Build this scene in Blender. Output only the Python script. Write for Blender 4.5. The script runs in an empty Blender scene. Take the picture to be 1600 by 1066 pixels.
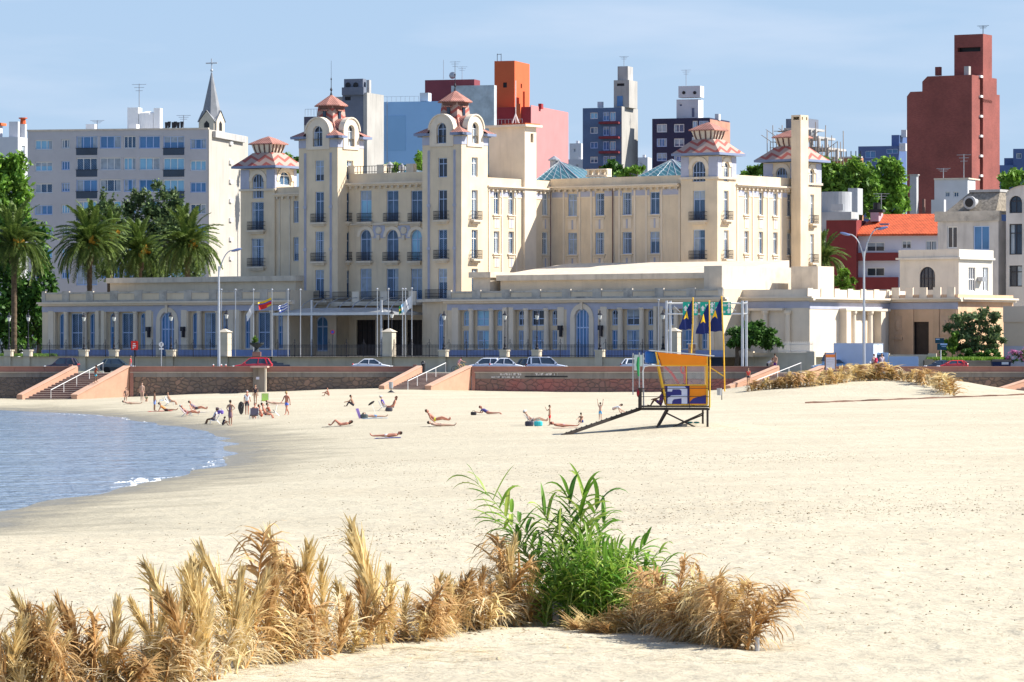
import bpy, bmesh, math, random
import numpy as np
from mathutils import Vector, Matrix, Euler
R = math.radians
rnd = random.Random(7)
scene = bpy.context.scene
COL = scene.collection

# ------------------------------------------------------------------ camera, sky, sun
F, CX, HY, HC = 6400.0, 800.0, 545.0, 5.2      # focal length in photo pixels, optical axis, horizon row, eye height above the water
cam = bpy.data.cameras.new('camera')
cam.lens = 36 * F / 1600; cam.sensor_width = 36; cam.sensor_fit = 'HORIZONTAL'
cam.shift_y = 12 / 1600
cam.clip_start = 1; cam.clip_end = 20000
camo = bpy.data.objects.new('camera', cam); COL.objects.link(camo)
camo.location = (0, 0, HC); camo.rotation_euler = (R(90), 0, 0)
scene.camera = camo

SUN_A, SUN_E = 3, 41                            # azimuth from +X towards +Y, elevation
w = bpy.data.worlds.new('World'); scene.world = w; w.use_nodes = True
nt = w.node_tree; nt.nodes.clear()
sky = nt.nodes.new('ShaderNodeTexSky'); sky.sky_type = 'NISHITA'; sky.sun_disc = False
sky.sun_elevation = R(SUN_E); sky.sun_rotation = R(90 - SUN_A)
sky.altitude = 0; sky.air_density = 1.0; sky.dust_density = 0.5; sky.ozone_density = 3.0
bg = nt.nodes.new('ShaderNodeBackground'); bg.inputs[1].default_value = 0.07
wo = nt.nodes.new('ShaderNodeOutputWorld')
tc = nt.nodes.new('ShaderNodeTexCoord'); mp = nt.nodes.new('ShaderNodeMapping'); mp.inputs['Scale'].default_value = (9, 9, 55)
cn = nt.nodes.new('ShaderNodeTexNoise'); cn.inputs['Scale'].default_value = 1.0; cn.inputs['Detail'].default_value = 6
cr = nt.nodes.new('ShaderNodeMapRange'); cr.inputs[1].default_value = .48; cr.inputs[2].default_value = .70; cr.inputs[3].default_value = 0; cr.inputs[4].default_value = .35
hz = nt.nodes.new('ShaderNodeMix'); hz.data_type = 'RGBA'
hz.inputs['B'].default_value = (6.6, 7.2, 8.4, 1)
tint = nt.nodes.new('ShaderNodeMix'); tint.data_type = 'RGBA'; tint.blend_type = 'MULTIPLY'; tint.inputs['Factor'].default_value = 1
tint.inputs['B'].default_value = (.80, .93, 1.18, 1)
nt.links.new(tc.outputs['Generated'], mp.inputs[0]); nt.links.new(mp.outputs[0], cn.inputs['Vector']); nt.links.new(cn.outputs[0], cr.inputs[0])
air = nt.nodes.new('ShaderNodeMix'); air.data_type = 'RGBA'; sxyz = nt.nodes.new('ShaderNodeSeparateXYZ'); elv = nt.nodes.new('ShaderNodeMapRange'); elv.interpolation_type = 'SMOOTHSTEP'; elv.inputs[1].default_value = .02; elv.inputs[2].default_value = .30; elv.inputs[3].default_value = .85; elv.inputs[4].default_value = .22
nt.links.new(tc.outputs['Generated'], sxyz.inputs[0]); nt.links.new(sxyz.outputs[2], elv.inputs[0]); nt.links.new(elv.outputs[0], air.inputs['Factor']); air.inputs['B'].default_value = (3.95, 5.35, 7.25, 1)
nt.links.new(sky.outputs[0], tint.inputs['A']); nt.links.new(tint.outputs['Result'], air.inputs['A']); nt.links.new(air.outputs['Result'], hz.inputs['A']); nt.links.new(cr.outputs[0], hz.inputs['Factor'])
nt.links.new(hz.outputs['Result'], bg.inputs[0]); nt.links.new(bg.outputs[0], wo.inputs[0])

sl = bpy.data.lights.new('sun', 'SUN'); sl.energy = 5.0; sl.angle = R(.5); sl.color = (1, .94, .84)
so = bpy.data.objects.new('sun', sl); COL.objects.link(so)
sv = Vector((math.cos(R(SUN_A)) * math.cos(R(SUN_E)), math.sin(R(SUN_A)) * math.cos(R(SUN_E)), math.sin(R(SUN_E))))
so.rotation_euler = sv.to_track_quat('Z', 'Y').to_euler(); so.location = (60, 40, 90)
scene.view_settings.view_transform = 'Standard'; scene.view_settings.look = 'None'
scene.view_settings.exposure = 0.84; scene.view_settings.gamma = 1
scene.cycles.max_bounces = 5; scene.cycles.diffuse_bounces = 3; scene.cycles.transparent_max_bounces = 8
scene.cycles.use_denoising = True

# ------------------------------------------------------------------ materials
def _nt(name):
    m = bpy.data.materials.new(name); m.use_nodes = True
    n = m.node_tree; b = n.nodes['Principled BSDF']; return m, n, b
def mat(name, col, rough=.8, var=.12, scale=1.5, spec=.3, metal=0, bump=0, bscale=8, stain=0, island=0, streak=False, obj_var=0, stain_col=None):
    m, n, b = _nt(name); N = n.nodes; L = n.links
    b.inputs['Roughness'].default_value = rough; b.inputs['Metallic'].default_value = metal
    b.inputs['Specular IOR Level'].default_value = spec
    tcn = N.new('ShaderNodeTexCoord'); cur = None
    def mult(cur, fac_socket, lo, hi, c0=None):
        mr = N.new('ShaderNodeMapRange'); mr.inputs[3].default_value = lo; mr.inputs[4].default_value = hi
        mr.inputs[1].default_value = .3; mr.inputs[2].default_value = .7
        L.new(fac_socket, mr.inputs[0])
        mx = N.new('ShaderNodeMix'); mx.data_type = 'RGBA'; mx.blend_type = 'MULTIPLY'; mx.inputs['Factor'].default_value = 1
        if cur is None: mx.inputs['A'].default_value = (*col, 1)
        else: L.new(cur, mx.inputs['A'])
        L.new(mr.outputs[0], mx.inputs['B']); return mx.outputs['Result']
    nz = N.new('ShaderNodeTexNoise'); nz.inputs['Scale'].default_value = scale; nz.inputs['Detail'].default_value = 5
    L.new(tcn.outputs['Object'], nz.inputs['Vector']); cur = mult(cur, nz.outputs[0], 1 - var, 1 + var)
    if stain:
        mpn = N.new('ShaderNodeMapping'); mpn.inputs['Scale'].default_value = (1.4, 1.4, .18) if streak else (1, 1, 1)
        n2 = N.new('ShaderNodeTexNoise'); n2.inputs['Scale'].default_value = .9; n2.inputs['Detail'].default_value = 8; n2.inputs['Roughness'].default_value = .7
        L.new(tcn.outputs['Object'], mpn.inputs[0]); L.new(mpn.outputs[0], n2.inputs['Vector'])
        mr = N.new('ShaderNodeMapRange'); mr.inputs[1].default_value = .5; mr.inputs[2].default_value = .75; mr.inputs[4].default_value = stain
        L.new(n2.outputs[0], mr.inputs[0]); mx = N.new('ShaderNodeMix'); mx.data_type = 'RGBA'
        sc_ = stain_col or tuple(c * .38 for c in col)
        L.new(mr.outputs[0], mx.inputs['Factor']); L.new(cur, mx.inputs['A']); mx.inputs['B'].default_value = (*sc_, 1); cur = mx.outputs['Result']
    if island:
        g = N.new('ShaderNodeNewGeometry'); cur = mult(cur, g.outputs['Random Per Island'], 1 - island, 1 + island)
    if obj_var:
        oi = N.new('ShaderNodeObjectInfo'); cur = mult(cur, oi.outputs['Random'], 1 - obj_var, 1 + obj_var)
    L.new(cur, b.inputs['Base Color'])
    if bump:
        n3 = N.new('ShaderNodeTexNoise'); n3.inputs['Scale'].default_value = bscale; n3.inputs['Detail'].default_value = 6
        L.new(tcn.outputs['Object'], n3.inputs['Vector']); bp = N.new('ShaderNodeBump'); bp.inputs['Distance'].default_value = bump; bp.inputs['Strength'].default_value = .8
        L.new(n3.outputs[0], bp.inputs['Height']); L.new(bp.outputs[0], b.inputs['Normal'])
    return m
def stone_mat(name, c1, c2, joint, scale=1.3, mort=.04, paint=None, squash=1.5):
    m, n, b = _nt(name); N = n.nodes; L = n.links; b.inputs['Roughness'].default_value = .9
    t = N.new('ShaderNodeTexCoord'); mp_ = N.new('ShaderNodeMapping'); mp_.inputs['Scale'].default_value = (1, 1, squash)
    nw = N.new('ShaderNodeTexNoise'); nw.inputs['Scale'].default_value = 1.2
    mx0 = N.new('ShaderNodeMix'); mx0.data_type = 'RGBA'; mx0.inputs['Factor'].default_value = .12
    L.new(t.outputs['Object'], mp_.inputs[0]); L.new(mp_.outputs[0], mx0.inputs['A']); L.new(mp_.outputs[0], nw.inputs['Vector']); L.new(nw.outputs['Color'], mx0.inputs['B'])
    v1 = N.new('ShaderNodeTexVoronoi'); v1.inputs['Scale'].default_value = scale; L.new(mx0.outputs['Result'], v1.inputs['Vector'])
    v2 = N.new('ShaderNodeTexVoronoi'); v2.feature = 'DISTANCE_TO_EDGE'; v2.inputs['Scale'].default_value = scale; L.new(mx0.outputs['Result'], v2.inputs['Vector'])
    cm = N.new('ShaderNodeMix'); cm.data_type = 'RGBA'; cm.inputs['A'].default_value = (*c1, 1); cm.inputs['B'].default_value = (*c2, 1)
    L.new(v1.outputs['Color'], cm.inputs['Factor'])
    mr = N.new('ShaderNodeMapRange'); mr.inputs[1].default_value = mort * .5; mr.inputs[2].default_value = mort * 1.5; L.new(v2.outputs['Distance'], mr.inputs[0])
    jm = N.new('ShaderNodeMix'); jm.data_type = 'RGBA'; jm.inputs['A'].default_value = (*joint, 1); L.new(mr.outputs[0], jm.inputs['Factor']); L.new(cm.outputs['Result'], jm.inputs['B'])
    n5 = N.new('ShaderNodeTexNoise'); n5.inputs['Scale'].default_value = .35; n5.inputs['Detail'].default_value = 7; L.new(t.outputs['Object'], n5.inputs['Vector'])
    r5 = N.new('ShaderNodeMapRange'); r5.inputs[1].default_value = .4; r5.inputs[2].default_value = .65; L.new(n5.outputs[0], r5.inputs[0])
    pm = N.new('ShaderNodeMix'); pm.data_type = 'RGBA'; L.new(jm.outputs['Result'], pm.inputs['A']); pm.inputs['B'].default_value = (*(paint or joint), 1)
    ms = N.new('ShaderNodeMath'); ms.operation = 'MULTIPLY'; ms.inputs[1].default_value = .75; L.new(r5.outputs[0], ms.inputs[0]); L.new(ms.outputs[0], pm.inputs['Factor'])
    L.new(pm.outputs['Result'], b.inputs['Base Color'])
    bp = N.new('ShaderNodeBump'); bp.inputs['Distance'].default_value = .08; L.new(mr.outputs[0], bp.inputs['Height']); L.new(bp.outputs[0], b.inputs['Normal'])
    return m
def stripe_mat(name, ca, cb, axis='X', scale=1.0, rough=.6, soft=.5, spec=.3, noise=0.0, bump=0.0, lo=.45, hi=.55):
    m, n, b = _nt(name); N = n.nodes; L = n.links; b.inputs['Roughness'].default_value = rough; b.inputs['Specular IOR Level'].default_value = spec
    t = N.new('ShaderNodeTexCoord'); wv = N.new('ShaderNodeTexWave'); wv.bands_direction = axis; wv.inputs['Scale'].default_value = scale
    wv.inputs['Distortion'].default_value = noise; wv.inputs['Detail'].default_value = 2
    L.new(t.outputs['Object'], wv.inputs['Vector']); mr = N.new('ShaderNodeMapRange'); mr.inputs[1].default_value = lo; mr.inputs[2].default_value = hi
    L.new(wv.outputs[0], mr.inputs[0]); mx = N.new('ShaderNodeMix'); mx.data_type = 'RGBA'; mx.inputs['A'].default_value = (*ca, 1); mx.inputs['B'].default_value = (*cb, 1)
    L.new(mr.outputs[0], mx.inputs['Factor'])
    nz = N.new('ShaderNodeTexNoise'); nz.inputs['Scale'].default_value = 1.3; L.new(t.outputs['Object'], nz.inputs['Vector'])
    r2 = N.new('ShaderNodeMapRange'); r2.inputs[1].default_value = .35; r2.inputs[2].default_value = .65; r2.inputs[3].default_value = .8; r2.inputs[4].default_value = 1.15; L.new(nz.outputs[0], r2.inputs[0])
    m2 = N.new('ShaderNodeMix'); m2.data_type = 'RGBA'; m2.blend_type = 'MULTIPLY'; m2.inputs['Factor'].default_value = 1
    L.new(mx.outputs['Result'], m2.inputs['A']); L.new(r2.outputs[0], m2.inputs['B']); L.new(m2.outputs['Result'], b.inputs['Base Color'])
    if bump:
        bp = N.new('ShaderNodeBump'); bp.inputs['Distance'].default_value = bump; L.new(wv.outputs[0], bp.inputs['Height']); L.new(bp.outputs[0], b.inputs['Normal'])
    return m
def brick_mat(name, c1, c2, mortar, scale=4.0):
    m, n, b = _nt(name); N = n.nodes; L = n.links; b.inputs['Roughness'].default_value = .85
    t = N.new('ShaderNodeTexCoord'); sp = N.new('ShaderNodeSeparateXYZ'); ad = N.new('ShaderNodeMath'); cb = N.new('ShaderNodeCombineXYZ')
    L.new(t.outputs['Object'], sp.inputs[0]); L.new(sp.outputs[0], ad.inputs[0]); L.new(sp.outputs[1], ad.inputs[1]); L.new(ad.outputs[0], cb.inputs[0]); L.new(sp.outputs[2], cb.inputs[1])
    bk = N.new('ShaderNodeTexBrick'); bk.inputs['Scale'].default_value = scale * .4; bk.inputs['Color1'].default_value = (*c1, 1); bk.inputs['Color2'].default_value = (*c2, 1); bk.inputs['Mortar'].default_value = (*mortar, 1)
    bk.inputs['Mortar Size'].default_value = .012; L.new(cb.outputs[0], bk.inputs['Vector'])
    nz = N.new('ShaderNodeTexNoise'); nz.inputs['Scale'].default_value = .25; nz.inputs['Detail'].default_value = 7; L.new(t.outputs['Object'], nz.inputs['Vector'])
    r2 = N.new('ShaderNodeMapRange'); r2.inputs[1].default_value = .3; r2.inputs[2].default_value = .7; r2.inputs[3].default_value = .78; r2.inputs[4].default_value = 1.2; L.new(nz.outputs[0], r2.inputs[0])
    m2 = N.new('ShaderNodeMix'); m2.data_type = 'RGBA'; m2.blend_type = 'MULTIPLY'; m2.inputs['Factor'].default_value = 1
    L.new(bk.outputs['Color'], m2.inputs['A']); L.new(r2.outputs[0], m2.inputs['B']); L.new(m2.outputs['Result'], b.inputs['Base Color']); return m
def leaf_mat(name, col, col2, island=.35, trans=.25, rough=.55):
    m, n, b = _nt(name); N = n.nodes; L = n.links; b.inputs['Roughness'].default_value = rough; b.inputs['Specular IOR Level'].default_value = .3
    g = N.new('ShaderNodeNewGeometry'); mx = N.new('ShaderNodeMix'); mx.data_type = 'RGBA'; mx.inputs['A'].default_value = (*col, 1); mx.inputs['B'].default_value = (*col2, 1)
    L.new(g.outputs['Random Per Island'], mx.inputs['Factor'])
    t = N.new('ShaderNodeTexCoord'); nz = N.new('ShaderNodeTexNoise'); nz.inputs['Scale'].default_value = .8; L.new(t.outputs['Object'], nz.inputs['Vector'])
    r2 = N.new('ShaderNodeMapRange'); r2.inputs[1].default_value = .35; r2.inputs[2].default_value = .65; r2.inputs[3].default_value = 1 - island; r2.inputs[4].default_value = 1 + island; L.new(nz.outputs[0], r2.inputs[0])
    m2 = N.new('ShaderNodeMix'); m2.data_type = 'RGBA'; m2.blend_type = 'MULTIPLY'; m2.inputs['Factor'].default_value = 1
    L.new(mx.outputs['Result'], m2.inputs['A']); L.new(r2.outputs[0], m2.inputs['B']); L.new(m2.outputs['Result'], b.inputs['Base Color'])
    if trans:
        tr = N.new('ShaderNodeBsdfTranslucent'); L.new(m2.outputs['Result'], tr.inputs[0]); ms = N.new('ShaderNodeMixShader'); ms.inputs[0].default_value = trans
        L.new(b.outputs[0], ms.inputs[1]); L.new(tr.outputs[0], ms.inputs[2]); L.new(ms.outputs[0], n.nodes['Material Output'].inputs[0])
    return m

CREAM = (.70, .58, .42)
M = dict(
 cream=mat('cream_render', CREAM, .85, .09, .5, stain=.38, streak=True, bump=.02, stain_col=(.40, .33, .25)),
 cream2=mat('pale_cream_render', (.74, .64, .51), .85, .07, .6, stain=.3, streak=True, stain_col=(.45, .38, .30)),
 trim=mat('trim_render', (.64, .56, .45), .85, .10, 1.2, stain=.5, streak=True, stain_col=(.30, .25, .20)),
 dirty=mat('weathered_parapet', (.50, .46, .40), .9, .2, .8, stain=.8, stain_col=(.15, .14, .13), bump=.03),
 lav=mat('lavender_render', (.42, .44, .54), .85, .08, .8, stain=.2),
 blueband=mat('blue_plinth', (.25, .32, .54), .8, .1, .8, stain=.3),
 ribblue=mat('fascia_blue', (.20, .25, .38), .6, .08, 1),
 frame=mat('pale_blue_frame', (.45, .58, .82), .5, .03, 1),
 wframe=mat('white_frame', (.75, .76, .76), .5, .03, 1),
 drape=mat('pale_drape', (.34, .40, .46), .7, .2, 2),
 iron=mat('dark_iron', (.035, .035, .045), .5, .1, 3, metal=.3),
 glass=mat('window_glass', (.02, .035, .065), .12, .3, .4, spec=.5),
 glassb=mat('blue_window_glass', (.065, .19, .40), .15, .3, .3, spec=.5),
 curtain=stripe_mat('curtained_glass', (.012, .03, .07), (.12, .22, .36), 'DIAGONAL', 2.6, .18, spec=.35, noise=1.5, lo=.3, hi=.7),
 blind=mat('cyan_blind_glass', (.22, .48, .68), .2, .1, .6, spec=.6),
 door=mat('dark_door', (.03, .02, .018), .5, .2, 2),
 concrete=mat('grey_concrete', (.42, .41, .40), .9, .12, .4, stain=.5, streak=True),
 asphalt=mat('asphalt', (.055, .055, .06), .9, .15, .6),
 paving=mat('promenade_paving', (.34, .31, .28), .9, .12, 1),
 roofred=stripe_mat('red_clay_tiles', (.72, .15, .05), (.50, .08, .03), 'X', 1.7, .8, bump=.05, noise=.3),
 pinkstone=mat('pink_parapet', (.34, .175, .14), .85, .12, .5, stain=.5, stain_col=(.25, .15, .13)),
 pinkwall=mat('pink_stair_wall', (.50, .29, .20), .85, .08, .8, stain=.25),
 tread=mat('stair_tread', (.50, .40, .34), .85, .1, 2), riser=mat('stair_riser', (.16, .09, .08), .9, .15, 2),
 white=mat('white_paint', (.80, .80, .78), .5, .04, 2), grey=mat('grey_metal', (.42, .43, .45), .4, .05, 2, metal=.5),
 galv=mat('galvanised_steel', (.55, .57, .60), .4, .08, 2, metal=.6), black=mat('black_paint', (.02, .02, .022), .5, .05, 2),
 red=mat('red_paint', (.65, .03, .02), .4, .05, 2), bark=mat('bark', (.12, .085, .055), .95, .35, 4, bump=.06, bscale=5),
 grass=mat('lawn_grass', (.12, .26, .03), .95, .3, 1.2), green=mat('green_paint', (.02, .14, .08), .5, .05, 2),
)
for _n, _a in (('cream', 0), ):
    pass
# zig-zag tile pattern of the tower roofs
def zig():
    m, n, b = _nt('patterned_roof_tiles'); N = n.nodes; L = n.links; b.inputs['Roughness'].default_value = .8
    t = N.new('ShaderNodeTexCoord'); sp = N.new('ShaderNodeSeparateXYZ'); L.new(t.outputs['Object'], sp.inputs[0])
    s = N.new('ShaderNodeMath'); s.operation = 'ADD'; L.new(sp.outputs[0], s.inputs[0]); L.new(sp.outputs[1], s.inputs[1])
    pp = N.new('ShaderNodeMath'); pp.operation = 'PINGPONG'; pp.inputs[1].default_value = 1.05; L.new(s.outputs[0], pp.inputs[0])
    ml = N.new('ShaderNodeMath'); ml.operation = 'MULTIPLY'; ml.inputs[1].default_value = .55; L.new(pp.outputs[0], ml.inputs[0])
    a = N.new('ShaderNodeMath'); a.operation = 'ADD'; L.new(ml.outputs[0], a.inputs[0]); L.new(sp.outputs[2], a.inputs[1])
    fr = N.new('ShaderNodeMath'); fr.operation = 'PINGPONG'; fr.inputs[1].default_value = .45; L.new(a.outputs[0], fr.inputs[0])
    g = N.new('ShaderNodeMath'); g.operation = 'GREATER_THAN'; g.inputs[1].default_value = .27; L.new(fr.outputs[0], g.inputs[0])
    mx = N.new('ShaderNodeMix'); mx.data_type = 'RGBA'; mx.inputs['A'].default_value = (.42, .30, .25, 1); mx.inputs['B'].default_value = (.36, .09, .07, 1); L.new(g.outputs[0], mx.inputs['Factor'])
    L.new(mx.outputs['Result'], b.inputs['Base Color']); return m
M['zig'] = zig()
M['pinktile'] = stripe_mat('pink_ribbed_tiles', (.42, .26, .21), (.34, .10, .08), 'DIAGONAL', 1.9, .8, noise=.2, lo=.3, hi=.7)
M['tealglass'] = stripe_mat('teal_skylight', (.05, .16, .20), (.22, .32, .35), 'DIAGONAL', .75, .3, lo=.86, hi=.93)

# ------------------------------------------------------------------ mesh helpers
class MB:
    def __init__(s): s.v = []; s.f = []; s.m = []
    def face(s, pts, mi=0):
        i = len(s.v); s.v.extend([tuple(p) for p in pts]); s.f.append(tuple(range(i, i + len(pts)))); s.m.append(mi)
    def raw(s, vs, fs, mi=0):
        i = len(s.v); s.v.extend([tuple(p) for p in vs]); s.f.extend([tuple(i + k for k in f) for f in fs]); s.m.extend([mi] * len(fs))
    def hexa(s, c, mi=0):
        s.raw(c, [(0, 3, 2, 1), (4, 5, 6, 7), (0, 1, 5, 4), (1, 2, 6, 5), (2, 3, 7, 6), (3, 0, 4, 7)], mi)
    def box(s, x0, x1, y0, y1, z0, z1, mi=0):
        s.hexa([(x0, y0, z0), (x1, y0, z0), (x1, y1, z0), (x0, y1, z0), (x0, y0, z1), (x1, y0, z1), (x1, y1, z1), (x0, y1, z1)], mi)
    def pbox(s, pt, a0, a1, b0, b1, d0, d1, mi=0):
        s.hexa([pt(a0, b0, d0), pt(a1, b0, d0), pt(a1, b0, d1), pt(a0, b0, d1), pt(a0, b1, d0), pt(a1, b1, d0), pt(a1, b1, d1), pt(a0, b1, d1)], mi)
    def bar(s, p, q, wd, mi=0, hh=None):
        p = Vector(p); q = Vector(q); s.tube([p, q], wd / 2, 4, mi)
    def tube(s, pts, r, n=6, mi=0, cap=True, flat=1.0):
        pts = [Vector(p) for p in pts]; K = len(pts); rs = r if isinstance(r, (list, tuple)) else [r] * K
        vs = []
        prev = None
        for i, p in enumerate(pts):
            t = (pts[min(i + 1, K - 1)] - pts[max(i - 1, 0)])
            if t.length < 1e-9: t = Vector((0, 0, 1))
            t.normalize()
            if prev is None:
                a = Vector((0, 0, 1)) if abs(t.z) < .9 else Vector((1, 0, 0))
                u = t.cross(a).normalized()
            else:
                u = (prev - t * prev.dot(t))
                u = u.normalized() if u.length > 1e-6 else t.orthogonal().normalized()
            prev = u; w_ = t.cross(u)
            for k in range(n):
                an = 2 * math.pi * (k + .5) / n
                vs.append(p + (u * math.cos(an) + w_ * math.sin(an) * flat) * rs[i])
        fs = [(i * n + k, i * n + (k + 1) % n, (i + 1) * n + (k + 1) % n, (i + 1) * n + k) for i in range(K - 1) for k in range(n)]
        if cap: fs += [tuple(range(n))[::-1], tuple((K - 1) * n + k for k in range(n))]
        s.raw(vs, fs, mi)
    def lathe(s, prof, c=(0, 0, 0), n=12, mi=0, sx=1, sy=1, a0=0):
        vs = [(c[0] + sx * r * math.cos(a0 + 2 * math.pi * k / n), c[1] + sy * r * math.sin(a0 + 2 * math.pi * k / n), c[2] + z) for r, z in prof for k in range(n)]
        K = len(prof); fs = [(i * n + k, i * n + (k + 1) % n, (i + 1) * n + (k + 1) % n, (i + 1) * n + k) for i in range(K - 1) for k in range(n)]
        fs += [tuple(range(n))[::-1], tuple((K - 1) * n + k for k in range(n))]
        s.raw(vs, fs, mi)
    def ball(s, c, r, n=10, m=6, mi=0, rot=None):
        if not isinstance(r, (list, tuple)): r = (r, r, r)
        vs = []; c = Vector(c)
        for i in range(1, m):
            ph = math.pi * i / m
            for k in range(n):
                a = 2 * math.pi * k / n
                p = Vector((r[0] * math.sin(ph) * math.cos(a), r[1] * math.sin(ph) * math.sin(a), r[2] * math.cos(ph)))
                if rot: p = rot @ p
                vs.append(c + p)
        top = Vector((0, 0, r[2])); top = rot @ top if rot else top
        vs += [c + top, c - top]
        fs = [(i * n + k, (i + 1) * n + k, (i + 1) * n + (k + 1) % n, i * n + (k + 1) % n) for i in range(m - 2) for k in range(n)]
        T = len(vs) - 2
        fs += [(T, k, (k + 1) % n) for k in range(n)] + [(T + 1, (m - 2) * n + (k + 1) % n, (m - 2) * n + k) for k in range(n)]
        s.raw(vs, fs, mi)
    def xf(s, mtx, i0=0):
        s.v[i0:] = [tuple(mtx @ Vector(p)) for p in s.v[i0:]]
    def mesh(s, name, mats, smooth=False):
        me = bpy.data.meshes.new(name); me.from_pydata(s.v, [], s.f)
        if not isinstance(mats, (list, tuple)): mats = [mats]
        for m_ in mats: me.materials.append(m_)
        if len(mats) > 1: me.polygons.foreach_set('material_index', s.m)
        if smooth: me.polygons.foreach_set('use_smooth', [True] * len(s.f))
        me.update(); return me
    def build(s, name, mats, parent=None, smooth=False, loc=None, rot=None):
        o = bpy.data.objects.new(name, s.mesh(name, mats, smooth)); COL.objects.link(o)
        if parent: o.parent = parent
        if loc is not None: o.location = loc
        if rot is not None: o.rotation_euler = rot
        return o
def tag(o, label=None, cat=None, group=None, kind=None):
    if label: o['label'] = label
    if cat: o['category'] = cat
    if group: o['group'] = group
    if kind: o['kind'] = kind
    return o
def empty(name, loc, rz=0, label=None, cat=None, group=None):
    o = bpy.data.objects.new(name, None); COL.objects.link(o); o.location = loc; o.rotation_euler = (0, 0, rz); o.empty_display_size = .3
    return tag(o, label, cat, group)
KIDS = {}
def copy_tree(o, parent=None, kids=None):
    c = o.copy(); COL.objects.link(c); c.parent = parent
    for ch in list(o.children): copy_tree(ch, c)
    return c
def px_of(v): return CX + F * v[0] / v[1]
def P(px, py, Y): return Vector(((px - CX) * Y / F, Y, HC + (HY - py) * Y / F))

def wall(mb, pt, a0, a1, b0, b1, holes=(), rev=.3, mi=0):
    A = sorted({a0, a1, *[h[0] for h in holes], *[h[1] for h in holes]}); B = sorted({b0, b1, *[h[2] for h in holes], *[h[3] for h in holes]})
    A = [a for a in A if a0 - 1e-6 <= a <= a1 + 1e-6]; B = [b for b in B if b0 - 1e-6 <= b <= b1 + 1e-6]
    for i in range(len(A) - 1):
        for j in range(len(B) - 1):
            ca = (A[i] + A[i + 1]) / 2; cb = (B[j] + B[j + 1]) / 2
            if any(h[0] < ca < h[1] and h[2] < cb < h[3] for h in holes): continue
            mb.face([pt(A[i], B[j], 0), pt(A[i + 1], B[j], 0), pt(A[i + 1], B[j + 1], 0), pt(A[i], B[j + 1], 0)], mi)
    for h in holes:
        x0, x1, z0, z1 = h[:4]; arch = len(h) > 4 and h[4]; r = (x1 - x0) / 2; zt = z1 - r if arch else z1; cx = (x0 + x1) / 2
        mb.face([pt(x0, z0, 0), pt(x0, zt, 0), pt(x0, zt, rev), pt(x0, z0, rev)], mi); mb.face([pt(x1, z0, 0), pt(x1, zt, 0), pt(x1, zt, rev), pt(x1, z0, rev)], mi)
        mb.face([pt(x0, z0, 0), pt(x1, z0, 0), pt(x1, z0, rev), pt(x0, z0, rev)], mi)
        if not arch: mb.face([pt(x0, z1, 0), pt(x1, z1, 0), pt(x1, z1, rev), pt(x0, z1, rev)], mi)
        else:
            n = 10; ap = [(cx - r * math.cos(math.pi * k / n), zt + r * math.sin(math.pi * k / n)) for k in range(n + 1)]
            for k in range(n):
                p, q = ap[k], ap[k + 1]
                mb.face([pt(p[0], p[1], 0), pt(q[0], q[1], 0), pt(q[0], q[1], rev), pt(p[0], p[1], rev)], mi)
                mb.face([pt(p[0], p[1], 0), pt(q[0], q[1], 0), pt(q[0], z1, 0), pt(p[0], z1, 0)], mi)
def window(parent, pt, x0, x1, z0, z1, d=.24, arch=False, mats=None, mull=1, trans=.7, fw=.07, name='window'):
    mb = MB(); r = (x1 - x0) / 2; zt = z1 - r if arch else z1; cx = (x0 + x1) / 2
    poly = [(x0, z0), (x1, z0)]
    if arch: poly += [(cx + r * math.cos(math.pi * k / 10), zt + r * math.sin(math.pi * k / 10)) for k in range(11)]
    else: poly += [(x1, z1), (x0, z1)]
    mb.face([pt(a, b, d) for a, b in poly], 1)
    e = fw
    mb.pbox(pt, x0, x0 + e, z0, zt, d - .07, d - .01); mb.pbox(pt, x1 - e, x1, z0, zt, d - .07, d - .01)
    mb.pbox(pt, x0 + e, x1 - e, z0, z0 + e, d - .07, d - .01)
    if arch:
        for k in range(10):
            a, b = math.pi * k / 10, math.pi * (k + 1) / 10; ri = r - e
            c = [(cx + q * math.cos(t), zt + q * math.sin(t)) for q, t in ((r, a), (r, b), (ri, b), (ri, a))]
            mb.face([pt(p[0], p[1], d - .07) for p in c])
    else: mb.pbox(pt, x0 + e, x1 - e, z1 - e, z1, d - .07, d - .01)
    for k in range(mull):
        a = x0 + (x1 - x0) * (k + 1) / (mull + 1); mb.pbox(pt, a - e * .4, a + e * .4, z0 + e, (z1 if arch else z1) - e, d - .06, d - .005)
    if trans:
        b = z0 + (z1 - z0) * trans; mb.pbox(pt, x0 + e, x1 - e, b - e * .5, b + e * .5, d - .075, d - .004)
    q_ = rnd.random(); k_ = (mats or [M['glass']])[-1]
    if k_ not in (M['door'], M['black'], M['wframe']) and name == 'window' and q_ < .62:
        zl_ = z0 + e; w3 = (x1 - x0 - 2 * e) * rnd.uniform(.18, .42); zq = zt - e if arch else z1 - e
        if q_ < .24: mb.pbox(pt, x0 + e, x0 + e + w3, zl_, zq, d - .004, d - .001, 2)
        if q_ < .12 or q_ > .50: mb.pbox(pt, x1 - e - w3, x1 - e, zl_, zq, d - .004, d - .001, 2)
        if .24 <= q_ <= .50: mb.pbox(pt, x0 + e, x1 - e, zq - (zq - zl_) * rnd.choice((.3, .45, .7, 1)), zq, d - .0045, d - .0012, 2)
    return mb.build(name, [*(mats or [M['frame'], M['glass']]), M['drape']], parent)
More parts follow.
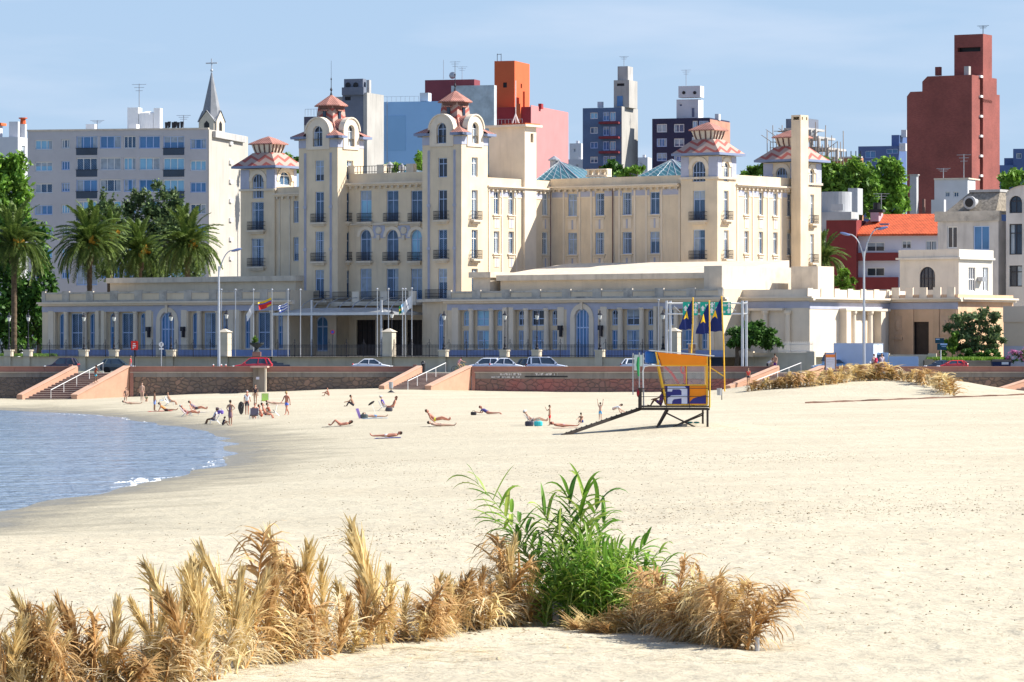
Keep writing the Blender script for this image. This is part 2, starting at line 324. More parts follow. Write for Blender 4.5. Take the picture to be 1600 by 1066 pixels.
def balcony(parent, pt, x0, x1, z, h=.95, out=.5, slab=True):
    mb = MB(); n = max(4, int((x1 - x0) / .14))
    mb.pbox(pt, x0 - .1, x1 + .1, z - .22, z, -out - .05, -.003, 1)
    mb.pbox(pt, x0 + .1, x1 - .1, z - .45, z - .22, -out * .6, -.003, 1)
    for zz in (z + .08, z + h * .55, z + h):
        mb.pbox(pt, x0, x1, zz - .025, zz + .025, -out, -out + .04)
        mb.pbox(pt, x0, x0 + .04, zz - .025, zz + .025, -out + .04, 0); mb.pbox(pt, x1 - .04, x1, zz - .025, zz + .025, -out + .04, 0)
    for k in range(n + 1):
        a = x0 + (x1 - x0) * k / n; mb.pbox(pt, a - .018, a + .018, z, z + h, -out, -out + .03)
    for k in range(n - 1):
        a = x0 + (x1 - x0) * (k + .5) / n; mb.pbox(pt, a, a + .09, z + h * .2, z + h * .32, -out, -out + .02)
    return mb.build('balcony', [M['iron'], M['trim']], parent)
class Fr:
    """a building's own frame: x runs along its front, y goes back, origin at the front right corner on the ground"""
    def __init__(s, px, Y, zb, th):
        s.th = R(th); s.c = math.cos(s.th); s.s = math.sin(s.th); s.X = (px - CX) * Y / F; s.Y = Y; s.zb = zb
    def ua(s, px, v=0): k = (px - CX) / F; return (k * (s.Y + v * s.c) - s.X - v * s.s) / (s.c + k * s.s)
    def va(s, px, u=0): k = (px - CX) / F; return (k * (s.Y - u * s.s) - s.X - u * s.c) / (s.s - k * s.c)
    def z(s, py, u=0, v=0): return HC + (HY - py) * (s.Y - u * s.s + v * s.c) / F - s.zb
    def thing(s, name, label, cat, group=None): return empty(name, (s.X, s.Y, s.zb), -s.th, label, cat, group)
    @staticmethod
    def front(v): return lambda a, b, d=0: (a, v + d, b)
    @staticmethod
    def side(u): return lambda a, b, d=0: (u - d, a, b)
# ------------------------------------------------------------------ terrain
WALL_Y = 396.0; ZP = 2.85
SHORE = [(-300, 20)] + [((px - CX) * Y / F, Y) for px, Y in
         ((-160, 112), (0, 130.5), (100, 140), (180, 151), (250, 161), (300, 171), (345, 188), (371, 208), (362, 229), (315, 256), (242, 286), (180, 313), (100, 332), (0, 347))] + [(-120, 352), (-300, 352)]
_S = np.array(SHORE)
def shore_dist(x, y):
    best = np.full(x.shape, 1e9); sg = np.ones(x.shape)
    for i in range(len(_S) - 1):
        a = _S[i]; b = _S[i + 1]; d = b - a; L2 = (d ** 2).sum()
        t = np.clip(((x - a[0]) * d[0] + (y - a[1]) * d[1]) / L2, 0, 1)
        qx = x - a[0] - t * d[0]; qy = y - a[1] - t * d[1]; dd = np.hypot(qx, qy)
        cr_ = d[0] * (y - a[1]) - d[1] * (x - a[0]); m_ = dd < best
        best = np.where(m_, dd, best); sg = np.where(m_, np.where(cr_ > 0, -1, 1), sg)
    return best * sg
_rs = np.random.RandomState(3); _lat = _rs.rand(256, 256)
def vnoise(x, y):
    xi = np.floor(x).astype(int); yi = np.floor(y).astype(int); fx = x - xi; fy = y - yi
    fx = fx * fx * (3 - 2 * fx); fy = fy * fy * (3 - 2 * fy)
    g = lambda a, b: _lat[a % 256, b % 256]
    return ((g(xi, yi) * (1 - fx) + g(xi + 1, yi) * fx) * (1 - fy) + (g(xi, yi + 1) * (1 - fx) + g(xi + 1, yi + 1) * fx) * fy) * 2 - 1
def gs(x, y, cx, cy, sx, sy, a): return a * np.exp(-((x - cx) / sx) ** 2 - ((y - cy) / sy) ** 2)
def tz(x, y):
    x = np.asarray(x, float); y = np.asarray(y, float); s = shore_dist(x, y)
    s = s + vnoise(x / 7, y / 7) * .8
    amp = 1.0 - .62 * (1 / (1 + np.exp((x + 33) / 3.0))) * (1 / (1 + np.exp(-(y - 345) / 10)))
    z = np.where(s > 0, amp * (1 - np.exp(-s / 16)), s * .05)
    z = z + gs(x, y, -13, 396, 9, 25, .38) + gs(x, y, 9.5, 222, 4.2, 7, .45)
    dune = np.exp(-(np.maximum(np.abs(x - 33) - 6, 0) / 6.5) ** 2) * np.exp(-((y - 381) / 17) ** 2)
    z = z + 1.35 * dune
    z = z + gs(x, y, 1.0, 67.5, 3.5, 3.0, .16) + gs(x, y, -3, 61, 4, 2, .05)
    w_ = np.clip(s / 12, 0, 1)
    z = z + w_ * (.05 * vnoise(x / 9 + 5, y / 9) + .026 * vnoise(x / 2.2, y / 2.2 + 9) + .024 * vnoise(x / .7 + 3, y / .7) * np.clip((260 - y) / 160, 0, 1) + .020 * vnoise(x / .28 + 13, y / .28) * np.clip((140 - y) / 60, 0, 1))
    return z
def tz1(x, y): return float(tz(np.array([x]), np.array([y]))[0])
def ground_at(px, py, near=45.0):
    Y = np.linspace(near, 395.5, 6000); X = (px - CX) * Y / F; Z = HC + (HY - py) * Y / F
    h = tz(X, Y); k = np.nonzero(Z <= h)[0]
    i = int(k[0]) if len(k) else len(Y) - 1
    return Vector((X[i], Y[i], h[i]))
_NR, _NC = 680, 700
_yy = 18 * (397.0 / 18) ** (np.arange(_NR) / (_NR - 1)); _tt = np.concatenate([np.linspace(-1.4, -.25, 40), np.linspace(-.24, .24, _NC - 80), np.linspace(.25, 1.4, 40)])
_YY, _TT = np.meshgrid(_yy, _tt, indexing='ij'); _XX = _YY * _TT
_ZZ = tz(_XX, _YY)
me = bpy.data.meshes.new('sand'); vs = np.stack([_XX, _YY, _ZZ], -1).reshape(-1, 3)
i, j = np.meshgrid(np.arange(_NR - 1), np.arange(_NC - 1), indexing='ij'); b = (i * _NC + j).ravel()
fc = np.stack([b, b + 1, b + _NC + 1, b + _NC], -1)
me.vertices.add(len(vs)); me.vertices.foreach_set('co', vs.ravel()); me.loops.add(fc.size); me.loops.foreach_set('vertex_index', fc.ravel().astype(np.int32))
me.polygons.add(len(fc)); me.polygons.foreach_set('loop_start', np.arange(0, fc.size, 4, dtype=np.int32)); me.polygons.foreach_set('use_smooth', np.ones(len(fc), bool)); me.update(); me.validate()
def sand_mat():
    m, n, b = _nt('beach_sand'); N = n.nodes; L = n.links; b.inputs['Roughness'].default_value = .95; b.inputs['Specular IOR Level'].default_value = .1
    g = N.new('ShaderNodeNewGeometry'); sp = N.new('ShaderNodeSeparateXYZ'); L.new(g.outputs['Position'], sp.inputs[0])
    def noise(sc, det=5, rough=.55, mp_=None):
        nz = N.new('ShaderNodeTexNoise'); nz.inputs['Scale'].default_value = sc; nz.inputs['Detail'].default_value = det; nz.inputs['Roughness'].default_value = rough
        if mp_:
            q = N.new('ShaderNodeMapping'); q.inputs['Scale'].default_value = mp_; L.new(g.outputs['Position'], q.inputs[0]); L.new(q.outputs[0], nz.inputs['Vector'])
        else: L.new(g.outputs['Position'], nz.inputs['Vector'])
        return nz.outputs[0]
    def mr(x, a, b_, c=0, d=1):
        r = N.new('ShaderNodeMapRange'); r.inputs[1].default_value = a; r.inputs[2].default_value = b_; r.inputs[3].default_value = c; r.inputs[4].default_value = d; L.new(x, r.inputs[0]); return r.outputs[0]
    def mix(f, A, B, t='MIX'):
        x = N.new('ShaderNodeMix'); x.data_type = 'RGBA'; x.blend_type = t
        if isinstance(f, float): x.inputs['Factor'].default_value = f
        else: L.new(f, x.inputs['Factor'])
        for s_, v in (('A', A), ('B', B)):
            if isinstance(v, tuple): x.inputs[s_].default_value = (*v, 1)
            else: L.new(v, x.inputs[s_])
        return x.outputs['Result']
    def mth(op, a, b_):
        x = N.new('ShaderNodeMath'); x.operation = op
        for k, v in enumerate((a, b_)):
            if isinstance(v, (int, float)): x.inputs[k].default_value = v
            else: L.new(v, x.inputs[k])
        return x.outputs[0]
    c = mix(mr(noise(.12), .35, .65), (.55, .50, .385), (.485, .435, .33))
    c = mix(mth('MULTIPLY', mr(noise(.9, 8, .72), .42, .70, 0, .7), mr(noise(.07, 3), .35, .62, .35, 1)), c, (.47, .40, .29))
    # scattered weed and twig flecks, with small dimple shadows painted in, denser in patches
    dens = mr(noise(.045, 4), .38, .60, .0, .085)
    f1 = mth('GREATER_THAN', noise(3.2, 3, .6, (1, .55, 1)), mth('SUBTRACT', .735, dens))
    c = mix(mth('MULTIPLY', f1, .55), c, (.26, .20, .13))
    f2 = mth('GREATER_THAN', noise(14, 2, .5, (1, .5, 1)), mth('SUBTRACT', .80, dens))
    c = mix(mth('MULTIPLY', f2, .6), c, (.22, .18, .12))
    # wet sand close to the water level
    wn = mth('ADD', sp.outputs[2], mth('MULTIPLY', mth('SUBTRACT', noise(.35, 4), .5), .5))
    wet = mr(wn, .04, .32, 1, 0); damp = mr(wn, .22, .75, 1, 0)
    c = mix(mth('MULTIPLY', damp, .6), c, (.42, .385, .29)); c = mix(mth('MULTIPLY', wet, .85), c, (.20, .18, .135))
    L.new(c, b.inputs['Base Color']); L.new(mr(wn, .02, .25, .35, .95), b.inputs['Roughness'])
    h = mth('ADD', mth('MULTIPLY', noise(1.6, 6, .6), 1.0), mth('MULTIPLY', noise(6, 6, .65), .35))
    bp = N.new('ShaderNodeBump'); bp.inputs['Distance'].default_value = .14; bp.inputs['Strength'].default_value = .85; L.new(h, bp.inputs['Height']); L.new(bp.outputs[0], b.inputs['Normal'])
    return m
me.materials.append(sand_mat()); sand = bpy.data.objects.new('sand', me); COL.objects.link(sand); tag(sand, kind='structure')

# water
def water_mat():
    m, n, b = _nt('sea_water'); N = n.nodes; L = n.links
    b.inputs['Base Color'].default_value = (.10, .19, .32, 1); b.inputs['Roughness'].default_value = .14; b.inputs['Specular IOR Level'].default_value = .5; b.inputs['IOR'].default_value = 1.33
    g = N.new('ShaderNodeNewGeometry')
    out = None
    for sc, amt, dist, sq in ((1.3, .8, .9, (1.0, .6, 1)), (4.0, .8, .3, (1, .6, 1)), (.25, 1, 1.6, (.8, 1, 1))):
        q = N.new('ShaderNodeMapping'); q.inputs['Scale'].default_value = sq; q.inputs['Rotation'].default_value = (0, 0, .3); L.new(g.outputs['Position'], q.inputs[0])
        nz = N.new('ShaderNodeTexNoise'); nz.inputs['Scale'].default_value = sc; nz.inputs['Detail'].default_value = 4; nz.inputs['Distortion'].default_value = .4; L.new(q.outputs[0], nz.inputs['Vector'])
        bp = N.new('ShaderNodeBump'); bp.inputs['Distance'].default_value = dist * .55; bp.inputs['Strength'].default_value = amt; L.new(nz.outputs[0], bp.inputs['Height'])
        if out is not None: L.new(out, bp.inputs['Normal'])
        out = bp.outputs[0]
    L.new(out, b.inputs['Normal'])
    nz = N.new('ShaderNodeTexNoise'); nz.inputs['Scale'].default_value = .06; nz.inputs['Detail'].default_value = 5; L.new(g.outputs['Position'], nz.inputs['Vector'])
    mx = N.new('ShaderNodeMix'); mx.data_type = 'RGBA'; mx.inputs['A'].default_value = (.17, .235, .33, 1); mx.inputs['B'].default_value = (.29, .355, .44, 1); L.new(nz.outputs[0], mx.inputs['Factor']); L.new(mx.outputs['Result'], b.inputs['Base Color'])
    return m
mb = MB(); mb.face([(-900, -200, 0), (0, -200, 0), (0, 394, 0), (-900, 394, 0)]); tag(mb.build('water', water_mat()), kind='structure')
# foam lines along the lapping edge
foam_m = mat('sea_foam', (.82, .84, .86), .9, .1, 6, bump=.03, bscale=20)
mb = MB(); rf = random.Random(5)
def shore_pt(t):
    def q(t):
        k = min(int(t), len(SHORE) - 3); f = t - k; A, B, C, D = (Vector((*SHORE[i], 0)) for i in (k - 1, k, k + 1, k + 2))
        return .5 * ((2 * B) + (C - A) * f + (2 * A - 5 * B + 4 * C - D) * f * f + (3 * B - A - 3 * C + D) * f ** 3)
    return q(t), (q(t + .02) - q(t - .02)).normalized()
for t0, t1, wd, off0, cnt in ((4.2, 5.6, .05, .3, 150), (4.7, 5.35, .10, 1.0, 75), (6.3, 7.5, .04, .25, 60), (10.6, 12.8, .07, .3, 45), (12.2, 13.0, .08, 1.3, 22)):
    for k in range(cnt):
        t = t0 + (t1 - t0) * rf.random(); p, d = shore_pt(t); nrm = Vector((-d.y, d.x, 0)); env = math.sin(math.pi * (t - t0) / (t1 - t0)); l = rf.uniform(.08, .40); w_ = .6 * wd * rf.uniform(.3, 1.2) * (.3 + env); c = p + nrm * (off0 + .25 * math.sin(t * 11) + rf.gauss(0, wd))
        o_ = [c + d * (l * math.cos(a) * rf.uniform(.7, 1.2)) + nrm * (w_ * math.sin(a) * rf.uniform(.6, 1.3)) for a in [q * math.pi / 4 for q in range(8)]]
        mb.raw([(q.x, q.y, .012) for q in o_] + [(c.x, c.y, .012 + w_ * .45)], [(q, (q + 1) % 8, 8) for q in range(8)])
tag(mb.build('sea_foam', foam_m), 'thin white foam along the lapping water edge', 'foam', kind='stuff')
# dark flecks on the sand: weed, twigs and painted short shadows of dimples
mb = MB()
for k in range(9500):
    Y = 58 * (300 / 58) ** (rf.random() ** .9); X = (rf.uniform(-20, 1650) - CX) * Y / F
    if rf.random() < .7:
        ok = False
        while not ok: Y = rf.uniform(60, 175); X = (rf.uniform(500, 1640) - CX) * Y / F; ok = rf.random() < .15 + max(0, float(vnoise(np.array([X / 6 + 3]), np.array([Y / 14 + 7]))[0])) * 1.4
    z = tz1(X, Y)
    if z < .25: continue
    l = rf.uniform(.015, .065) * (1.8 if rf.random() < .08 else 1); a = rf.uniform(0, math.pi); dx, dy = math.cos(a) * l, math.sin(a) * l; h = rf.uniform(.006, .02)
    mb.raw([(X - dx, Y - dy, z - .01), (X + dx, Y + dy, z - .01), (X + dx * .2, Y + dy * .2 + .02, z + h), (X, Y + .04, z - .01)], [(0, 1, 2), (1, 3, 2), (3, 0, 2)])
tag(mb.build('litter_and_shadow_flecks', mat('weed_and_shadow', (.20, .15, .09), .9, .3, 3)), 'small dark weed scraps, twigs and painted dimple shadows scattered over the sand', 'beach litter and painted shadow', kind='stuff')

# promenade, road, city ground
mb = MB(); mb.box(-400, 400, 396.25, 401.8, ZP - .3, ZP); tag(mb.build('promenade_pavement', M['paving']), kind='structure')
mb = MB(); mb.box(-400, 400, 401.802, 402.0, ZP - .4, ZP + .01, 0); mb.build
kb = MB()
for k in range(-60, 60): kb.box(k * 2 + .01, k * 2 + 1.99, 401.81, 402.0, ZP - .3, ZP + .012, k % 2)
tag(kb.build('kerb', [mat('yellow_kerb', (.55, .38, .04), .8, .15, 3), M['black']]), kind='structure')
mb = MB(); mb.face([(-400, 402.002, ZP - .04), (400, 402.002, ZP - .04), (400, 416, ZP - .04), (-400, 416, ZP - .04)]); tag(mb.build('road', M['asphalt']), kind='structure')
mb = MB()
for k in range(-40, 40): mb.face([(k * 6, 408.9, ZP - .036), (k * 6 + 3, 408.9, ZP - .036), (k * 6 + 3, 409.05, ZP - .036), (k * 6, 409.05, ZP - .036)])
tag(mb.build('road_marking', M['white']), kind='structure')
mb = MB(); mb.face([(-4000, 416.002, ZP - .1), (4000, 416.002, ZP - .1), (4000, 9000, ZP - .1), (-4000, 9000, ZP - .05)]); tag(mb.build('city_ground', mat('city_ground', (.18, .19, .15), .95, .2, .1)), kind='structure')

# ------------------------------------------------------------------ sea wall, in four lengths between the stairs
dark_stone = stone_mat('dark_rubble_stone', (.10, .085, .075), (.20, .16, .14), (.17, .145, .13), 1.7, .05, (.09, .08, .08))
tan_stone = stone_mat('tan_rubble_stone', (.20, .15, .11), (.33, .21, .155), (.17, .13, .11), 1.8, .06, (.13, .11, .10))
red_stone = stone_mat('painted_rubble_stone', (.20, .12, .10), (.26, .15, .13), (.17, .12, .11), 1.5, .05, (.36, .12, .11))
conc_dark = mat('stained_concrete', (.24, .22, .20), .9, .18, .5, stain=.7, streak=True)
def wx(px, Y=WALL_Y): return (px - CX) * Y / F
def seawall(px0, px1, stone, label, zs=2.45, ledge=True, end=False):
    x0, x1 = wx(px0), wx(px1); t = empty('sea_wall', ((x0 + x1) / 2, WALL_Y, 0), 0, label, 'sea wall', 'lengths of sea wall between the stairs'); c = (x0 + x1) / 2
    x0 -= c; x1 -= c; mb = MB(); mb.box(x0, x1, .02, .6, -.6, zs); mb.build('stone_face', stone, t)
    mb = MB(); mb.box(x0, x1, -.03, .6, zs, 2.9); mb.build('concrete_band', conc_dark, t)
    mb = MB(); n = max(1, round((x1 - x0) / 3.1)); d = (x1 - x0) / n
    for k in range(n): mb.box(x0 + k * d + .012, x0 + (k + 1) * d - .012, -.05, .42, 2.95, 3.44)
    mb.box(x0, x1, .0, .38, 2.9, 3.42); mb.build('parapet', M['pinkstone'], t)
    mb = MB(); mb.box(x0, x1, -.14, .45, 3.442, 3.50); mb.build('coping', mat('pink_coping', (.42, .25, .20), .85, .1, 1), t)
    mb = MB(); mb.box(x0, x1 - .3, -.13, .0, 2.9, 2.948); mb.build('ledge', M['trim'], t)
    return t, c
seawall(-70, 116, dark_stone, 'dark rubble sea wall at the far left, left of the first stairs')
seawall(203, 660, tan_stone, 'long tan and dark rubble sea wall between the two left stairs')
wC, cC = seawall(741, 1212, red_stone, 'sea wall with reddish painted stone and white painted letters', 2.3)
seawall(1291, 1700, tan_stone, 'sea wall behind the dune at the far right', 2.45)
# painted letters, illegible in the photo: short strokes
def strokes(px0, px1, py0, py1, parent, cx, seed, y=-.032):
    r = random.Random(seed); mb = MB(); x = wx(px0); xe = wx(px1); z0 = HC + (HY - py1) * WALL_Y / F; z1 = HC + (HY - py0) * WALL_Y / F; h = z1 - z0
    while x < xe:
        w_ = h * r.uniform(.35, .6)
        for q in range(r.choice((2, 3))):
            k = r.random()
            if k < .5: a = x + r.choice((0, w_ * .8)); mb.box(a - cx, a - cx + .06, y - .004, y + .01, z0, z1)
            else: b_ = z0 + h * r.choice((0, .45, .85)); mb.box(x - cx, x + w_ * .85 - cx, y - .007, y + .01, b_, b_ + .06)
        x += w_ + h * .25
    mb.build('painted_letters', mat('chalky_white_paint', (.62, .60, .60), .9, .2, 4), parent)
strokes(781, 814, 583.5, 586.5, wC, cC, 1); strokes(836, 872, 583.5, 586.5, wC, cC, 2); strokes(768, 812, 588.5, 590.5, wC, cC, 4)
mb = MB(); mb.box(wx(820) - cC, wx(887) - cC, -.06, -.031, 2.44, 2.56); mb.build('slot', M['black'], wC)

def stairs(pxl, pxr, bl, br, pyb, label, side=True, nst=14):
    """pxl/pxr: top edge at the wall; bl/br: bottom edge; the flight runs down towards the water, slanting left"""
    Yb = WALL_Y - 5.4; zb = HC + (HY - pyb) * Yb / F
    xt0, xt1 = wx(pxl), wx(pxr); xb0, xb1 = wx(bl, Yb), wx(br, Yb); t = empty('stone_stairs', ((xt0 + xt1) / 2, WALL_Y, zb), 0, label, 'stairs', 'stairs from the promenade to the beach'); ox = t.location.x
    def at(f, s): # f: 0 top..1 bottom, s 0 left..1 right
        return ((xt0 * (1 - s) + xt1 * s) * (1 - f) + (xb0 * (1 - s) + xb1 * s) * f - ox, -5.4 * f)
    H = ZP - zb; mb = MB()
    for k in range(nst):
        f0 = k / nst; f1 = (k + 1) / nst; z = H * (1 - (k + 1) / (nst + .0)); 
        a = at(f0, 0); b_ = at(f0, 1); c = at(f1, 1); d = at(f1, 0); zt = H * (1 - k / nst)
        mb.raw([(a[0], a[1], zt), (b_[0], b_[1], zt), (c[0], c[1] - .04, zt), (d[0], d[1] - .04, zt), (c[0], c[1] - .04, zt - .06), (d[0], d[1] - .04, zt - .06)], [(0, 1, 2, 3), (3, 2, 4, 5)], 0)
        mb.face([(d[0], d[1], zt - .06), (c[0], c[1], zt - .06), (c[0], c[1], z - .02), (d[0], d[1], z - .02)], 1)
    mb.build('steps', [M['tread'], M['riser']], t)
    for s, wd in ((0, .55), (1, .55)):
        mb = MB(); sgn = -1 if s == 0 else 1
        p = at(0, s); q = at(1.06, s); z0 = H + .62; z1 = .42
        X0 = p[0]; X1 = p[0] + sgn * wd; Q0 = q[0]; Q1 = q[0] + sgn * wd
        e = at(1.13, s)
        for (x0, y0, za, x1, y1, zb_) in ((0, 0, z0, 1, 1, z1),):
            mb.hexa([(Q0, q[1], -1.2), (Q1, q[1], -1.2), (X1, .3, -1.2), (X0, .3, -1.2), (Q0, q[1], z1), (Q1, q[1], z1), (X1, 0, z0), (X0, 0, z0)])
        mb.build('side_wall', M['pinkwall'], t)
        mb = MB(); mb.hexa([(Q0 - .05, q[1] - .05, z1), (Q1 + .05, q[1] - .05, z1), (X1 + .05, -.2, z0), (X0 - .05, -.2, z0), (Q0 - .05, q[1] - .05, z1 + .1), (Q1 + .05, q[1] - .05, z1 + .1), (X1 + .05, -.2, z0 + .1), (X0 - .05, -.2, z0 + .1)]); mb.build('sloping_cap', mat('pink_cap', (.52, .33, .24), .85, .08, 1), t)
    mb = MB(); pts = [(*at(f, .52), H * (1 - f) + .95) for f in (-.02, 1.0)]
    mb.tube([(*at(-.02, .52), H - .1), pts[0], pts[1], (*at(1.0, .52), -.1)], .035, 6)
    for f in (.25, .5, .75): mb.tube([(*at(f, .52), H * (1 - f) - .1), (*at(f, .52), H * (1 - f) + .93)], .03, 5)
    tag(mb.build('handrail', M['white'], t))
    mb = MB(); mb.box(xt1 + .56 - ox, xt1 + .9 - ox, -.1, .45, -1, 3.5 - zb); mb.build('end_pier', M['pinkstone'], t); mb = MB(); mb.box(xt0 - .9 - ox, xt0 - .56 - ox, -.1, .45, 1.6, 3.66 - zb); mb.build('end_pier', M['pinkstone'], t)
    return t
stairs(122, 194, 40, 116, 625, 'wide stone stairs at the left with a person climbing them')
stairs(660, 728, 604, 668, 611, 'stone stairs in the middle beside a bin on a stand')
stairs(1218, 1280, 1146, 1210, 611, 'stone stairs at the right partly hidden by the dune fence')
stairs(1676, 1740, 1574, 1640, 614, 'stone stairs cut off by the right edge of the photo')
# ------------------------------------------------------------------ the hotel
TH = 36
H = Fr(721, 450, 4.4, TH); hotel = H.thing('hotel', 'long cream hotel with twin arched towers and patterned red tower roofs', 'building')
EV = (.10, .10)
WM = [M['wframe'], M['curtain']]; WG = [M['frame'], M['glass']]; WC = [M['frame'], M['curtain']]; WB = [M['frame'], M['glassb']]; WL = [M['frame'], M['blind']]
def cornice(parent, pt, a0, a1, z, out=.55, h=.35, dent=True, name='cornice', m=None, dm=None):
    mb = MB(); mb.pbox(pt, a0, a1, z - h * .45, z, -out, 0); mb.pbox(pt, a0, a1, z - h, z - h * .45, -out * .55, 0)
    if dent:
        n = int((a1 - a0) / .8)
        for k in range(n): a = a0 + (k + .5) * (a1 - a0) / n; mb.pbox(pt, a - .12, a + .12, z - h - .28, z - h, -out * .5, 0, 1)
    return mb.build(name, [m or M['cream2'], dm or M['trim']], parent)
def mass(name, u0, u1, v0, v1, z0, z1, hf=(), hs=(), m=None, roof=True, rev=.3, parent=None):
    """a block of the hotel: front wall, right wall (both with window holes), left and rear walls, flat roof"""
    mb = MB(); F_ = Fr.front(v0); S_ = Fr.side(u1)
    wall(mb, F_, u0, u1, z0, z1, hf, rev); wall(mb, S_, v0, v1, z0, z1, hs, rev)
    mb.face([(u0, v0, z0), (u0, v1, z0), (u0, v1, z1), (u0, v0, z1)]); mb.face([(u0, v1, z0), (u1, v1, z0), (u1, v1, z1), (u0, v1, z1)])
    if roof: mb.face([(u0, v0, z1 - .02), (u1, v0, z1 - .02), (u1, v1, z1 - .02), (u0, v1, z1 - .02)])
    return mb.build(name, m or M['cream'], parent or hotel)
def hole(Fq, x0, x1, y0, y1, v=None, u=None, arch=False):
    """photo rows/columns of an opening -> opening in the wall's own plane"""
    if u is None: a0, a1 = H.ua(x0, v), H.ua(x1, v); zz = lambda y: H.z(y, (a0 + a1) / 2, v)
    else: a0, a1 = H.va(x0, u), H.va(x1, u); zz = lambda y: H.z(y, u, (a0 + a1) / 2)
    return (a0, a1, zz(y1), zz(y0), arch)
def fill(parent, pt, holes, mats, **k):
    for h in holes: window(parent, pt, h[0], h[1], h[2], h[3], arch=h[4], mats=mats[rnd.randrange(len(mats))] if isinstance(mats[0], list) else mats, **k)

def flutes(parent, pt, aa, z0, z1, w_=.32):
    mb = MB()
    for a in aa:
        for k in range(3): mb.pbox(pt, a - w_ / 2 + k * w_ / 3 + .01, a - w_ / 2 + (k + 1) * w_ / 3 - .02, z0, z1, -.07, -.002)
        for zz in (z0 + (z1 - z0) * .33, z0 + (z1 - z0) * .62): mb.pbox(pt, a - w_ * .7, a + w_ * .7, zz, zz + .3, -.1, -.071)
    return mb.build('fluted_pilaster', M['lav'], parent)

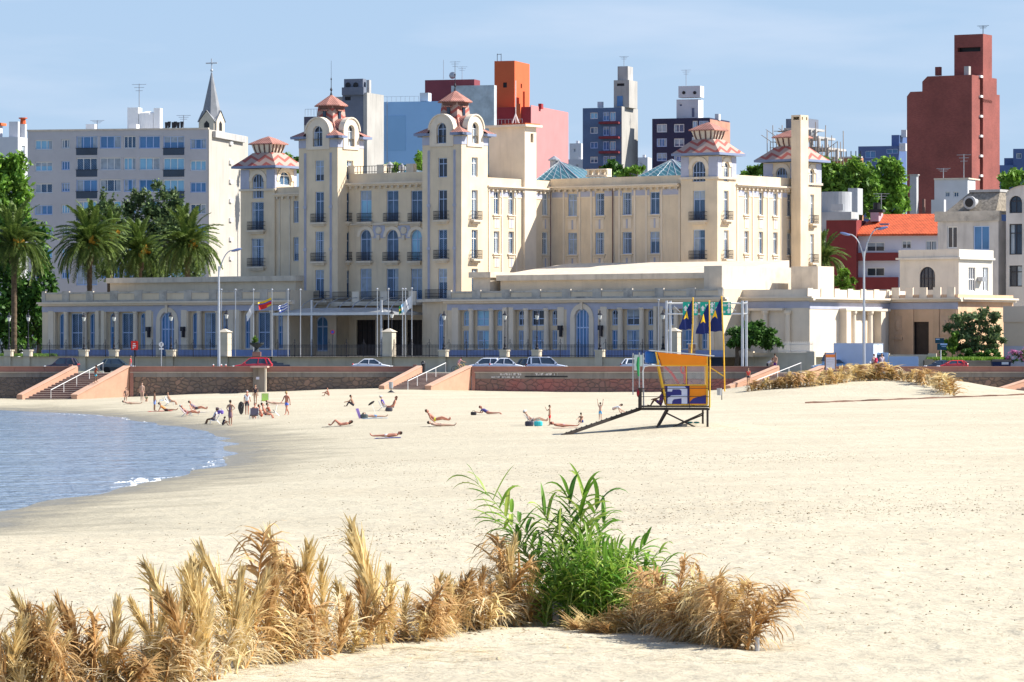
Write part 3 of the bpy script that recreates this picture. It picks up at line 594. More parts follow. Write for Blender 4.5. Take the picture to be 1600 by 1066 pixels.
def tower(pxl, pxr, px2, u1, ztop, gz, wins, swins, label_roof):
    """square tower with a round-headed gable on each face, hipped patterned roof, small belvedere and spire"""
    v0 = 0.0; u0 = H.ua(pxl, v0); u1 = H.ua(pxr, v0); v1 = H.va(px2, u1)
    hf = [hole(0, *w_, v=v0) for w_ in wins]; hs = [hole(0, *w_, u=u1) for w_ in swins]
    zt = H.z(ztop, u1, v0)
    gF, gS = (u0 + u1) / 2, (v0 + v1) / 2; rI_ = (u1 - u0) * .30 * .42; rS_ = (v1 - v0) * .30 * .42
    t = mass('tower', u0, u1, v0, v1, -1, zt, hf + [(gF - rI_, gF + rI_, zt - .85, zt, False)], hs + [(gS - rS_, gS + rS_, zt - .85, zt, False)], M['cream'])
    Ft, St = Fr.front(v0), Fr.side(u1)
    fill(t, Ft, hf, [WC, WG, WC]); fill(t, St, hs, [WM], fw=.09)
    for h in hf[1:3]: balcony(t, Ft, h[0] - .28, h[1] + .28, h[2] + .02)
    for h in hs[1:3]: balcony(t, St, h[0] - .2, h[1] + .2, h[2] + .02)
    wF = u1 - u0; flutes(t, Ft, (u0 + wF * .17, u1 - wF * .17), hf[3][2], zt - 1.6); cF = (u0 + u1) / 2; cS = (v0 + v1) / 2; wS = v1 - v0
    for (a, b_) in ((u0, cF - wF * .30), (cF + wF * .30, u1)): mb = MB(); mb.pbox(Ft, a, b_, zt - 1.0, zt - .12, -.05, -.002); mb.build('frieze', M['lav'], t)
    for (a, b_) in ((v0, cS - wS * .30), (cS + wS * .30, v1)): mb = MB(); mb.pbox(St, a, b_, zt - 1.0, zt - .12, -.05, -.002); mb.build('frieze', M['lav'], t)
    # hipped roof, eaves broken by the gables
    o = .7; ez = zt; pk = zt + 2.3; mb = MB(); b = [(u0 - o, v0 - o, ez + .28), (u1 + o, v0 - o, ez + .28), (u1 + o, v1 + o, ez + .28), (u0 - o, v1 + o, ez + .28)]
    q = .9; c = [(cF - q, cS - q, pk), (cF + q, cS - q, pk), (cF + q, cS + q, pk), (cF - q, cS + q, pk)]
    mids = [tuple((Vector(b[k]) * .48 + Vector(c[k]) * .52) - Vector((0, 0, .35))) for k in range(4)]
    for k in range(4):
        n_ = (k + 1) % 4; mb.face([mids[k], mids[n_], c[n_], c[k]])
        if k > 1: mb.face([b[k], b[n_], mids[n_], mids[k]]); continue
        hw = wF * .30; B0, B1, A0, A1 = (Vector(q_) for q_ in (b[k], b[n_], mids[k], mids[n_])); LB, LA = (B1 - B0).length, (A1 - A0).length; fb, fa = .5 - hw / LB, .5 - hw / LA
        mb.face([B0, B0.lerp(B1, fb), A0.lerp(A1, fa), A0]); mb.face([B0.lerp(B1, 1 - fb), B1, A1, A0.lerp(A1, 1 - fa)])
    mb.build('hipped_roof', M['pinktile'], t)
    for pt_, a0, a1, cc, half in ((Ft, u0 - o, u1 + o, cF, wF * .30), (St, v0 - o, v1 + o, cS, wS * .30)):
        for x0, x1 in ((a0, cc - half), (cc + half, a1)):
            mb = MB(); mb.pbox(pt_, x0, x1, ez + .02, ez + .3, -o, -.003); mb.build('eave', M['ribblue'], t)
    mb = MB(); mb.box(u0 - o, u0 - .003, v0 + .003, v1 + o, ez - .1, ez + .27); mb.box(u0, u1, v1 + .003, v1 + o, ez - .1, ez + .27); mb.build('eave', M['ribblue'], t)
    # gables
    gt = H.z(gz, cF, v0)
    for pt_, cc, half, nm in ((Ft, cF, wF * .30, 'f'), (St, cS, wS * .30, 's')):
        g = MB(); wh = half * .42; z1 = gt - half; z0 = zt - 1.2; wz0 = zt - .85; wz1 = gt - half * .52
        D = -.12
        # front of the gable with an arched opening
        n = 14; rO = half; rI = wh
        zi = wz1 - rI
        outer = [(cc - rO, z0), (cc - rO, z1)] + [(cc - rO * math.cos(math.pi * k / n), z1 + rO * math.sin(math.pi * k / n)) for k in range(1, n)] + [(cc + rO, z1), (cc + rO, z0)]
        inner = [(cc - rI, wz0), (cc - rI, zi)] + [(cc - rI * math.cos(math.pi * k / n), zi + rI * math.sin(math.pi * k / n)) for k in range(1, n)] + [(cc + rI, zi), (cc + rI, wz0)]
        for k in range(len(outer) - 1):
            g.face([pt_(*outer[k], D), pt_(*outer[k + 1], D), pt_(*inner[k + 1], D), pt_(*inner[k], D)])
            g.face([pt_(*inner[k], D), pt_(*inner[k + 1], D), pt_(*inner[k + 1], .3), pt_(*inner[k], .3)])
            g.face([pt_(*outer[k], D), pt_(*outer[k + 1], D), pt_(*outer[k + 1], wF * .42), pt_(*outer[k], wF * .42)], 0 if k in (0, len(outer) - 2) else 1)
        g.face([pt_(cc - rO, z0, D), pt_(cc + rO, z0, D), pt_(cc + rI, wz0, D), pt_(cc - rI, wz0, D)])
        # thick rim
        for k in range(1, len(outer) - 2):
            p, q_ = outer[k], outer[k + 1]; m1 = 1.10
            P1 = (cc + (p[0] - cc) * m1, z1 + (p[1] - z1) * m1); Q1 = (cc + (q_[0] - cc) * m1, z1 + (q_[1] - z1) * m1)
            g.face([pt_(*p, D - .12), pt_(*q_, D - .12), pt_(*Q1, D - .12), pt_(*P1, D - .12)]); g.face([pt_(*P1, D - .12), pt_(*Q1, D - .12), pt_(*Q1, .5), pt_(*P1, .5)]); g.face([pt_(*p, D - .12), pt_(*q_, D - .12), pt_(*q_, D), pt_(*p, D)])
        g.build('arched_gable', [M['cream2'], M['pinktile']], t)
        window(t, pt_, cc - rI, cc + rI, wz0, wz1, d=.28, arch=True, mats=[M['wframe'] if nm == 's' else M['frame'], M['glass']])
    # belvedere
    r0 = 1.55; z0 = zt + 1.1; z1 = zt + 3.75; mb = MB(); s2 = math.sqrt(2)
    mb.lathe([(r0 * 1.12 * s2 * .75, z0), (r0 * s2 * .68, z1)], (cF, cS, 0), 4, a0=math.pi / 4); mb.build('belvedere', M['zigdark'], t)
    for pt_, cc, off in ((Ft, cF, cS - v0 - r0 * .74), (St, cS, u1 - cF - r0 * .74)):
        mb = MB(); mb.pbox(pt_, cc - .2, cc + .2, z0 + 1.0, z0 + 2.1, off - .12, off + .2, 0); mb.pbox(pt_, cc - .5, cc + .5, z0 + 2.1, z0 + 2.25, off - .3, off + .2, 1); mb.build('lantern_window', [M['glass'], M['pinktile']], t)
    mb = MB(); mb.lathe([(r0 * .98, z1 - .3), (r0 * 1.0, z1)], (cF, cS, 0), 8, a0=math.pi / 8); mb.build('bracket_band', M['riser'], t)
    mb = MB(); mb.lathe([(r0 * 1.28, z1 + .002), (r0 * 1.28, z1 + .12), (.08, z1 + 1.35)], (cF, cS, 0), 8, a0=math.pi / 8); mb.build('belvedere_roof', M['pinktile'], t)
    mb = MB(); mb.lathe([(.16, z1 + 1.3), (.05, z1 + 1.7), (.16, z1 + 1.9), (.04, z1 + 2.2), (.04, z1 + 3), (.1, z1 + 3.1), (.02, z1 + 3.3), (.015, z1 + 5.2 if pxl < 500 else z1 + 4.4)], (cF, cS, 0), 6); mb.build('finial', M['iron'], t)
    return t, u0, u1, v1
M['zigdark'] = M['zig']
fw = lambda c, w_: (c - w_, c + w_)
TRt, TRu0, TRu1, TRv1 = tower(660, 721, 762, 0, 211, 180,
    [(684.5, 698.5, 247, 277), (684.5, 698.5, 297, 344), (684.5, 698.5, 359, 405), (684.5, 698.5, 420, 467)],
    [(737, 746.5, 246, 276), (737, 746.5, 297, 344), (737, 746.5, 359, 405), (737, 746.5, 420, 467)], '')
TLt, TLu0, TLu1, TLv1 = tower(467, 527.5, 568, 0, 216, 185,
    [(492.5, 506, 251, 283), (492.5, 506, 300, 348), (492.5, 506, 362, 409), (492.5, 506, 422, 467)],
    [(542, 552, 251, 281), (542, 552, 301, 347), (542, 552, 363, 408), (542, 552, 423, 466)], '')
balcony(TLt, Fr.front(0), H.ua(477), H.ua(516), H.z(470, H.ua(500)), 1.0, .8); balcony(TRt, Fr.front(0), H.ua(671), H.ua(699), H.z(467, H.ua(690)), 1.0, .8)

# recessed entrance bay between the towers
vr = H.va(545, TLu1); u0, u1 = TLu1 + .01, TRu0 - .01
hr = []
for (a, b) in ((563, 580.5), (604, 622.5), (642, 660.5)):
    b = min(b, 659.6)
    hr += [hole(0, a, b, 298, 348, v=vr), hole(0, a, b, 359, 409, v=vr, arch=True), hole(0, a, b, 420, 468, v=vr), hole(0, a - 6, b + (6 if b < 650 else 0), 500, 556, v=vr)]
z1 = H.z(270, (u0 + u1) / 2, vr)
rec = mass('entrance_bay', u0, u1, vr, vr + 12, -1, z1, [h for h in hr if h[1] < u1], rev=.35)
Fv = Fr.front(vr); hk = [h for h in hr if h[1] < u1]
for i, h in enumerate(hk):
    if h[3] < 5.2: window(rec, Fv, *h[:4], mats=[M['black'], M['door']], name='door', mull=3)
    else: window(rec, Fv, *h[:4], arch=h[4], mats=[WL, WC, WC][i % 3] if h[3] > 12 else WC)
for (a, b) in ((561, 582), (602, 624.5), (640.5, 659.5)):
    ua, ub = H.ua(a, vr), H.ua(b, vr); balcony(rec, Fv, ua, ub, H.z(347, ua, vr), .95, .4); balcony(rec, Fv, ua, ub, H.z(408, ua, vr), .95, .5)
cornice(rec, Fv, u0, u1, H.z(285, (u0 + u1) / 2, vr), .7)
mb = MB(); zb = H.z(349.5, (u0 + u1) / 2, vr); mb.pbox(Fv, u0, u1, zb - .12, zb + .08, -.25, -.003)
mb.build('string_course', M['trim'], rec)
for px in (592, 631.5):   # roundels and brackets between the arches
    mb = MB(); a = H.ua(px, vr); z = H.z(357, a, vr); mb.pbox(Fv, a - .85, a + .85, z - 1.1, z + .35, -.03, -.002, 1)
    mb.lathe([(.42, 0), (.42, .1), (.3, .16)], (0, 0, 0), 14); n = 14 * 3
    i0 = len(mb.v) - n; mb.v[i0:] = [pt for pt in [Fv(a + p[0], z - .2 + p[1], -.03 - p[2]) for p in mb.v[i0:]]]
    mb.pbox(Fv, a - .2, a + .2, z - 1.3, z - .75, -.22, -.032)
    mb.build('roundel', [M['trim'], M['lav']], rec)
for h in [h for h in hk if h[4]]:
    mb = MB(); r = (h[1] - h[0]) / 2; cx_ = (h[0] + h[1]) / 2; zt = h[3] - r
    for k in range(12):
        a, b = math.pi * k / 12, math.pi * (k + 1) / 12; c = [(cx_ + q * math.cos(t_), zt + q * math.sin(t_)) for q, t_ in ((r + .02, a), (r + .02, b), (r + .42, b), (r + .42, a))]
        mb.face([Fv(*p, -.12) for p in c]); mb.face([Fv(*c[2], -.12), Fv(*c[3], -.12), Fv(*c[3], 0), Fv(*c[2], 0)]); mb.face([Fv(*c[0], -.12), Fv(*c[1], -.12), Fv(*c[1], 0), Fv(*c[0], 0)])
    mb.build('arch_moulding', M['cream2'], rec)
# terrace with railing above the canopy
ct = MB(); zc = H.z(472, (u0 + u1) / 2, vr); ct.box(u0, u1, vr - 3.2, vr - .01, zc - .4, zc); ct.build('terrace_slab', M['trim'], rec)
for k in range(3):
    a0 = u0 + (u1 - u0) * (k + .06) / 3; balcony(rec, Fr.front(vr - 3.2), a0, a0 + (u1 - u0) * .22, zc + .02, 1.1, .05)
    mb = MB(); mb.box(a0 + (u1 - u0) * .23, a0 + (u1 - u0) * .31, vr - 3.2, vr - 3.0, zc, zc + 1.15); mb.build('parapet_panel', M['cream2'], rec)
# entrance canopy
cn_ = MB(); zq = H.z(491, (u0 + u1) / 2, -4); cn_.box(TLu0 + 1.5, TRu0 + .6, -6.5, -.5, zq - .12, zq + .18); cn_.hexa([(TLu0 + 2, -6.5, zq + .18), (TRu0, -6.5, zq + .18), (TRu0, -.6, zq + .18), (TLu0 + 2, -.6, zq + .18), (TLu0 + 4.5, -4.5, zq + .7), (TRu0 - 2, -4.5, zq + .7), (TRu0 - 2, -1, zq + .7), (TLu0 + 4.5, -1, zq + .7)])
cn_.build('entrance_canopy', M['galv'], rec)
for k in range(9):
    mb = MB(); a = TLu0 + 2 + k * (TRu0 - TLu0 - 3) / 8; mb.tube([(a, -.6, zq + 1.9), (a, -2.2, zq + 1.8), (a, -3.8, zq + 1.2), (a, -4.8, zq + .3)], .05, 5); mb.build('canopy_rib', M['grey'], rec)
for px in (487, 596): mb = MB(); a = H.ua(px, -6.3); mb.tube([(a, -6.3, -1), (a, -6.3, H.z(469, a, -6.3))], .13, 8); mb.build('canopy_post', M['galv'], rec)
# balustrade on the roof of the bay
mb = MB(); zr = z1
for px in (549, 595, 641): a = H.ua(px, vr + .2); mb.pbox(Fr.front(vr + .2), a - .5, a + .5, zr - .02, zr + .95, -.1, .5)
for px0, px1 in ((554, 590), (600, 636)):
    a, b = H.ua(px0, vr + .2), H.ua(px1, vr + .2)
    for zz in (.15, .8): mb.pbox(Fr.front(vr + .2), a, b, zr + zz, zr + zz + .06, 0, .06, 1)
    for k in range(9): x = a + (b - a) * k / 8; mb.pbox(Fr.front(vr + .2), x - .03, x + .03, zr, zr + .8, .01, .05, 1)
mb.build('roof_balustrade', [M['trim'], M['iron']], rec)

# left wing and left pavilion
vl = 3.0; u0p, u1p = H.ua(376, vl), H.ua(430, vl); zl = lambda y, u=u1p: H.z(y, u, vl)
hl = [hole(0, 458.5, 466.5, 314, 348, v=vl), hole(0, 458.5, 466.5, 371, 408, v=vl)]
lw = mass('left_wing', u1p + .01, TLu0 - .01, vl, vl + 14, -1, zl(293), [h for h in hl], rev=.3)
Fl = Fr.front(vl); fill(lw, Fl, hl, [WG, WC]); cornice(lw, Fl, u1p, TLu0 - .02, zl(301, TLu0))
for a in (H.ua(437, vl), H.ua(453, vl)): mb = MB(); mb.pbox(Fl, a - .09, a + .09, 0, zl(306), -.06, -.002); mb.build('pilaster', M['trim'], lw)
def pavilion(px0, px1, px2, v, eave, cup, wins, arch, swins, sarch, label, lip=.78, blind_s=False, below=-1, nm='pavilion'):
    u0, u1 = H.ua(px0, v), H.ua(px1, v); v1 = H.va(px2, u1); zt = H.z(eave, u1, v)
    hf = [hole(0, *arch, v=v, arch=True)] if arch else []; hf += [hole(0, *q, v=v) for q in wins]
    hs = [hole(0, *sarch, u=u1, arch=True)] if sarch else []; hs += [hole(0, *q, u=u1) for q in swins]
    t = mass(nm, u0, u1, v, v1, below, zt, hf, hs); Ft, St = Fr.front(v), Fr.side(u1)
    for h in hf:
        window(t, Ft, *h[:4], arch=h[4], mats=WG if h[4] else WC, trans=.45 if h[4] else .72, mull=3 if h[4] else 1)
        if not h[4]: balcony(t, Ft, h[0] - .25, h[1] + .25, h[2] + .02)
    for h in hs:
        window(t, St, *h[:4], arch=h[4], mats=WM, fw=.09)
        if not h[4]: balcony(t, St, h[0] - .2, h[1] + .2, h[2] + .02)
    for pt_, a0, a1, hh in ((Ft, u0, u1, [h for h in hf if h[4]]), (St, v, v1, [h for h in hs if h[4]])):
        mb = MB(); zc_ = hh[0][2] if hh else zt - 3
        zf0 = zt - 2.3; cuts = [(a0, a1)] if not hh else [(a0, hh[0][0] - .45), (hh[0][1] + .45, a1)]
        for c0, c1 in cuts:
            if c1 > c0: mb = MB(); mb.pbox(pt_, c0, c1, zf0, zt - .1, -.05, -.002); mb.build('frieze', M['lav'], t)
        for h in hh:
            mb = MB(); r = (h[1] - h[0]) / 2; cx_ = (h[0] + h[1]) / 2; zz = h[3] - r
            for k in range(12):
                a, b = math.pi * k / 12, math.pi * (k + 1) / 12; c = [(cx_ + q * math.cos(t_), zz + q * math.sin(t_)) for q, t_ in ((r + .02, a), (r + .02, b), (r + .5, b), (r + .5, a))]
                mb.face([pt_(*p, -.1) for p in c]); mb.face([pt_(*c[2], -.1), pt_(*c[3], -.1), pt_(*c[3], 0), pt_(*c[2], 0)])
            mb.build('arch_moulding', M['cream2'], t)
        mb = MB(); mb.pbox(pt_, a0 - .1, a1 + .1, zf0 - .25, zf0 - .002, -.2, -.003); mb.build('string_course', M['trim'], t)
    b = [(u0 - lip, v - lip), (u1 + lip, v - lip), (u1 + lip, v1 + lip), (u0 - lip, v1 + lip)]; cu, cv = (u0 + u1) / 2, (v + v1) / 2
    mb = MB(); mb.box(u0 - lip, u1 + lip, v - lip, v1 + lip, zt + .06, zt + .32); mb.build('eave', M['ribblue'], t)
    def ring(s, z): return [(cu + (x - cu) * s, cv + (y - cv) * s, z) for x, y in b]
    rz = zt + .322; zm = rz + 1.55; mb = MB(); A = ring(.985, rz); B = ring(.70, rz + .75); C = ring(.42, zm)
    for p, q in ((A, B), (B, C)):
        for k in range(4): n_ = (k + 1) % 4; mb.face([p[k], p[n_], q[n_], q[k]])
    mb.build('patterned_roof', M['zig'], t)
    # flared lantern with ribs, and cap roof
    mb = MB(); D = ring(.36, zm - .1); E = ring(.46, zm + .95)
    for k in range(4): n_ = (k + 1) % 4; mb.face([D[k], D[n_], E[n_], E[k]], 0)
    for k in range(4):
        n_ = (k + 1) % 4
        for f_ in (.12, .37, .63, .88):
            p = Vector(D[k]).lerp(Vector(D[n_]), f_); q = Vector(E[k]).lerp(Vector(E[n_]), f_); mb.tube([p, (p + q) / 2 + ((p + q) / 2 - Vector((cu, cv, (p.z + q.z) / 2))).normalized() * .08, q], .09, 4, 1)
    mb.build('lantern', [M['cream2'], M['riser']], t)
    mb = MB(); G = ring(.54, zm + .952); K_ = ring(.54, zm + 1.07); T_ = (cu, cv, zm + 1.95); s = ring(.2, zm + 1.68)
    mb.face(G); 
    for k in range(4): n_ = (k + 1) % 4; mb.face([G[k], G[n_], K_[n_], K_[k]]); mb.face([K_[k], K_[n_], s[n_], s[k]]); mb.face([s[k], s[n_], T_])
    mb.build('cap_roof', M['pinktile'], t)
    return t, u0, u1, v1
PL, *_ = pavilion(376, 429, 463, vl - .25, 263, 0, [(393, 412, 316, 360), (393, 412, 373, 417)], (394.5, 412, 272, 310), [], (436, 455, 268, 290), '')

# wing running back from the right tower
uw = -.4; vw0, vw1 = TRv1 + .01, H.va(860, uw); Sw = Fr.side(uw)
cols = ((771.5, 780.5), (794.5, 803), (817, 826), (847.5, 856.5))
hw = [hole(0, a, b, y0 + k * .4, y1 + k * .4, u=uw) for k, (a, b) in enumerate(cols) for y0, y1 in ((299.5, 335.5), (361.5, 396.5), (427, 462))]
zw = H.z(277, uw, vw0); w1 = mass('side_wing', uw - 10, uw, vw0, vw1 + 12, -1, zw, (), [h for h in hw if h[1] < vw1])
fill(w1, Sw, [h for h in hw if h[1] < vw1], [WM], fw=.09); cornice(w1, Sw, vw0, vw1 - .1, H.z(289.5, uw, vw0))
def dress(parent, pt, hs, z0, bays, lavz, rowgap=True):
    """slim pilasters, lavender panels and the hanging panels under each window"""
    mb = MB()
    for a in bays: mb.pbox(pt, a - .12, a + .12, z0, lavz[1] + .1, -.08, -.002, 0)
    for h in hs:
        c = (h[0] + h[1]) / 2; w_ = (h[1] - h[0]) / 2
        mb.pbox(pt, h[0] - .18, h[1] + .18, h[2] - .14, h[2], -.16, -.002, 0)
        mb.pbox(pt, h[0] - .05, h[1] + .05, h[2] - .42, h[2] - .28, -.14, -.002, 0)
        mb.pbox(pt, h[0] + .05, c - .12, h[2] - 1.5, h[2] - .45, -.04, -.002, 0); mb.pbox(pt, c + .12, h[1] - .05, h[2] - 1.5, h[2] - .45, -.04, -.002, 0); mb.pbox(pt, c - .1, c + .1, h[2] - 1.5, h[2] - .45, -.05, -.003, 1)
    for i in range(len(bays) - 1):
        mid = [h for h in hs if bays[i] < (h[0] + h[1]) / 2 < bays[i + 1]]
        xs = [bays[i] + .13, bays[i + 1] - .13]; 
        if mid: m0 = min(h[0] for h in mid) - .05; m1 = max(h[1] for h in mid) + .05; segs = [(xs[0], m0), (m1, xs[1])]
        else: segs = [tuple(xs)]
        for s0, s1 in segs:
            if s1 - s0 > .1: mb.pbox(pt, s0, s1, lavz[0], lavz[1], -.035, -.002, 1); mb.pbox(pt, s0, s1, lavz[0] - .16, lavz[0] - .02, -.06, -.002, 0)
    mb.build('wall_dressing', [M['cream2'], M['lav']], parent)
va = lambda px: H.va(px, uw)
dress(w1, Sw, [h for h in hw if h[1] < vw1], 2, [va(764), va(784), va(806.5), va(829.5), vw1 - .1], (H.z(305, uw, vw0), H.z(297, uw, vw0)))
mb = MB(); mb.tube([(uw + .1, vw1 - .1, 0), (uw + .1, vw1 - .1, zw - 1)], .07, 6); mb.build('drainpipe', M['riser'], w1)

# long rear wing facing the beach
v2 = vw1; u2e = H.ua(1064, v2); F2 = Fr.front(v2)
cols = ((887.5, 901.5), (930, 944), (972.5, 987), (1015.5, 1030.5))
h2 = [hole(0, a, b, y0, y1, v=v2) for k, (a, b) in enumerate(cols) for y0, y1 in ((303 - k, 338 - k), (364 - k * .6, 398 - k * .6), (427, 462))]
z2 = H.z(280, uw, v2); w2 = mass('rear_wing', uw + .01, u2e, v2, v2 + 12, -1, z2, h2)
fill(w2, F2, h2, [WC, WG, WC, WC]); cornice(w2, F2, uw + .2, u2e, H.z(292.5, uw, v2), .75)
uu = lambda px: H.ua(px, v2)
dress(w2, F2, h2, 2, [uu(861.5), uu(881), uu(906), uu(924), uu(958.5), uu(968), uu(992), uu(1010), uu(1034), uu(1062)], (H.z(309, uw, v2), H.z(300.5, uw, v2)))
mb = MB()
for px in (958.5,): mb.tube([(uu(px), v2 - .16, 0), (uu(px), v2 - .16, z2 - 1)], .07, 6)
mb.build('drainpipe', M['riser'], w2)
# right pavilion
PR, pu0, pu1, pv1 = pavilion(1064, 1121, 1150, v2 - .8, 243, 0, [(1083, 1101.5, 298, 345), (1083, 1101.5, 359, 406)], (1082, 1102, 252, 284), [(1131, 1138.5, 298, 344), (1131, 1138.5, 360, 405)], (1131, 1139, 253, 284), '')
# side wing to the rear pavilion
u3 = pu1 - .35; va3 = lambda px: H.va(px, u3); v3e = va3(1252); S3 = Fr.side(u3)
cols = ((1163, 1170), (1185.5, 1192.5), (1208, 1215), (1230, 1237))
h3 = [hole(0, a, b, y0 + k * 1.1, y1 + k * .9, u=u3) for k, (a, b) in enumerate(cols) for y0, y1 in ((299.5, 335.5), (361, 396))]
w3 = mass('side_wing', pu0, u3, pv1 + .01, v3e, -1, H.z(273, u3, pv1), (), h3); fill(w3, S3, h3, [WM], fw=.09)
cornice(w3, S3, pv1 + .02, v3e, H.z(287, u3, pv1)); dress(w3, S3, h3, 4, [va3(1152), va3(1176), va3(1199.5), va3(1221), va3(1240)], (H.z(304, u3, pv1), H.z(297, u3, pv1)))
# rear pavilion, in front of it the tall chimney
PB, bu0, bu1, bv1 = pavilion(1193, 1250, 1283, va3(1243), 253, 0, [], (1213, 1230, 262, 292), [(1266, 1272, 304, 350), (1266, 1272, 366, 411)], (1264.5, 1271.5, 264, 292), '', lip=.8)
cu1 = bu1 + .25; cv0 = H.va(1251, cu1 + .9); mb = MB(); zc = H.z(180, cu1, cv0); cc0, cc1 = cu1 + .9 - 1.25, cu1 + .9
cvv1 = H.va(1263, cc1)
wall(mb, Fr.front(cv0), cc0, cc1, -1, zc, [(cc0 + .25, cc1 - .2, zc - .55, zc - .2)], .2); wall(mb, Fr.side(cc1), cv0, cvv1, -1, zc, [(cv0 + .2, cv0 + .5, zc - .55, zc - .2), (cvv1 - .5, cvv1 - .2, zc - .55, zc - .2)], .2)
mb.face([(cc0, cv0, -1), (cc0, cvv1, -1), (cc0, cvv1, zc), (cc0, cv0, zc)]); mb.face([(cc0, cvv1, -1), (cc1, cvv1, -1), (cc1, cvv1, zc), (cc0, cvv1, zc)]); mb.face([(cc0, cv0, zc), (cc1, cv0, zc), (cc1, cvv1, zc), (cc0, cvv1, zc)])
mb.build('chimney', M['cream'], hotel)
# roof-top block, tank and skylights
vq = 12; a0, a1 = H.ua(764, vq), H.ua(820, vq); vv = H.va(838, a1); rb = mass('rooftop_block', a0, a1, vq, vv, 8, H.z(198, a1, vq), [], [(vq + (vv - vq) * .5, vq + (vv - vq) * .75, H.z(222, a1, vq), H.z(208, a1, vq))], M['cream2'])
mb = MB(); z_ = H.z(198, a1, vq); mb.box(a0 - .4, a1 + .5, vq - .5, vv + .5, z_, z_ + .25); mb.box(a0 + 2, a1 + .3, vq - .3, vv + .3, z_ + .251, z_ + .4, 1); mb.build('roof_slab', [M['cream2'], M['roofred']], rb)
mb = MB(); mb.tube([(a0 + 3, vq + 1, z_), (a0 + 3, vq + 1, z_ + 5.3)], .05, 5); 
for k in range(4): mb.tube([(a0 + 3 + .6 * math.cos(k * 1.57), vq + 1 + .6 * math.sin(k * 1.57), z_ + .3), (a0 + 3, vq + 1, z_ + 1.6)], .03, 4)
mb.build('aerial', M['white'], rb)
def pyramid(px0, px1, pxa, pyb, pya, v, nm, m, dep=8):
    a, b, c = H.ua(px0, v), H.ua(px1, v), H.ua(pxa, v + dep / 2); z0 = H.z(pyb, (a + b) / 2, v); zt = H.z(pya, c, v + dep / 2); mb = MB()
    B = [(a, v, z0), (b, v, z0), (b, v + dep, z0), (a, v + dep, z0)]
    for k in range(4): mb.face([B[k], B[(k + 1) % 4], (c, v + dep / 2, zt)])
    o = mb.build(nm, m, hotel)
    mb = MB()
    for k in range(4):
        p, q = Vector(B[k]), Vector(B[(k + 1) % 4]); T_ = Vector((c, v + dep / 2, zt)); mb.tube([p, T_], .07, 4)
        for f_ in (.2, .4, .6, .8): s = p.lerp(q, f_); mb.tube([s, s.lerp(T_, .98)], .04, 4)
    mb.build('glazing_bars', M['galv'], o); return o
pyramid(836, 905, 874, 281, 252, v2 + 3, 'skylight', M['tealglass']); pyramid(990, 1075, 1050, 278, 249, v2 + 3, 'skylight', M['tealglass'], 7); pyramid(600, 668, 634, 282, 262, vr + 3, 'skylight', M['tealglass'])
for px, py in ((609, 256), (628, 259)):
    mb = MB(); a = H.ua(px, vr + 2); z = H.z(py, a, vr + 2); mb.lathe([(.18, z - 3), (.18, z - .5), (.42, z - .45), (.42, z - .1), (.03, z + .25)], (a, vr + 2, 0), 10); mb.build('roof_vent', M['grey'], hotel)
mb = MB(); a = H.ua(866, v2 + 7); z = H.z(252, a, v2 + 7); mb.lathe([(.5, z - 1), (.5, z), (.7, z + .05), (.7, z + .2), (.1, z + .6)], (a, v2 + 7, 0), 10)
mb.build('roof_vent', M['grey'], hotel)
mb = MB(); a = H.ua(915, v2 + 1); z = H.z(277, a, v2 + 1); mb.box(a, a + 2.9, v2 + 1, v2 + 2, z, z + .25); mb.box(a, a + 2.9, v2 + 1, v2 + 2, z + .75, z + .9)
for k in range(4): mb.box(a + .15 + k * .85, a + .4 + k * .85, v2 + 1.1, v2 + 1.9, z + .25, z + .75)
mb.build('rooftop_chimney', M['cream2'], hotel)

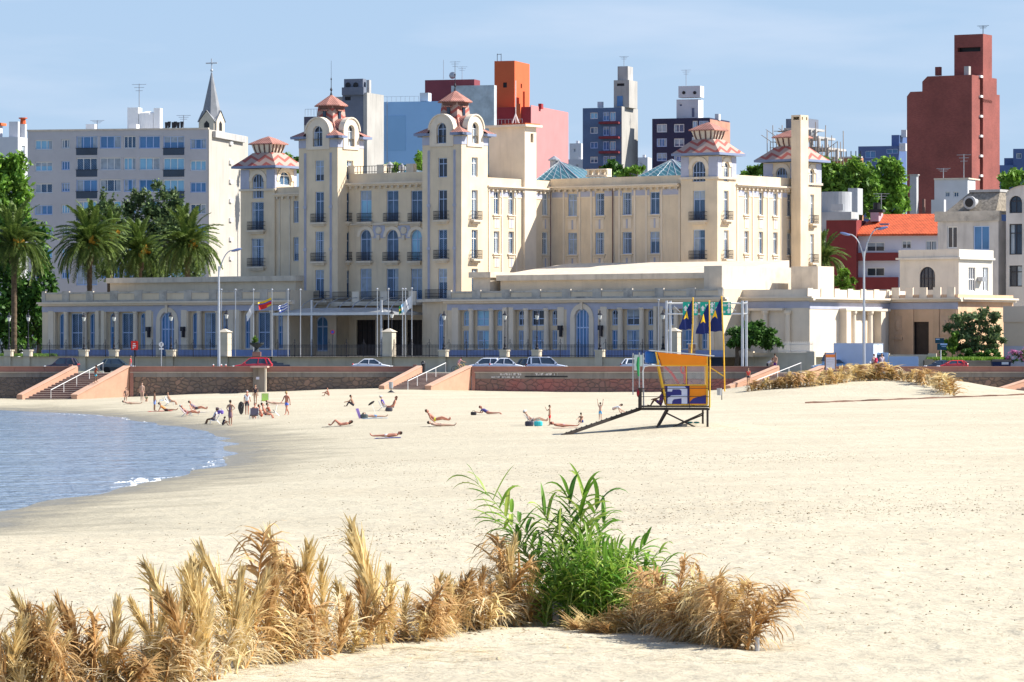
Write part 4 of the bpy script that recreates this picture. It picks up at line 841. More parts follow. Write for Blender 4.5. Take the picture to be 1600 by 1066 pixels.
# ------------------------------------------------------------------ the low front building (podium)
vp = -5.0
def trip(px, w_=35):   # one bay: arched sidelight, broad door, arched sidelight; openings as photo columns
    return [(px - w_ * .5, px - w_ * .5 + 9.5), (px - 10, px + 10), (px + w_ * .5 - 9.5, px + w_ * .5)]
def podium(pxa, pxb, tys, bys, par, cor, bays, doors, nm, v=vp, ext=18, glass=WB, split=False, columns=True, baseb=True, m=None, gl2=None):
    a0, a1 = H.ua(pxa, v), H.ua(pxb, v); mid = (a0 + a1) / 2; zz = lambda y, px: H.z(y, H.ua(px, v), v)
    zp = (H.z(par, a0, v) + H.z(par, a1, v)) / 2; zt = H.z(tys, mid, v); zb_ = H.z(bys, mid, v); hs = []
    for b in bays:
        for k, (x0, x1) in enumerate(trip(b[0], b[1])):
            if split: zsm = zt - (zt - zb_) * .46; hs += [(H.ua(x0, v), H.ua(x1, v), zsm + .25, zt, k != 1), (H.ua(x0, v), H.ua(x1, v), zb_, zsm - .25, False)]
            else: hs.append((H.ua(x0, v), H.ua(x1, v), zb_, zt, k != 1))
    dh = [(H.ua(x - 11, v), H.ua(x + 11, v), zb_ - 1.0, zt + .1, True) for x in doors]
    bh = [(H.ua(b[0] - b[1] * .5 - 2.5, v), H.ua(b[0] + b[1] * .5 + 2.5, v), zb_ - .1, zt + .38, False) for b in bays]
    t = mass(nm, a0, a1, v, v + ext, -1.2, zp, bh + dh, m=m, rev=.5); pt = Fr.front(v); ptb = Fr.front(v + .5)
    for bq in bh: mb = MB(); wall(mb, ptb, bq[0], bq[1], bq[2], bq[3], [h for h in hs if bq[0] < h[0] < bq[1]], .22); mb.build('bay_wall', m or M['cream'], t)
    for i, h in enumerate(hs):
        g = glass
        if split and h[2] > zb_ + 1 and (h[0] > H.ua(780, v)): g = [M['frame'], M['glass']]
        elif split: g = [M['frame'], M['blind'] if h[0] < H.ua(780, v) else M['glassb']]
        elif i % 3 == 1: g = [M['frame'], M['curtain'] if gl2 else M['glassb']]
        window(t, ptb, *h[:4], arch=h[4], mats=g, trans=.45, fw=.09, d=.18)
    for h in dh: window(t, pt, *h[:4], arch=True, mats=[M['frame'], M['glassb']], mull=3, trans=.62, fw=.14, name='door')
    # plinth, frieze, cornice, parapet dressing
    zc = (H.z(cor, a0, v) + H.z(cor, a1, v)) / 2; segs = []; xs = sorted([(h[0] - .05, h[1] + .05) for h in dh]); s0 = a0
    for x0, x1 in xs: segs.append((s0, x0)); s0 = x1
    segs.append((s0, a1)); mb = MB()
    for x0, x1 in segs: mb.pbox(pt, x0, x1, -1, zb_ - .12, -.1, -.002)
    mb.build('plinth', M['blueband'], t)
    mb = MB(); mb.pbox(pt, a0, a1, zc - 1.15, zc - .5, -.05, -.002); mb.build('frieze', M['lav'], t)
    cornice(t, pt, a0 - .3, a1 + .7, zc, .7, .42, False)
    mb = MB(); n = int((a1 - a0) / 3.6)
    for k in range(n + 1):
        a = a0 + (a1 - a0) * k / n; w_ = .55; mb.pbox(pt, max(a0, a - w_), min(a1, a + w_), zc + .02, zp + .14, -.1, .12, 0)
    mb.pbox(pt, a0, a1, zp - .2, zp - .002, -.06, -.002, 0); mb.pbox(pt, a0, a1, zc + .02, zc + .2, -.06, -.002, 0); mb.build('parapet_dressing', M['dirty'], t)
    # columns, pilasters
    if columns:
        for b in bays:
            tr = trip(*b)
            for px in ((tr[0][1] + tr[1][0]) / 2, (tr[1][1] + tr[2][0]) / 2):
                mb = MB(); a = H.ua(px, v); mb.lathe([(.36, zb_ - .12), (.36, zb_ + .05), (.29, zb_ + .12), (.26, zt - .1), (.34, zt), (.36, zt + .2)], (a, v + .12, 0), 12); mb.build('column', M['cream2'], t)
        for b in bays:
            for sx_ in (-1, 1):
                mb = MB(); a = H.ua(b[0] + sx_ * (b[1] * .5 + 8.6), v); zz0 = zb_ - .1
                for q in range(9): mb.pbox(pt, a - .42, a + .42, zz0 + q * (zt + .3 - zz0) / 9, zz0 + (q + 1) * (zt + .3 - zz0) / 9 - .05, -.09, -.002)
                mb.pbox(pt, a - .4, a + .4, zz0, zt + .3, -.06, -.001); mb.build('pilaster', M['cream2'], t)
    for h in dh:
        mb = MB(); wall(mb, lambda a, b, d=0: pt(a, b, d - .03), h[0] - 1.1, h[1] + 1.1, zb_ - 1.2, zc - .45, [h], .03); mb.build('blue_surround', M['lav'], t)
        mb = MB(); r = (h[1] - h[0]) / 2; cx_ = (h[0] + h[1]) / 2; zq_ = h[3] - r
        for k in range(12):
            a, b = math.pi * k / 12, math.pi * (k + 1) / 12; c = [(cx_ + q * math.cos(t_), zq_ + q * math.sin(t_)) for q, t_ in ((r + .03, a), (r + .03, b), (r + .55, b), (r + .55, a))]
            mb.face([pt(*p, -.16) for p in c]); mb.face([pt(*c[2], -.16), pt(*c[3], -.16), pt(*c[3], 0), pt(*c[2], 0)]); mb.face([pt(*c[0], -.16), pt(*c[1], -.16), pt(*c[1], 0), pt(*c[0], 0)])
        mb.pbox(pt, cx_ - .16, cx_ + .16, h[3] - .1, h[3] + .85, -.3, -.161)
        for sx_ in (-1, 1): mb.pbox(pt, cx_ + sx_ * (r + .3) - .3, cx_ + sx_ * (r + .3) + .3, zb_ - 1.1, zq_, -.14, -.002)
        mb.build('arch_moulding', M['cream2'], t)
        for sx_ in (-1, 1):
            mb = MB(); a = cx_ + sx_ * 2.6; mb.pbox(pt, a - .1, a + .1, zb_ + 1.3, zb_ + 2.0, -.5, -.12); mb.pbox(pt, a - .22, a + .22, zb_ + 2.0, zb_ + 2.5, -.62, -.2); mb.build('wall_lantern', M['iron'], t)
    return t, a0, a1, zc, zp, zb_, zt
pA = podium(66, 453, 489, 545, 455.5, 471, [(117, 57), (196, 57), (325, 57), (409, 61)], [262], 'front_building', gl2=True)
podium(699, 1130, 484, 545.5, 453.5, 466.5, [(751, 62), (837, 62), (985, 66), (1071, 62)], [910], 'front_building', split=True, ext=22)
# rounded corner by the entrance with its blue door, left of the right section
cA0, cA1 = H.ua(660, -1.4), H.ua(698.5, vp); c0 = (H.ua(660, -1.4), -1.4); c1 = (H.ua(698.6, vp), vp)
dx, dy = c1[0] - c0[0], c1[1] - c0[1]; Ld = math.hypot(dx, dy); ex, ey = dx / Ld, dy / Ld
ptc = lambda a, b, d=0: (c0[0] + ex * a - ey * d, c0[1] + ey * a + ex * d, b)
f0 = (684 - 660) / 38.6 * Ld; zcr = H.z(468, -4, -3); mb = MB(); hd = (f0, f0 + 1.6, .3, H.z(490, -4, -3), True); wall(mb, ptc, 0, Ld, -1.2, zcr, [hd], .4)
mb.face([ptc(0, zcr - .01), ptc(Ld, zcr - .01), (c1[0], 0, zcr - .01), (c0[0], 0, zcr - .01)]); cc_ = mb.build('corner_wall', M['cream'], hotel)
window(cc_, ptc, *hd[:4], arch=True, mats=WB, mull=2, fw=.16, name='door')
mb = MB(); mb.pbox(ptc, 0, Ld, zcr - .3, zcr, -.7, -.003); mb.build('ledge', M['trim'], cc_)
# blue arched door in the base of the left tower
mb = MB(); a = H.ua(493, -.3); a2 = H.ua(512, -.3); pt3 = Fr.front(-.3)
dz1 = H.z(494, a, 0); dd = MB(); wall(dd, pt3, H.ua(478), H.ua(528), -1, H.z(491, a, 0), [(a, a2, .5, dz1, True)], .28); dw = dd.build('porch_wall', M['cream2'], hotel); window(dw, pt3, a, a2, .5, dz1, d=.26, arch=True, mats=WB, fw=.16, name='door')
# setback hall roofs above the podium
def hall(px0, px1, v, ytop, yslab, dep, nm, slope=0, ws=None, mm=None):
    a0, a1 = H.ua(px0, v), H.ua(px1, v); mid = (a0 + a1) / 2; z0 = 3.5; zt = H.z(ytop, mid, v)
    zs = H.z(yslab, mid, v); t = mass(nm, a0, a1, v, v + dep, z0, zs, (), (), mm or M['cream'])
    mb = MB(); mb.hexa([(a0 - .3, v - .4, zs), (a1 + .3, v - .4, zs), (a1 + .3, v + dep, zs), (a0 - .3, v + dep, zs), (a0 - .3, v - .4, zs + .6), (a1 + .3, v - .4, zs + .6), (a1 + .3, v + dep, zs + .6 + slope), (a0 - .3, v + dep, zs + .6 + slope)]); mb.build('roof_slab', M['trim'], t)
    return t
hall(172, 462, vp + 4, 432, 441, 8, 'setback_hall', 0, mm=M['cream']); hall(782, 1126, vp + 4, 418, 437, 13, 'setback_hall', 1.5); hall(739, 766, vp + 3.4, 426, 434, 6, 'setback_hall', 0, mm=M['trim'])
# stepping back to the right
uA1 = H.ua(1130, vp); vB = H.va(1160, uA1); uB1 = H.ua(1265, vB); vC = H.va(1389, uB1)
tB = mass('return_building', uA1 - 8, uB1, vB, vC + 4, -1.5, H.z(452, uB1, vB), [], [], M['cream2'])
ptB, ptS = Fr.front(vB), Fr.side(uB1); zc = H.z(464, uA1, vB); zcS = H.z(464.5, uB1, vB); cornice(tB, ptB, uA1, uB1 + .7, zc, .7, .42, False); cornice(tB, ptS, vB - .0, vC, zcS, .7, .42, False)
mb = MB(); mb.pbox(ptB, uA1, uB1, zc - 1.2, zc - .5, -.05, -.002); mb.pbox(ptS, vB, vC, zcS - 1.2, zcS - .5, -.05, -.002); mb.build('frieze', M['lav'], tB)
for px in (1169, 1198, 1233): mb = MB(); a = H.ua(px, vB); mb.lathe([(.4, -1), (.4, .2), (.3, .3), (.27, zc - 1.9), (.38, zc - 1.7), (.4, zc - 1.45)], (a, vB - .3, 0), 12); mb.build('column', M['cream2'], tB)
mb = MB(); mb.pbox(ptB, uA1 + .6, uB1 - 3.0, zc - 1.45, zc - 1.2, -.5, -.002)
mb.build('lintel', M['cream2'], tB)
for px in (1327, 1353): mb = MB(); a = H.va(px, uB1); mb.lathe([(.4, -1), (.4, .2), (.3, .3), (.27, zc - 1.9), (.38, zc - 1.7), (.4, zc - 1.45)], (uB1 + .5, a, 0), 12); mb.build('column', M['cream2'], tB)
mb = MB(); mb.pbox(ptS, H.va(1311, uB1), H.va(1380, uB1), zc - 1.45, zc - 1.2, -.9, -.002); mb.build('lintel', M['cream2'], tB)
for px in (1312, 1366): mb = MB(); a = H.va(px, uB1); mb.pbox(ptS, a, a + .9, -1, zc - 1.451, -.85, -.002); mb.build('pilaster', M['cream2'], tB)
n = 6
for k in range(n + 1): mb = MB(); a = vB + (vC - vB) * k / n; mb.pbox(ptS, a - .5, min(vC, a + .5), zcS + .02, H.z(452, uB1, vB) + .12, -.1, -.002); mb.build('parapet_block', M['cream2'], tB)
t = mass('upper_block', H.ua(1100, vB - 2), H.ua(1128, vB - 2), vB - 2, H.va(1240, H.ua(1128, vB - 2)), 3, H.z(416, H.ua(1128, vB), vB), (), (), M['trim'])
ub = H.ua(1278, vB + 9); mass('upper_block', H.ua(1236, vB + 9), ub, vB + 9, H.va(1303, ub), 3, H.z(416, ub, vB + 9), (), (), M['trim'])
# orange-beige annexe at the right end
ax = mat('peach_render', (.66, .44, .28), .85, .08, .7, stain=.35, streak=True); uC1 = H.ua(1497, vC); vD = H.va(1540, uC1)
dor = (H.ua(1427, vC), H.ua(1452, vC), -.5, H.z(503, H.ua(1440, vC), vC), False)
tC = mass('annexe', uB1 - 3, uC1, vC, vD + 6, -1.5, H.z(461, uB1, vC), [dor], [], ax); ptC = Fr.front(vC); window(tC, ptC, *dor[:4], mats=[M['door'], M['door']], name='door', d=.3, mull=0, trans=.55)
zc = H.z(466, uB1, vC); cornice(tC, ptC, uB1, uC1 + .6, zc, .7, .42, False); cornice(tC, Fr.side(uC1), vC, vD + 6, zc, .7, .42, False)
mb = MB(); mb.pbox(ptC, uB1, uC1, zc - 1.2, zc - .5, -.05, -.002); mb.build('frieze', M['lav'], tC)
for px in (1394, 1424, 1456, 1464, 1492): mb = MB(); a = H.ua(px, vC); mb.pbox(ptC, a - .3, a + .3, -1.5, zc - 1.21, -.12, -.002); mb.build('pilaster', ax, tC)
for px in (1403, 1476): mb = MB(); a = H.ua(px, vC); mb.pbox(ptC, a - .5, a + .5, zc - 3.9, zc - 1.9, -.08, -.002); mb.ball(Vector(ptC(a, zc - 2.9, -.1)), (.3, .12, .6), 8, 6); mb.pbox(ptC, a - .6, a + .6, zc - 4.4, zc - 4.15, -.2, -.002); mb.build('relief_panel', mat('peach_relief', (.62, .42, .28), .85, .08, 1), tC)
n = 5
for k in range(n): mb = MB(); a = uB1 + (uC1 - uB1) * (k + .5) / n; mb.pbox(ptC, a - .45, a + .45, zc + .01, zc + 1.1, -.1, .1); mb.build('parapet_block', M['cream2'], tC)

# garden ground in front of and around the hotel
O2 = Vector((H.X, H.Y, 0))
def loc(u, v, z=0): return Vector((H.X + u * H.c + v * H.s, H.Y - u * H.s + v * H.c, z))
# ------------------------------------------------------------------ garden terrace and its wall
def Yg(px): return 456 - px / 1064 * 35
ZG = 4.35
mb = MB(); p0, p1 = P(-300, 500, Yg(-300)), P(1175, 500, Yg(1175)); mb.face([(p0.x, p0.y + .25, ZG), (p1.x, p1.y + .25, ZG), (60, 440, ZG), (60, 520, ZG), (-120, 620, ZG)])
tag(mb.build('garden_ground', M['paving']), kind='structure')
GX = lambda px: P(px, 500, Yg(px)).x
def gline(pxa, pxb):
    a = Vector((GX(pxa), Yg(pxa), 0)); b = Vector((GX(pxb), Yg(pxb), 0)); d = (b - a).normalized(); n = Vector((d.y, -d.x, 0)); L = (b - a).length
    return a, d, n, L   # n points towards the camera
def gpt(a, d, n): return lambda s, z, q=0: (a.x + d.x * s - n.x * q, a.y + d.y * s - n.y * q, z)
stone_c = mat('cream_wall_stone', (.60, .53, .42), .85, .1, .8, stain=.25, streak=True)
PILL = [-40, 14, 44, 131, 178, 267, 693.8, 789, 839, 937.5, 1036]; BIGP = [350, 608, 1052]
def garden_wall(pxa, pxb, label, group='lengths of garden wall in front of the hotel'):
    a, d, n, L = gline(pxa, pxb); base = (a.x, a.y, ZP - .1); t = empty('garden_wall', base, math.atan2(d.y, d.x), label, 'wall', group)
    def W(x0, x1, y0, y1, z0, z1, mb, mi=0): mb.box(x0, x1, y0, y1, z0, z1, mi)
    mb = MB(); W(0, L, 0, .35, 0, 1.42, mb); W(0, L, -.05, .4, 1.42, 1.55, mb); W(0, L, -.03, .38, 1.0, 1.06, mb); mb.build('wall', stone_c, t)
    for px in PILL + BIGP:
        if pxa - 1 <= px <= pxb + 1:
            s = (Vector((GX(px), Yg(px), 0)) - a).dot(d); mb = MB(); big = px in BIGP; w_ = .55 if big else .42; hh = 4.25 if big else 2.35
            mb.box(s - w_, s + w_, -.25, .65 if big else .55, -.05, hh)
            if big:
                for k in range(6): mb.box(s - w_ - .02, s + w_ + .02, -.27, .67, .3 + k * .66, .3 + k * .66 + .62)
                mb.hexa([(s - w_ - .15, -.4, hh), (s + w_ + .15, -.4, hh), (s + w_ + .15, .8, hh), (s - w_ - .15, .8, hh), (s - .1, .1, hh + .35), (s + .1, .1, hh + .35), (s + .1, .3, hh + .35), (s - .1, .3, hh + .35)])
            else: mb.box(s - w_ - .05, s + w_ + .05, -.3, .6, hh - .18, hh)
            mb.build('pillar', stone_c, t)
    # iron fence between the pillars
    ps = sorted([pxa] + [p for p in PILL + BIGP if pxa < p < pxb] + [pxb])
    for q0, q1 in zip(ps[:-1], ps[1:]):
        s0 = (Vector((GX(q0), Yg(q0), 0)) - a).dot(d) + .6; s1 = (Vector((GX(q1), Yg(q1), 0)) - a).dot(d) - .6
        if s1 - s0 < 1: continue
        mb = MB(); z0 = 1.56
        for zz in (z0 + .15, z0 + 1.05, z0 + 1.25): mb.box(s0, s1, .13, .17, zz, zz + .05)
        k = s0
        while k < s1:
            mb.box(k, k + .03, .14, .165, z0, z0 + 1.32); k += .17
        k = s0
        while k < s1:
            mb.box(k, k + .05, .13, .18, z0, z0 + 1.9)
            for q in (-.25, .25): mb.tube([(k + q, .15, z0 + 1.28), (k + q * .6, .15, z0 + 1.5), (k, .15, z0 + 1.6)], .018, 4)
            k += 2.1
        mb.build('iron_fence', M['iron'], t)
    return t
garden_wall(-200, 352, 'cream garden wall with lamp pillars at the left, up to the tall pillar'); garden_wall(425, 1064, 'cream garden wall with iron fence right of the hotel steps')
a, d, n, L = gline(352, 425); t = empty('garden_wall', (a.x, a.y, ZP - .1), math.atan2(d.y, d.x), 'short garden wall under the urn planter', 'wall', 'lengths of garden wall in front of the hotel'); mb = MB(); mb.box(0, L - .2, 0, .35, 0, 1.5); mb.build('wall', stone_c, t)
# broad steps up to the hotel entrance (seen as dark horizontal bands)
a, d, n, L = gline(427, 560)
# right-hand garden wall, lit on its return
def plainwall(pxa, Ya, pxb, Yb, h, label, m=None, th=.35):
    a = Vector(((pxa - CX) * Ya / F, Ya, ZP - .1)); b = Vector(((pxb - CX) * Yb / F, Yb, ZP - .1)); L = (b - a).length; t = empty('garden_wall', a, math.atan2(b.y - a.y, b.x - a.x), label, 'wall', 'low walls by the road at the right'); mb = MB()
    mb.box(0, L, 0, th, 0, h - .14); mb.box(-.05, L + .05, -.06, th + .06, h - .14, h); mb.build('wall', m or stone_c, t)
    for s in (.35, L - .35): mb = MB(); mb.box(s - .42, s + .42, -.1, th + .1, 0, h + .12); mb.build('pillar', m or stone_c, t)
    return t
t = plainwall(1166, 420, 1272, 417.5, 2.05, 'cream wall behind the round dark green tree'); mb = MB()
for k in range(34): x = 3.4 + k * .11; mb.box(x, x + .03, .15, .18, 2.05, 3.1 + .1 * (k % 2))
for z in (2.2, 2.9): mb.box(3.3, 7.1, .14, .19, z, z + .05)
mb.build('fence_panel', M['white'], t)
plainwall(1378, 419, 1462, 418, 1.85, 'cream wall to the right of the box truck'); plainwall(1446, 416.6, 1566, 416.4, 1.25, 'low tan wall under the shrubs at the right', mat('tan_wall', (.46, .36, .24), .9, .12, 1))

# ------------------------------------------------------------------ city buildings behind
def opening(fr, x0, x1, y0, y1, v=0, u=None, arch=False):
    if u is None: a0, a1 = fr.ua(x0, v), fr.ua(x1, v); z = lambda y: fr.z(y, (a0 + a1) / 2, v)
    else: a0, a1 = fr.va(x0, u), fr.va(x1, u); z = lambda y: fr.z(y, u, (a0 + a1) / 2)
    return (a0, a1, z(y1), z(y0), arch)
def block(fr, parent, name, px0, pxc, px1, ytop, m, wf=(), ws=(), v=0, zb=-2, wm=None, rev=.25, ybot=None, mull=1, wms=None, dv=None, trans=0, fw=.09):
    u0, u1 = fr.ua(px0, v), fr.ua(pxc, v); v1 = fr.va(px1, u1) if px1 else v + dv; zt = fr.z(ytop, u1, v)
    if ybot is not None: zb = fr.z(ybot, u1, v)
    hf = [opening(fr, *w_[:4], v=v, arch=len(w_) > 4) for w_ in wf]; hs = [opening(fr, *w_, u=u1) for w_ in ws]
    mb = MB(); Ff, Sf = fr.front(v), fr.side(u1); wall(mb, Ff, u0, u1, zb, zt, hf, rev); wall(mb, Sf, v, v1, zb, zt, hs, rev)
    mb.face([(u0, v, zb), (u0, v1, zb), (u0, v1, zt), (u0, v, zt)]); mb.face([(u0, v1, zb), (u1, v1, zb), (u1, v1, zt), (u0, v1, zt)]); mb.face([(u0, v, zt), (u1, v, zt), (u1, v1, zt), (u0, v1, zt)])
    if zb > 0: mb.face([(u0, v, zb), (u1, v, zb), (u1, v1, zb), (u0, v1, zb)])
    o = mb.build(name, m, parent)
    for i, h in enumerate(hf): window(o, Ff, *h[:4], arch=h[4], mats=(wm[(i * 7 + i // 3) % len(wm)] if wm else [M['wframe'], M['curtain']]), d=rev * .8, mull=mull, trans=trans, fw=fw)
    for i, h in enumerate(hs): window(o, Sf, *h[:4], arch=h[4], mats=wms or [M['wframe'], M['glass']], d=rev * .8, mull=mull, trans=trans, fw=fw)
    return o, u0, u1, v1, zt
def aerial(fr, parent, px, yb, yt, v=1, m=None, arms=True):
    a = fr.ua(px, v); z0, z1 = fr.z(yb, a, v), fr.z(yt, a, v); mb = MB(); mb.tube([(a, v, z0), (a, v, z1)], .06, 4)
    if arms:
        for f_, l in ((.97, 1.0), (.85, .7), (.72, .5)): z = z0 + (z1 - z0) * f_; mb.tube([(a - l, v, z), (a + l, v, z)], .04, 4)
    mb.build('aerial', m or M['grey'], parent)
WA = [[M['wframe'], M['blind']], [M['frame'], M['glassb']], [M['wframe'], M['curtain']], [M['wframe'], M['blind']], [M['frame'], M['glassb']]]
# 1 apartment block at the left
f1 = Fr(325, 546, 2.75, 12); b1 = f1.thing('apartment_block', 'long pale mauve apartment block with six floors of cyan windows behind the palms', 'building')
wins = []; logg = []
for k in range(7):
    y = k * 33.9
    for x0, x1, ya, yb in ((54.5, 82, 219, 234), (96, 109, 218, 232), (156, 189, 212.5, 232), (193, 212.5, 212.5, 232), (217, 250, 212.5, 232), (297, 322, 217, 233)): wins.append((x0, x1, ya + y, yb + y))
    for x0, x1 in ((119, 152), (255, 288)): wins.append((x0, x1, 213 + y, 242.5 + y))
m1 = mat('mauve_render', (.49, .475, .48), .85, .06, .3, stain=.12); o, u0, u1, v1, zt = block(f1, b1, 'walls', 43, 325, 386, 202, m1, wins, [(357, 361, 222 + 34 * k, 244 + 34 * k) for k in range(6)], wm=WA, mull=2, fw=.12, rev=.3, wms=[M['white'], M['wframe']])
for k in range(6):
    for x0, x1 in ((119, 152), (255, 288)):
        h = opening(f1, x0, x1, 232 + k * 33.9, 242.5 + k * 33.9); mb = MB(); pt = Fr.front(0); mb.pbox(pt, h[0], h[1], h[2], h[3], -.02, .02, 0); mb.pbox(pt, h[0] - .1, h[1] + .1, h[3], h[3] + .07, -.06, .05, 1); mb.build('balcony_rail', [M['glass'], M['iron']], o)
mb = MB(); mb.box(u1 + .002, u1 + .14, -.02, v1, 0, zt - .05); sp_ = mb.build('side_wall', mat('stained_beige_concrete', (.44, .41, .365), .9, .08, .25, stain=.35, streak=True), b1)
for k in range(7): mb = MB(); vv = f1.va(358, u1); zz = f1.z(221 + 30 * k, u1, vv); mb.box(u1 + .141, u1 + .4, vv - .6, vv + .6, zz - .5, zz); mb.build('window_ledge', M['white'], sp_)
mb = MB(); Z_ = zt; mb.box(u0 - .1, u1 + .1, -.12, .3, Z_ + .001, Z_ + .2); mb.build('coping', M['trim'], b1)
o, *_ = block(f1, b1, 'side_parapet', 332, 337, 385, 205, M['concrete'], v=1.5, zb=zt - 1, dv=None)
block(f1, b1, 'rooftop_block', 199, 216, 222, 168, M['white'], v=6, ybot=203); mb = MB(); a = f1.ua(228, 6); mb.lathe([(1.4, zt - .5), (1.4, zt + 2.6), (.2, zt + 2.9)], (a, 7, 0), 16); mb.build('water_tank', M['white'], b1)
block(f1, b1, 'rooftop_block', 240, 250, 254, 169, M['white'], v=6, ybot=203); block(f1, b1, 'vent_box', 134, 148, 151, 194, M['white'], v=3, ybot=203); block(f1, b1, 'vent_box', 201, 213, 218, 194, M['white'], v=3, ybot=203)
aerial(f1, b1, 217.5, 170, 131, 6.5); aerial(f1, b1, 152, 203, 188, 3); aerial(f1, b1, 287, 203, 180, 3)
lm = MB()
for k, px in enumerate((260, 264.5, 270.5, 274, 278.5, 284)): mb = MB(); a = f1.ua(px, 2.5); z = f1.z(191 - (k % 2), a, 2.5); mb.hexa([(a - .18, 2.5, z - .9), (a + .15, 2.5, z - .8), (a + .15, 2.56, z - .8), (a - .18, 2.56, z - .9), (a - .22, 2.5, z), (a + .22, 2.5, z), (a + .22, 2.56, z), (a - .22, 2.56, z)]); mb.build('hanging_laundry', M['black'], b1)
# 2 church spire
f2 = Fr(336, 700, 2.75, 25); b2 = f2.thing('church_spire', 'grey slate church spire with gabled dormers and a cross on top', 'spire'); slate = mat('slate', (.24, .25, .27), .8, .15, 1)
u0, u1 = f2.ua(312, 0), f2.ua(336, 0); w_ = u1 - u0; c = (u0 + u1) / 2; zt = f2.z(186, c, 0); za = f2.z(113, c, 2)
mb = MB(); mb.box(u0, u1, 0, w_, 0, zt); mb.build('belfry', M['concrete'], b2); mb = MB(); mb.lathe([(w_ * .62, zt - 1), (w_ * .60, zt + .2), (.08, za)], (c, w_ / 2, 0), 8, a0=math.pi / 8); mb.build('steeple', slate, b2)
for k in range(4):
    mb = MB(); g = [(-1.4, zt - 2.5), (1.4, zt - 2.5), (1.4, zt - .3), (0, zt + 1.3), (-1.4, zt - .3)]; R4 = Matrix.Rotation(k * math.pi / 2, 4, 'Z')
    A = [Vector((x, -w_ * .58, z)) for x, z in g]; B = [Vector((x, 0, z)) for x, z in g]; mb.raw(A + B, [(0, 1, 2, 3, 4), (2, 3, 8, 7), (3, 4, 9, 8), (1, 2, 7, 6), (4, 0, 5, 9)]); mb.raw([(-1.7, -w_ * .62, zt - .5), (0, -w_ * .62, zt + 1.5), (0, -.5, zt + 1.5), (-1.7, -.5, zt - .5), (1.7, -w_ * .62, zt - .5), (1.7, -.5, zt - .5)], [(0, 1, 2, 3), (1, 4, 5, 2)], 1)
    mb.raw([(-.5, -w_ * .585, zt - 2), (.5, -w_ * .585, zt - 2), (.5, -w_ * .585, zt - .8), (0, -w_ * .585, zt - .3), (-.5, -w_ * .585, zt - .8)], [(0, 1, 2, 3, 4)], 2)
    mb.v = [tuple(Matrix.Translation((c, w_ / 2, 0)) @ (R4 @ Vector(p))) for p in mb.v]; mb.build('gable', [M['trim'], slate, M['black']], b2)
mb = MB(); z9 = f2.z(92, c, 2); mb.tube([(c, w_ / 2, za - .3), (c, w_ / 2, z9)], .12, 6); zc = f2.z(99, c, 2); mb.tube([(c - 1.1, w_ / 2, zc), (c + 1.1, w_ / 2, zc)], .12, 6); mb.ball((c, w_ / 2, za + .3), .25); mb.build('cross', M['galv'], b2)
# 3 far left house
f3 = Fr(28, 640, 2.75, 16); b3 = f3.thing('apartment_block', 'white apartment block with a red chimney pot at the far left edge', 'building'); pw = mat('pale_render', (.56, .57, .60), .8, .06, .5)
block(f3, b3, 'walls', -60, 28, 43, 214, pw, [(-10, -4, 225, 240)], [(34, 39, 228, 244)]); block(f3, b3, 'stair_block', 14, 28, 31, 190, pw, v=2, ybot=220); block(f3, b3, 'roof_slab', -40, 2, 10, 192, M['roofred'], v=2, ybot=196); block(f3, b3, 'stair_block', -40, 0, 4, 196, pw, v=2.5, ybot=216)
block(f3, b3, 'chimney', 31, 39, 42, 194, pw, v=3, ybot=220); a = f3.ua(36, 4); z = f3.z(194, a, 4); mb = MB(); mb.lathe([(.5, z), (.4, z + .8), (.7, z + .85), (.7, z + 1)], (a, 4, 0), 10); mb.build('chimney_pot', M['roofred'], b3)
# 4 grey concrete tower behind the left hotel tower
f4 = Fr(568, 620, 2.75, 20); b4 = f4.thing('office_tower', 'dark grey concrete tower with two round vents in its rooftop tank', 'building'); cg = mat('blue_grey_concrete', (.15, .17, .22), .9, .15, .3, stain=.3); cl = mat('light_stained_concrete', (.40, .385, .36), .9, .10, .25, stain=.5, streak=True)
block(f4, b4, 'front_wall', 535, 568, None, 148, cg, [(539, 548, 151, 157)], dv=2, wm=[[M['black'], M['black']]]); u0 = f4.ua(568.2, .02); mb = MB(); v1 = f4.va(594, u0); zt = f4.z(145, u0, 0); mb.box(u0, u0 + .6, -.1, v1, 0, zt); mb.box(u0 - 6, u0, 2.01, v1, 0, zt - .4); mb.build('side_wall', cl, b4)
block(f4, b4, 'tank', 534, 568, 572, 136, cg, v=-.4, ybot=148); oo, a0, a1, vv, z_ = block(f4, b4, 'tank', 537.5, 567, 572, 123, cg, v=.4, ybot=136); 
for px in (544, 556): a = f4.ua(px, .4); mb = MB(); mb.lathe([(.42, 0), (.42, .1)], (0, 0, 0), 14); mb.v = [(a + x, .39 - z, f4.z(133, a, 0) + y) for x, y, z in mb.v]; mb.build('round_vent', M['black'], b4)
block(f4, b4, 'tank', 572.5, 577, 580, 125, M['concrete'], v=1, ybot=146); block(f4, b4, 'lower_wing', 475, 553, 556, 181, mat('dark_fascia', (.10, .09, .12), .8, .1, 1), v=1.0, ybot=194); block(f4, b4, 'lower_wing', 475, 552, 554, 193, M['concrete'], v=1.3)
mb = MB(); a0, a1 = f4.ua(476, 1), f4.ua(499, 1); z = f4.z(181, a0, 1)
for k in range(6): a = a0 + (a1 - a0) * k / 5; mb.tube([(a, 1.2, z), (a, 1.2, z + 1.0)], .035, 4)
mb.tube([(a0, 1.2, z + 1), (a1, 1.2, z + 1)], .035, 4); mb.build('railing', M['grey'], b4)
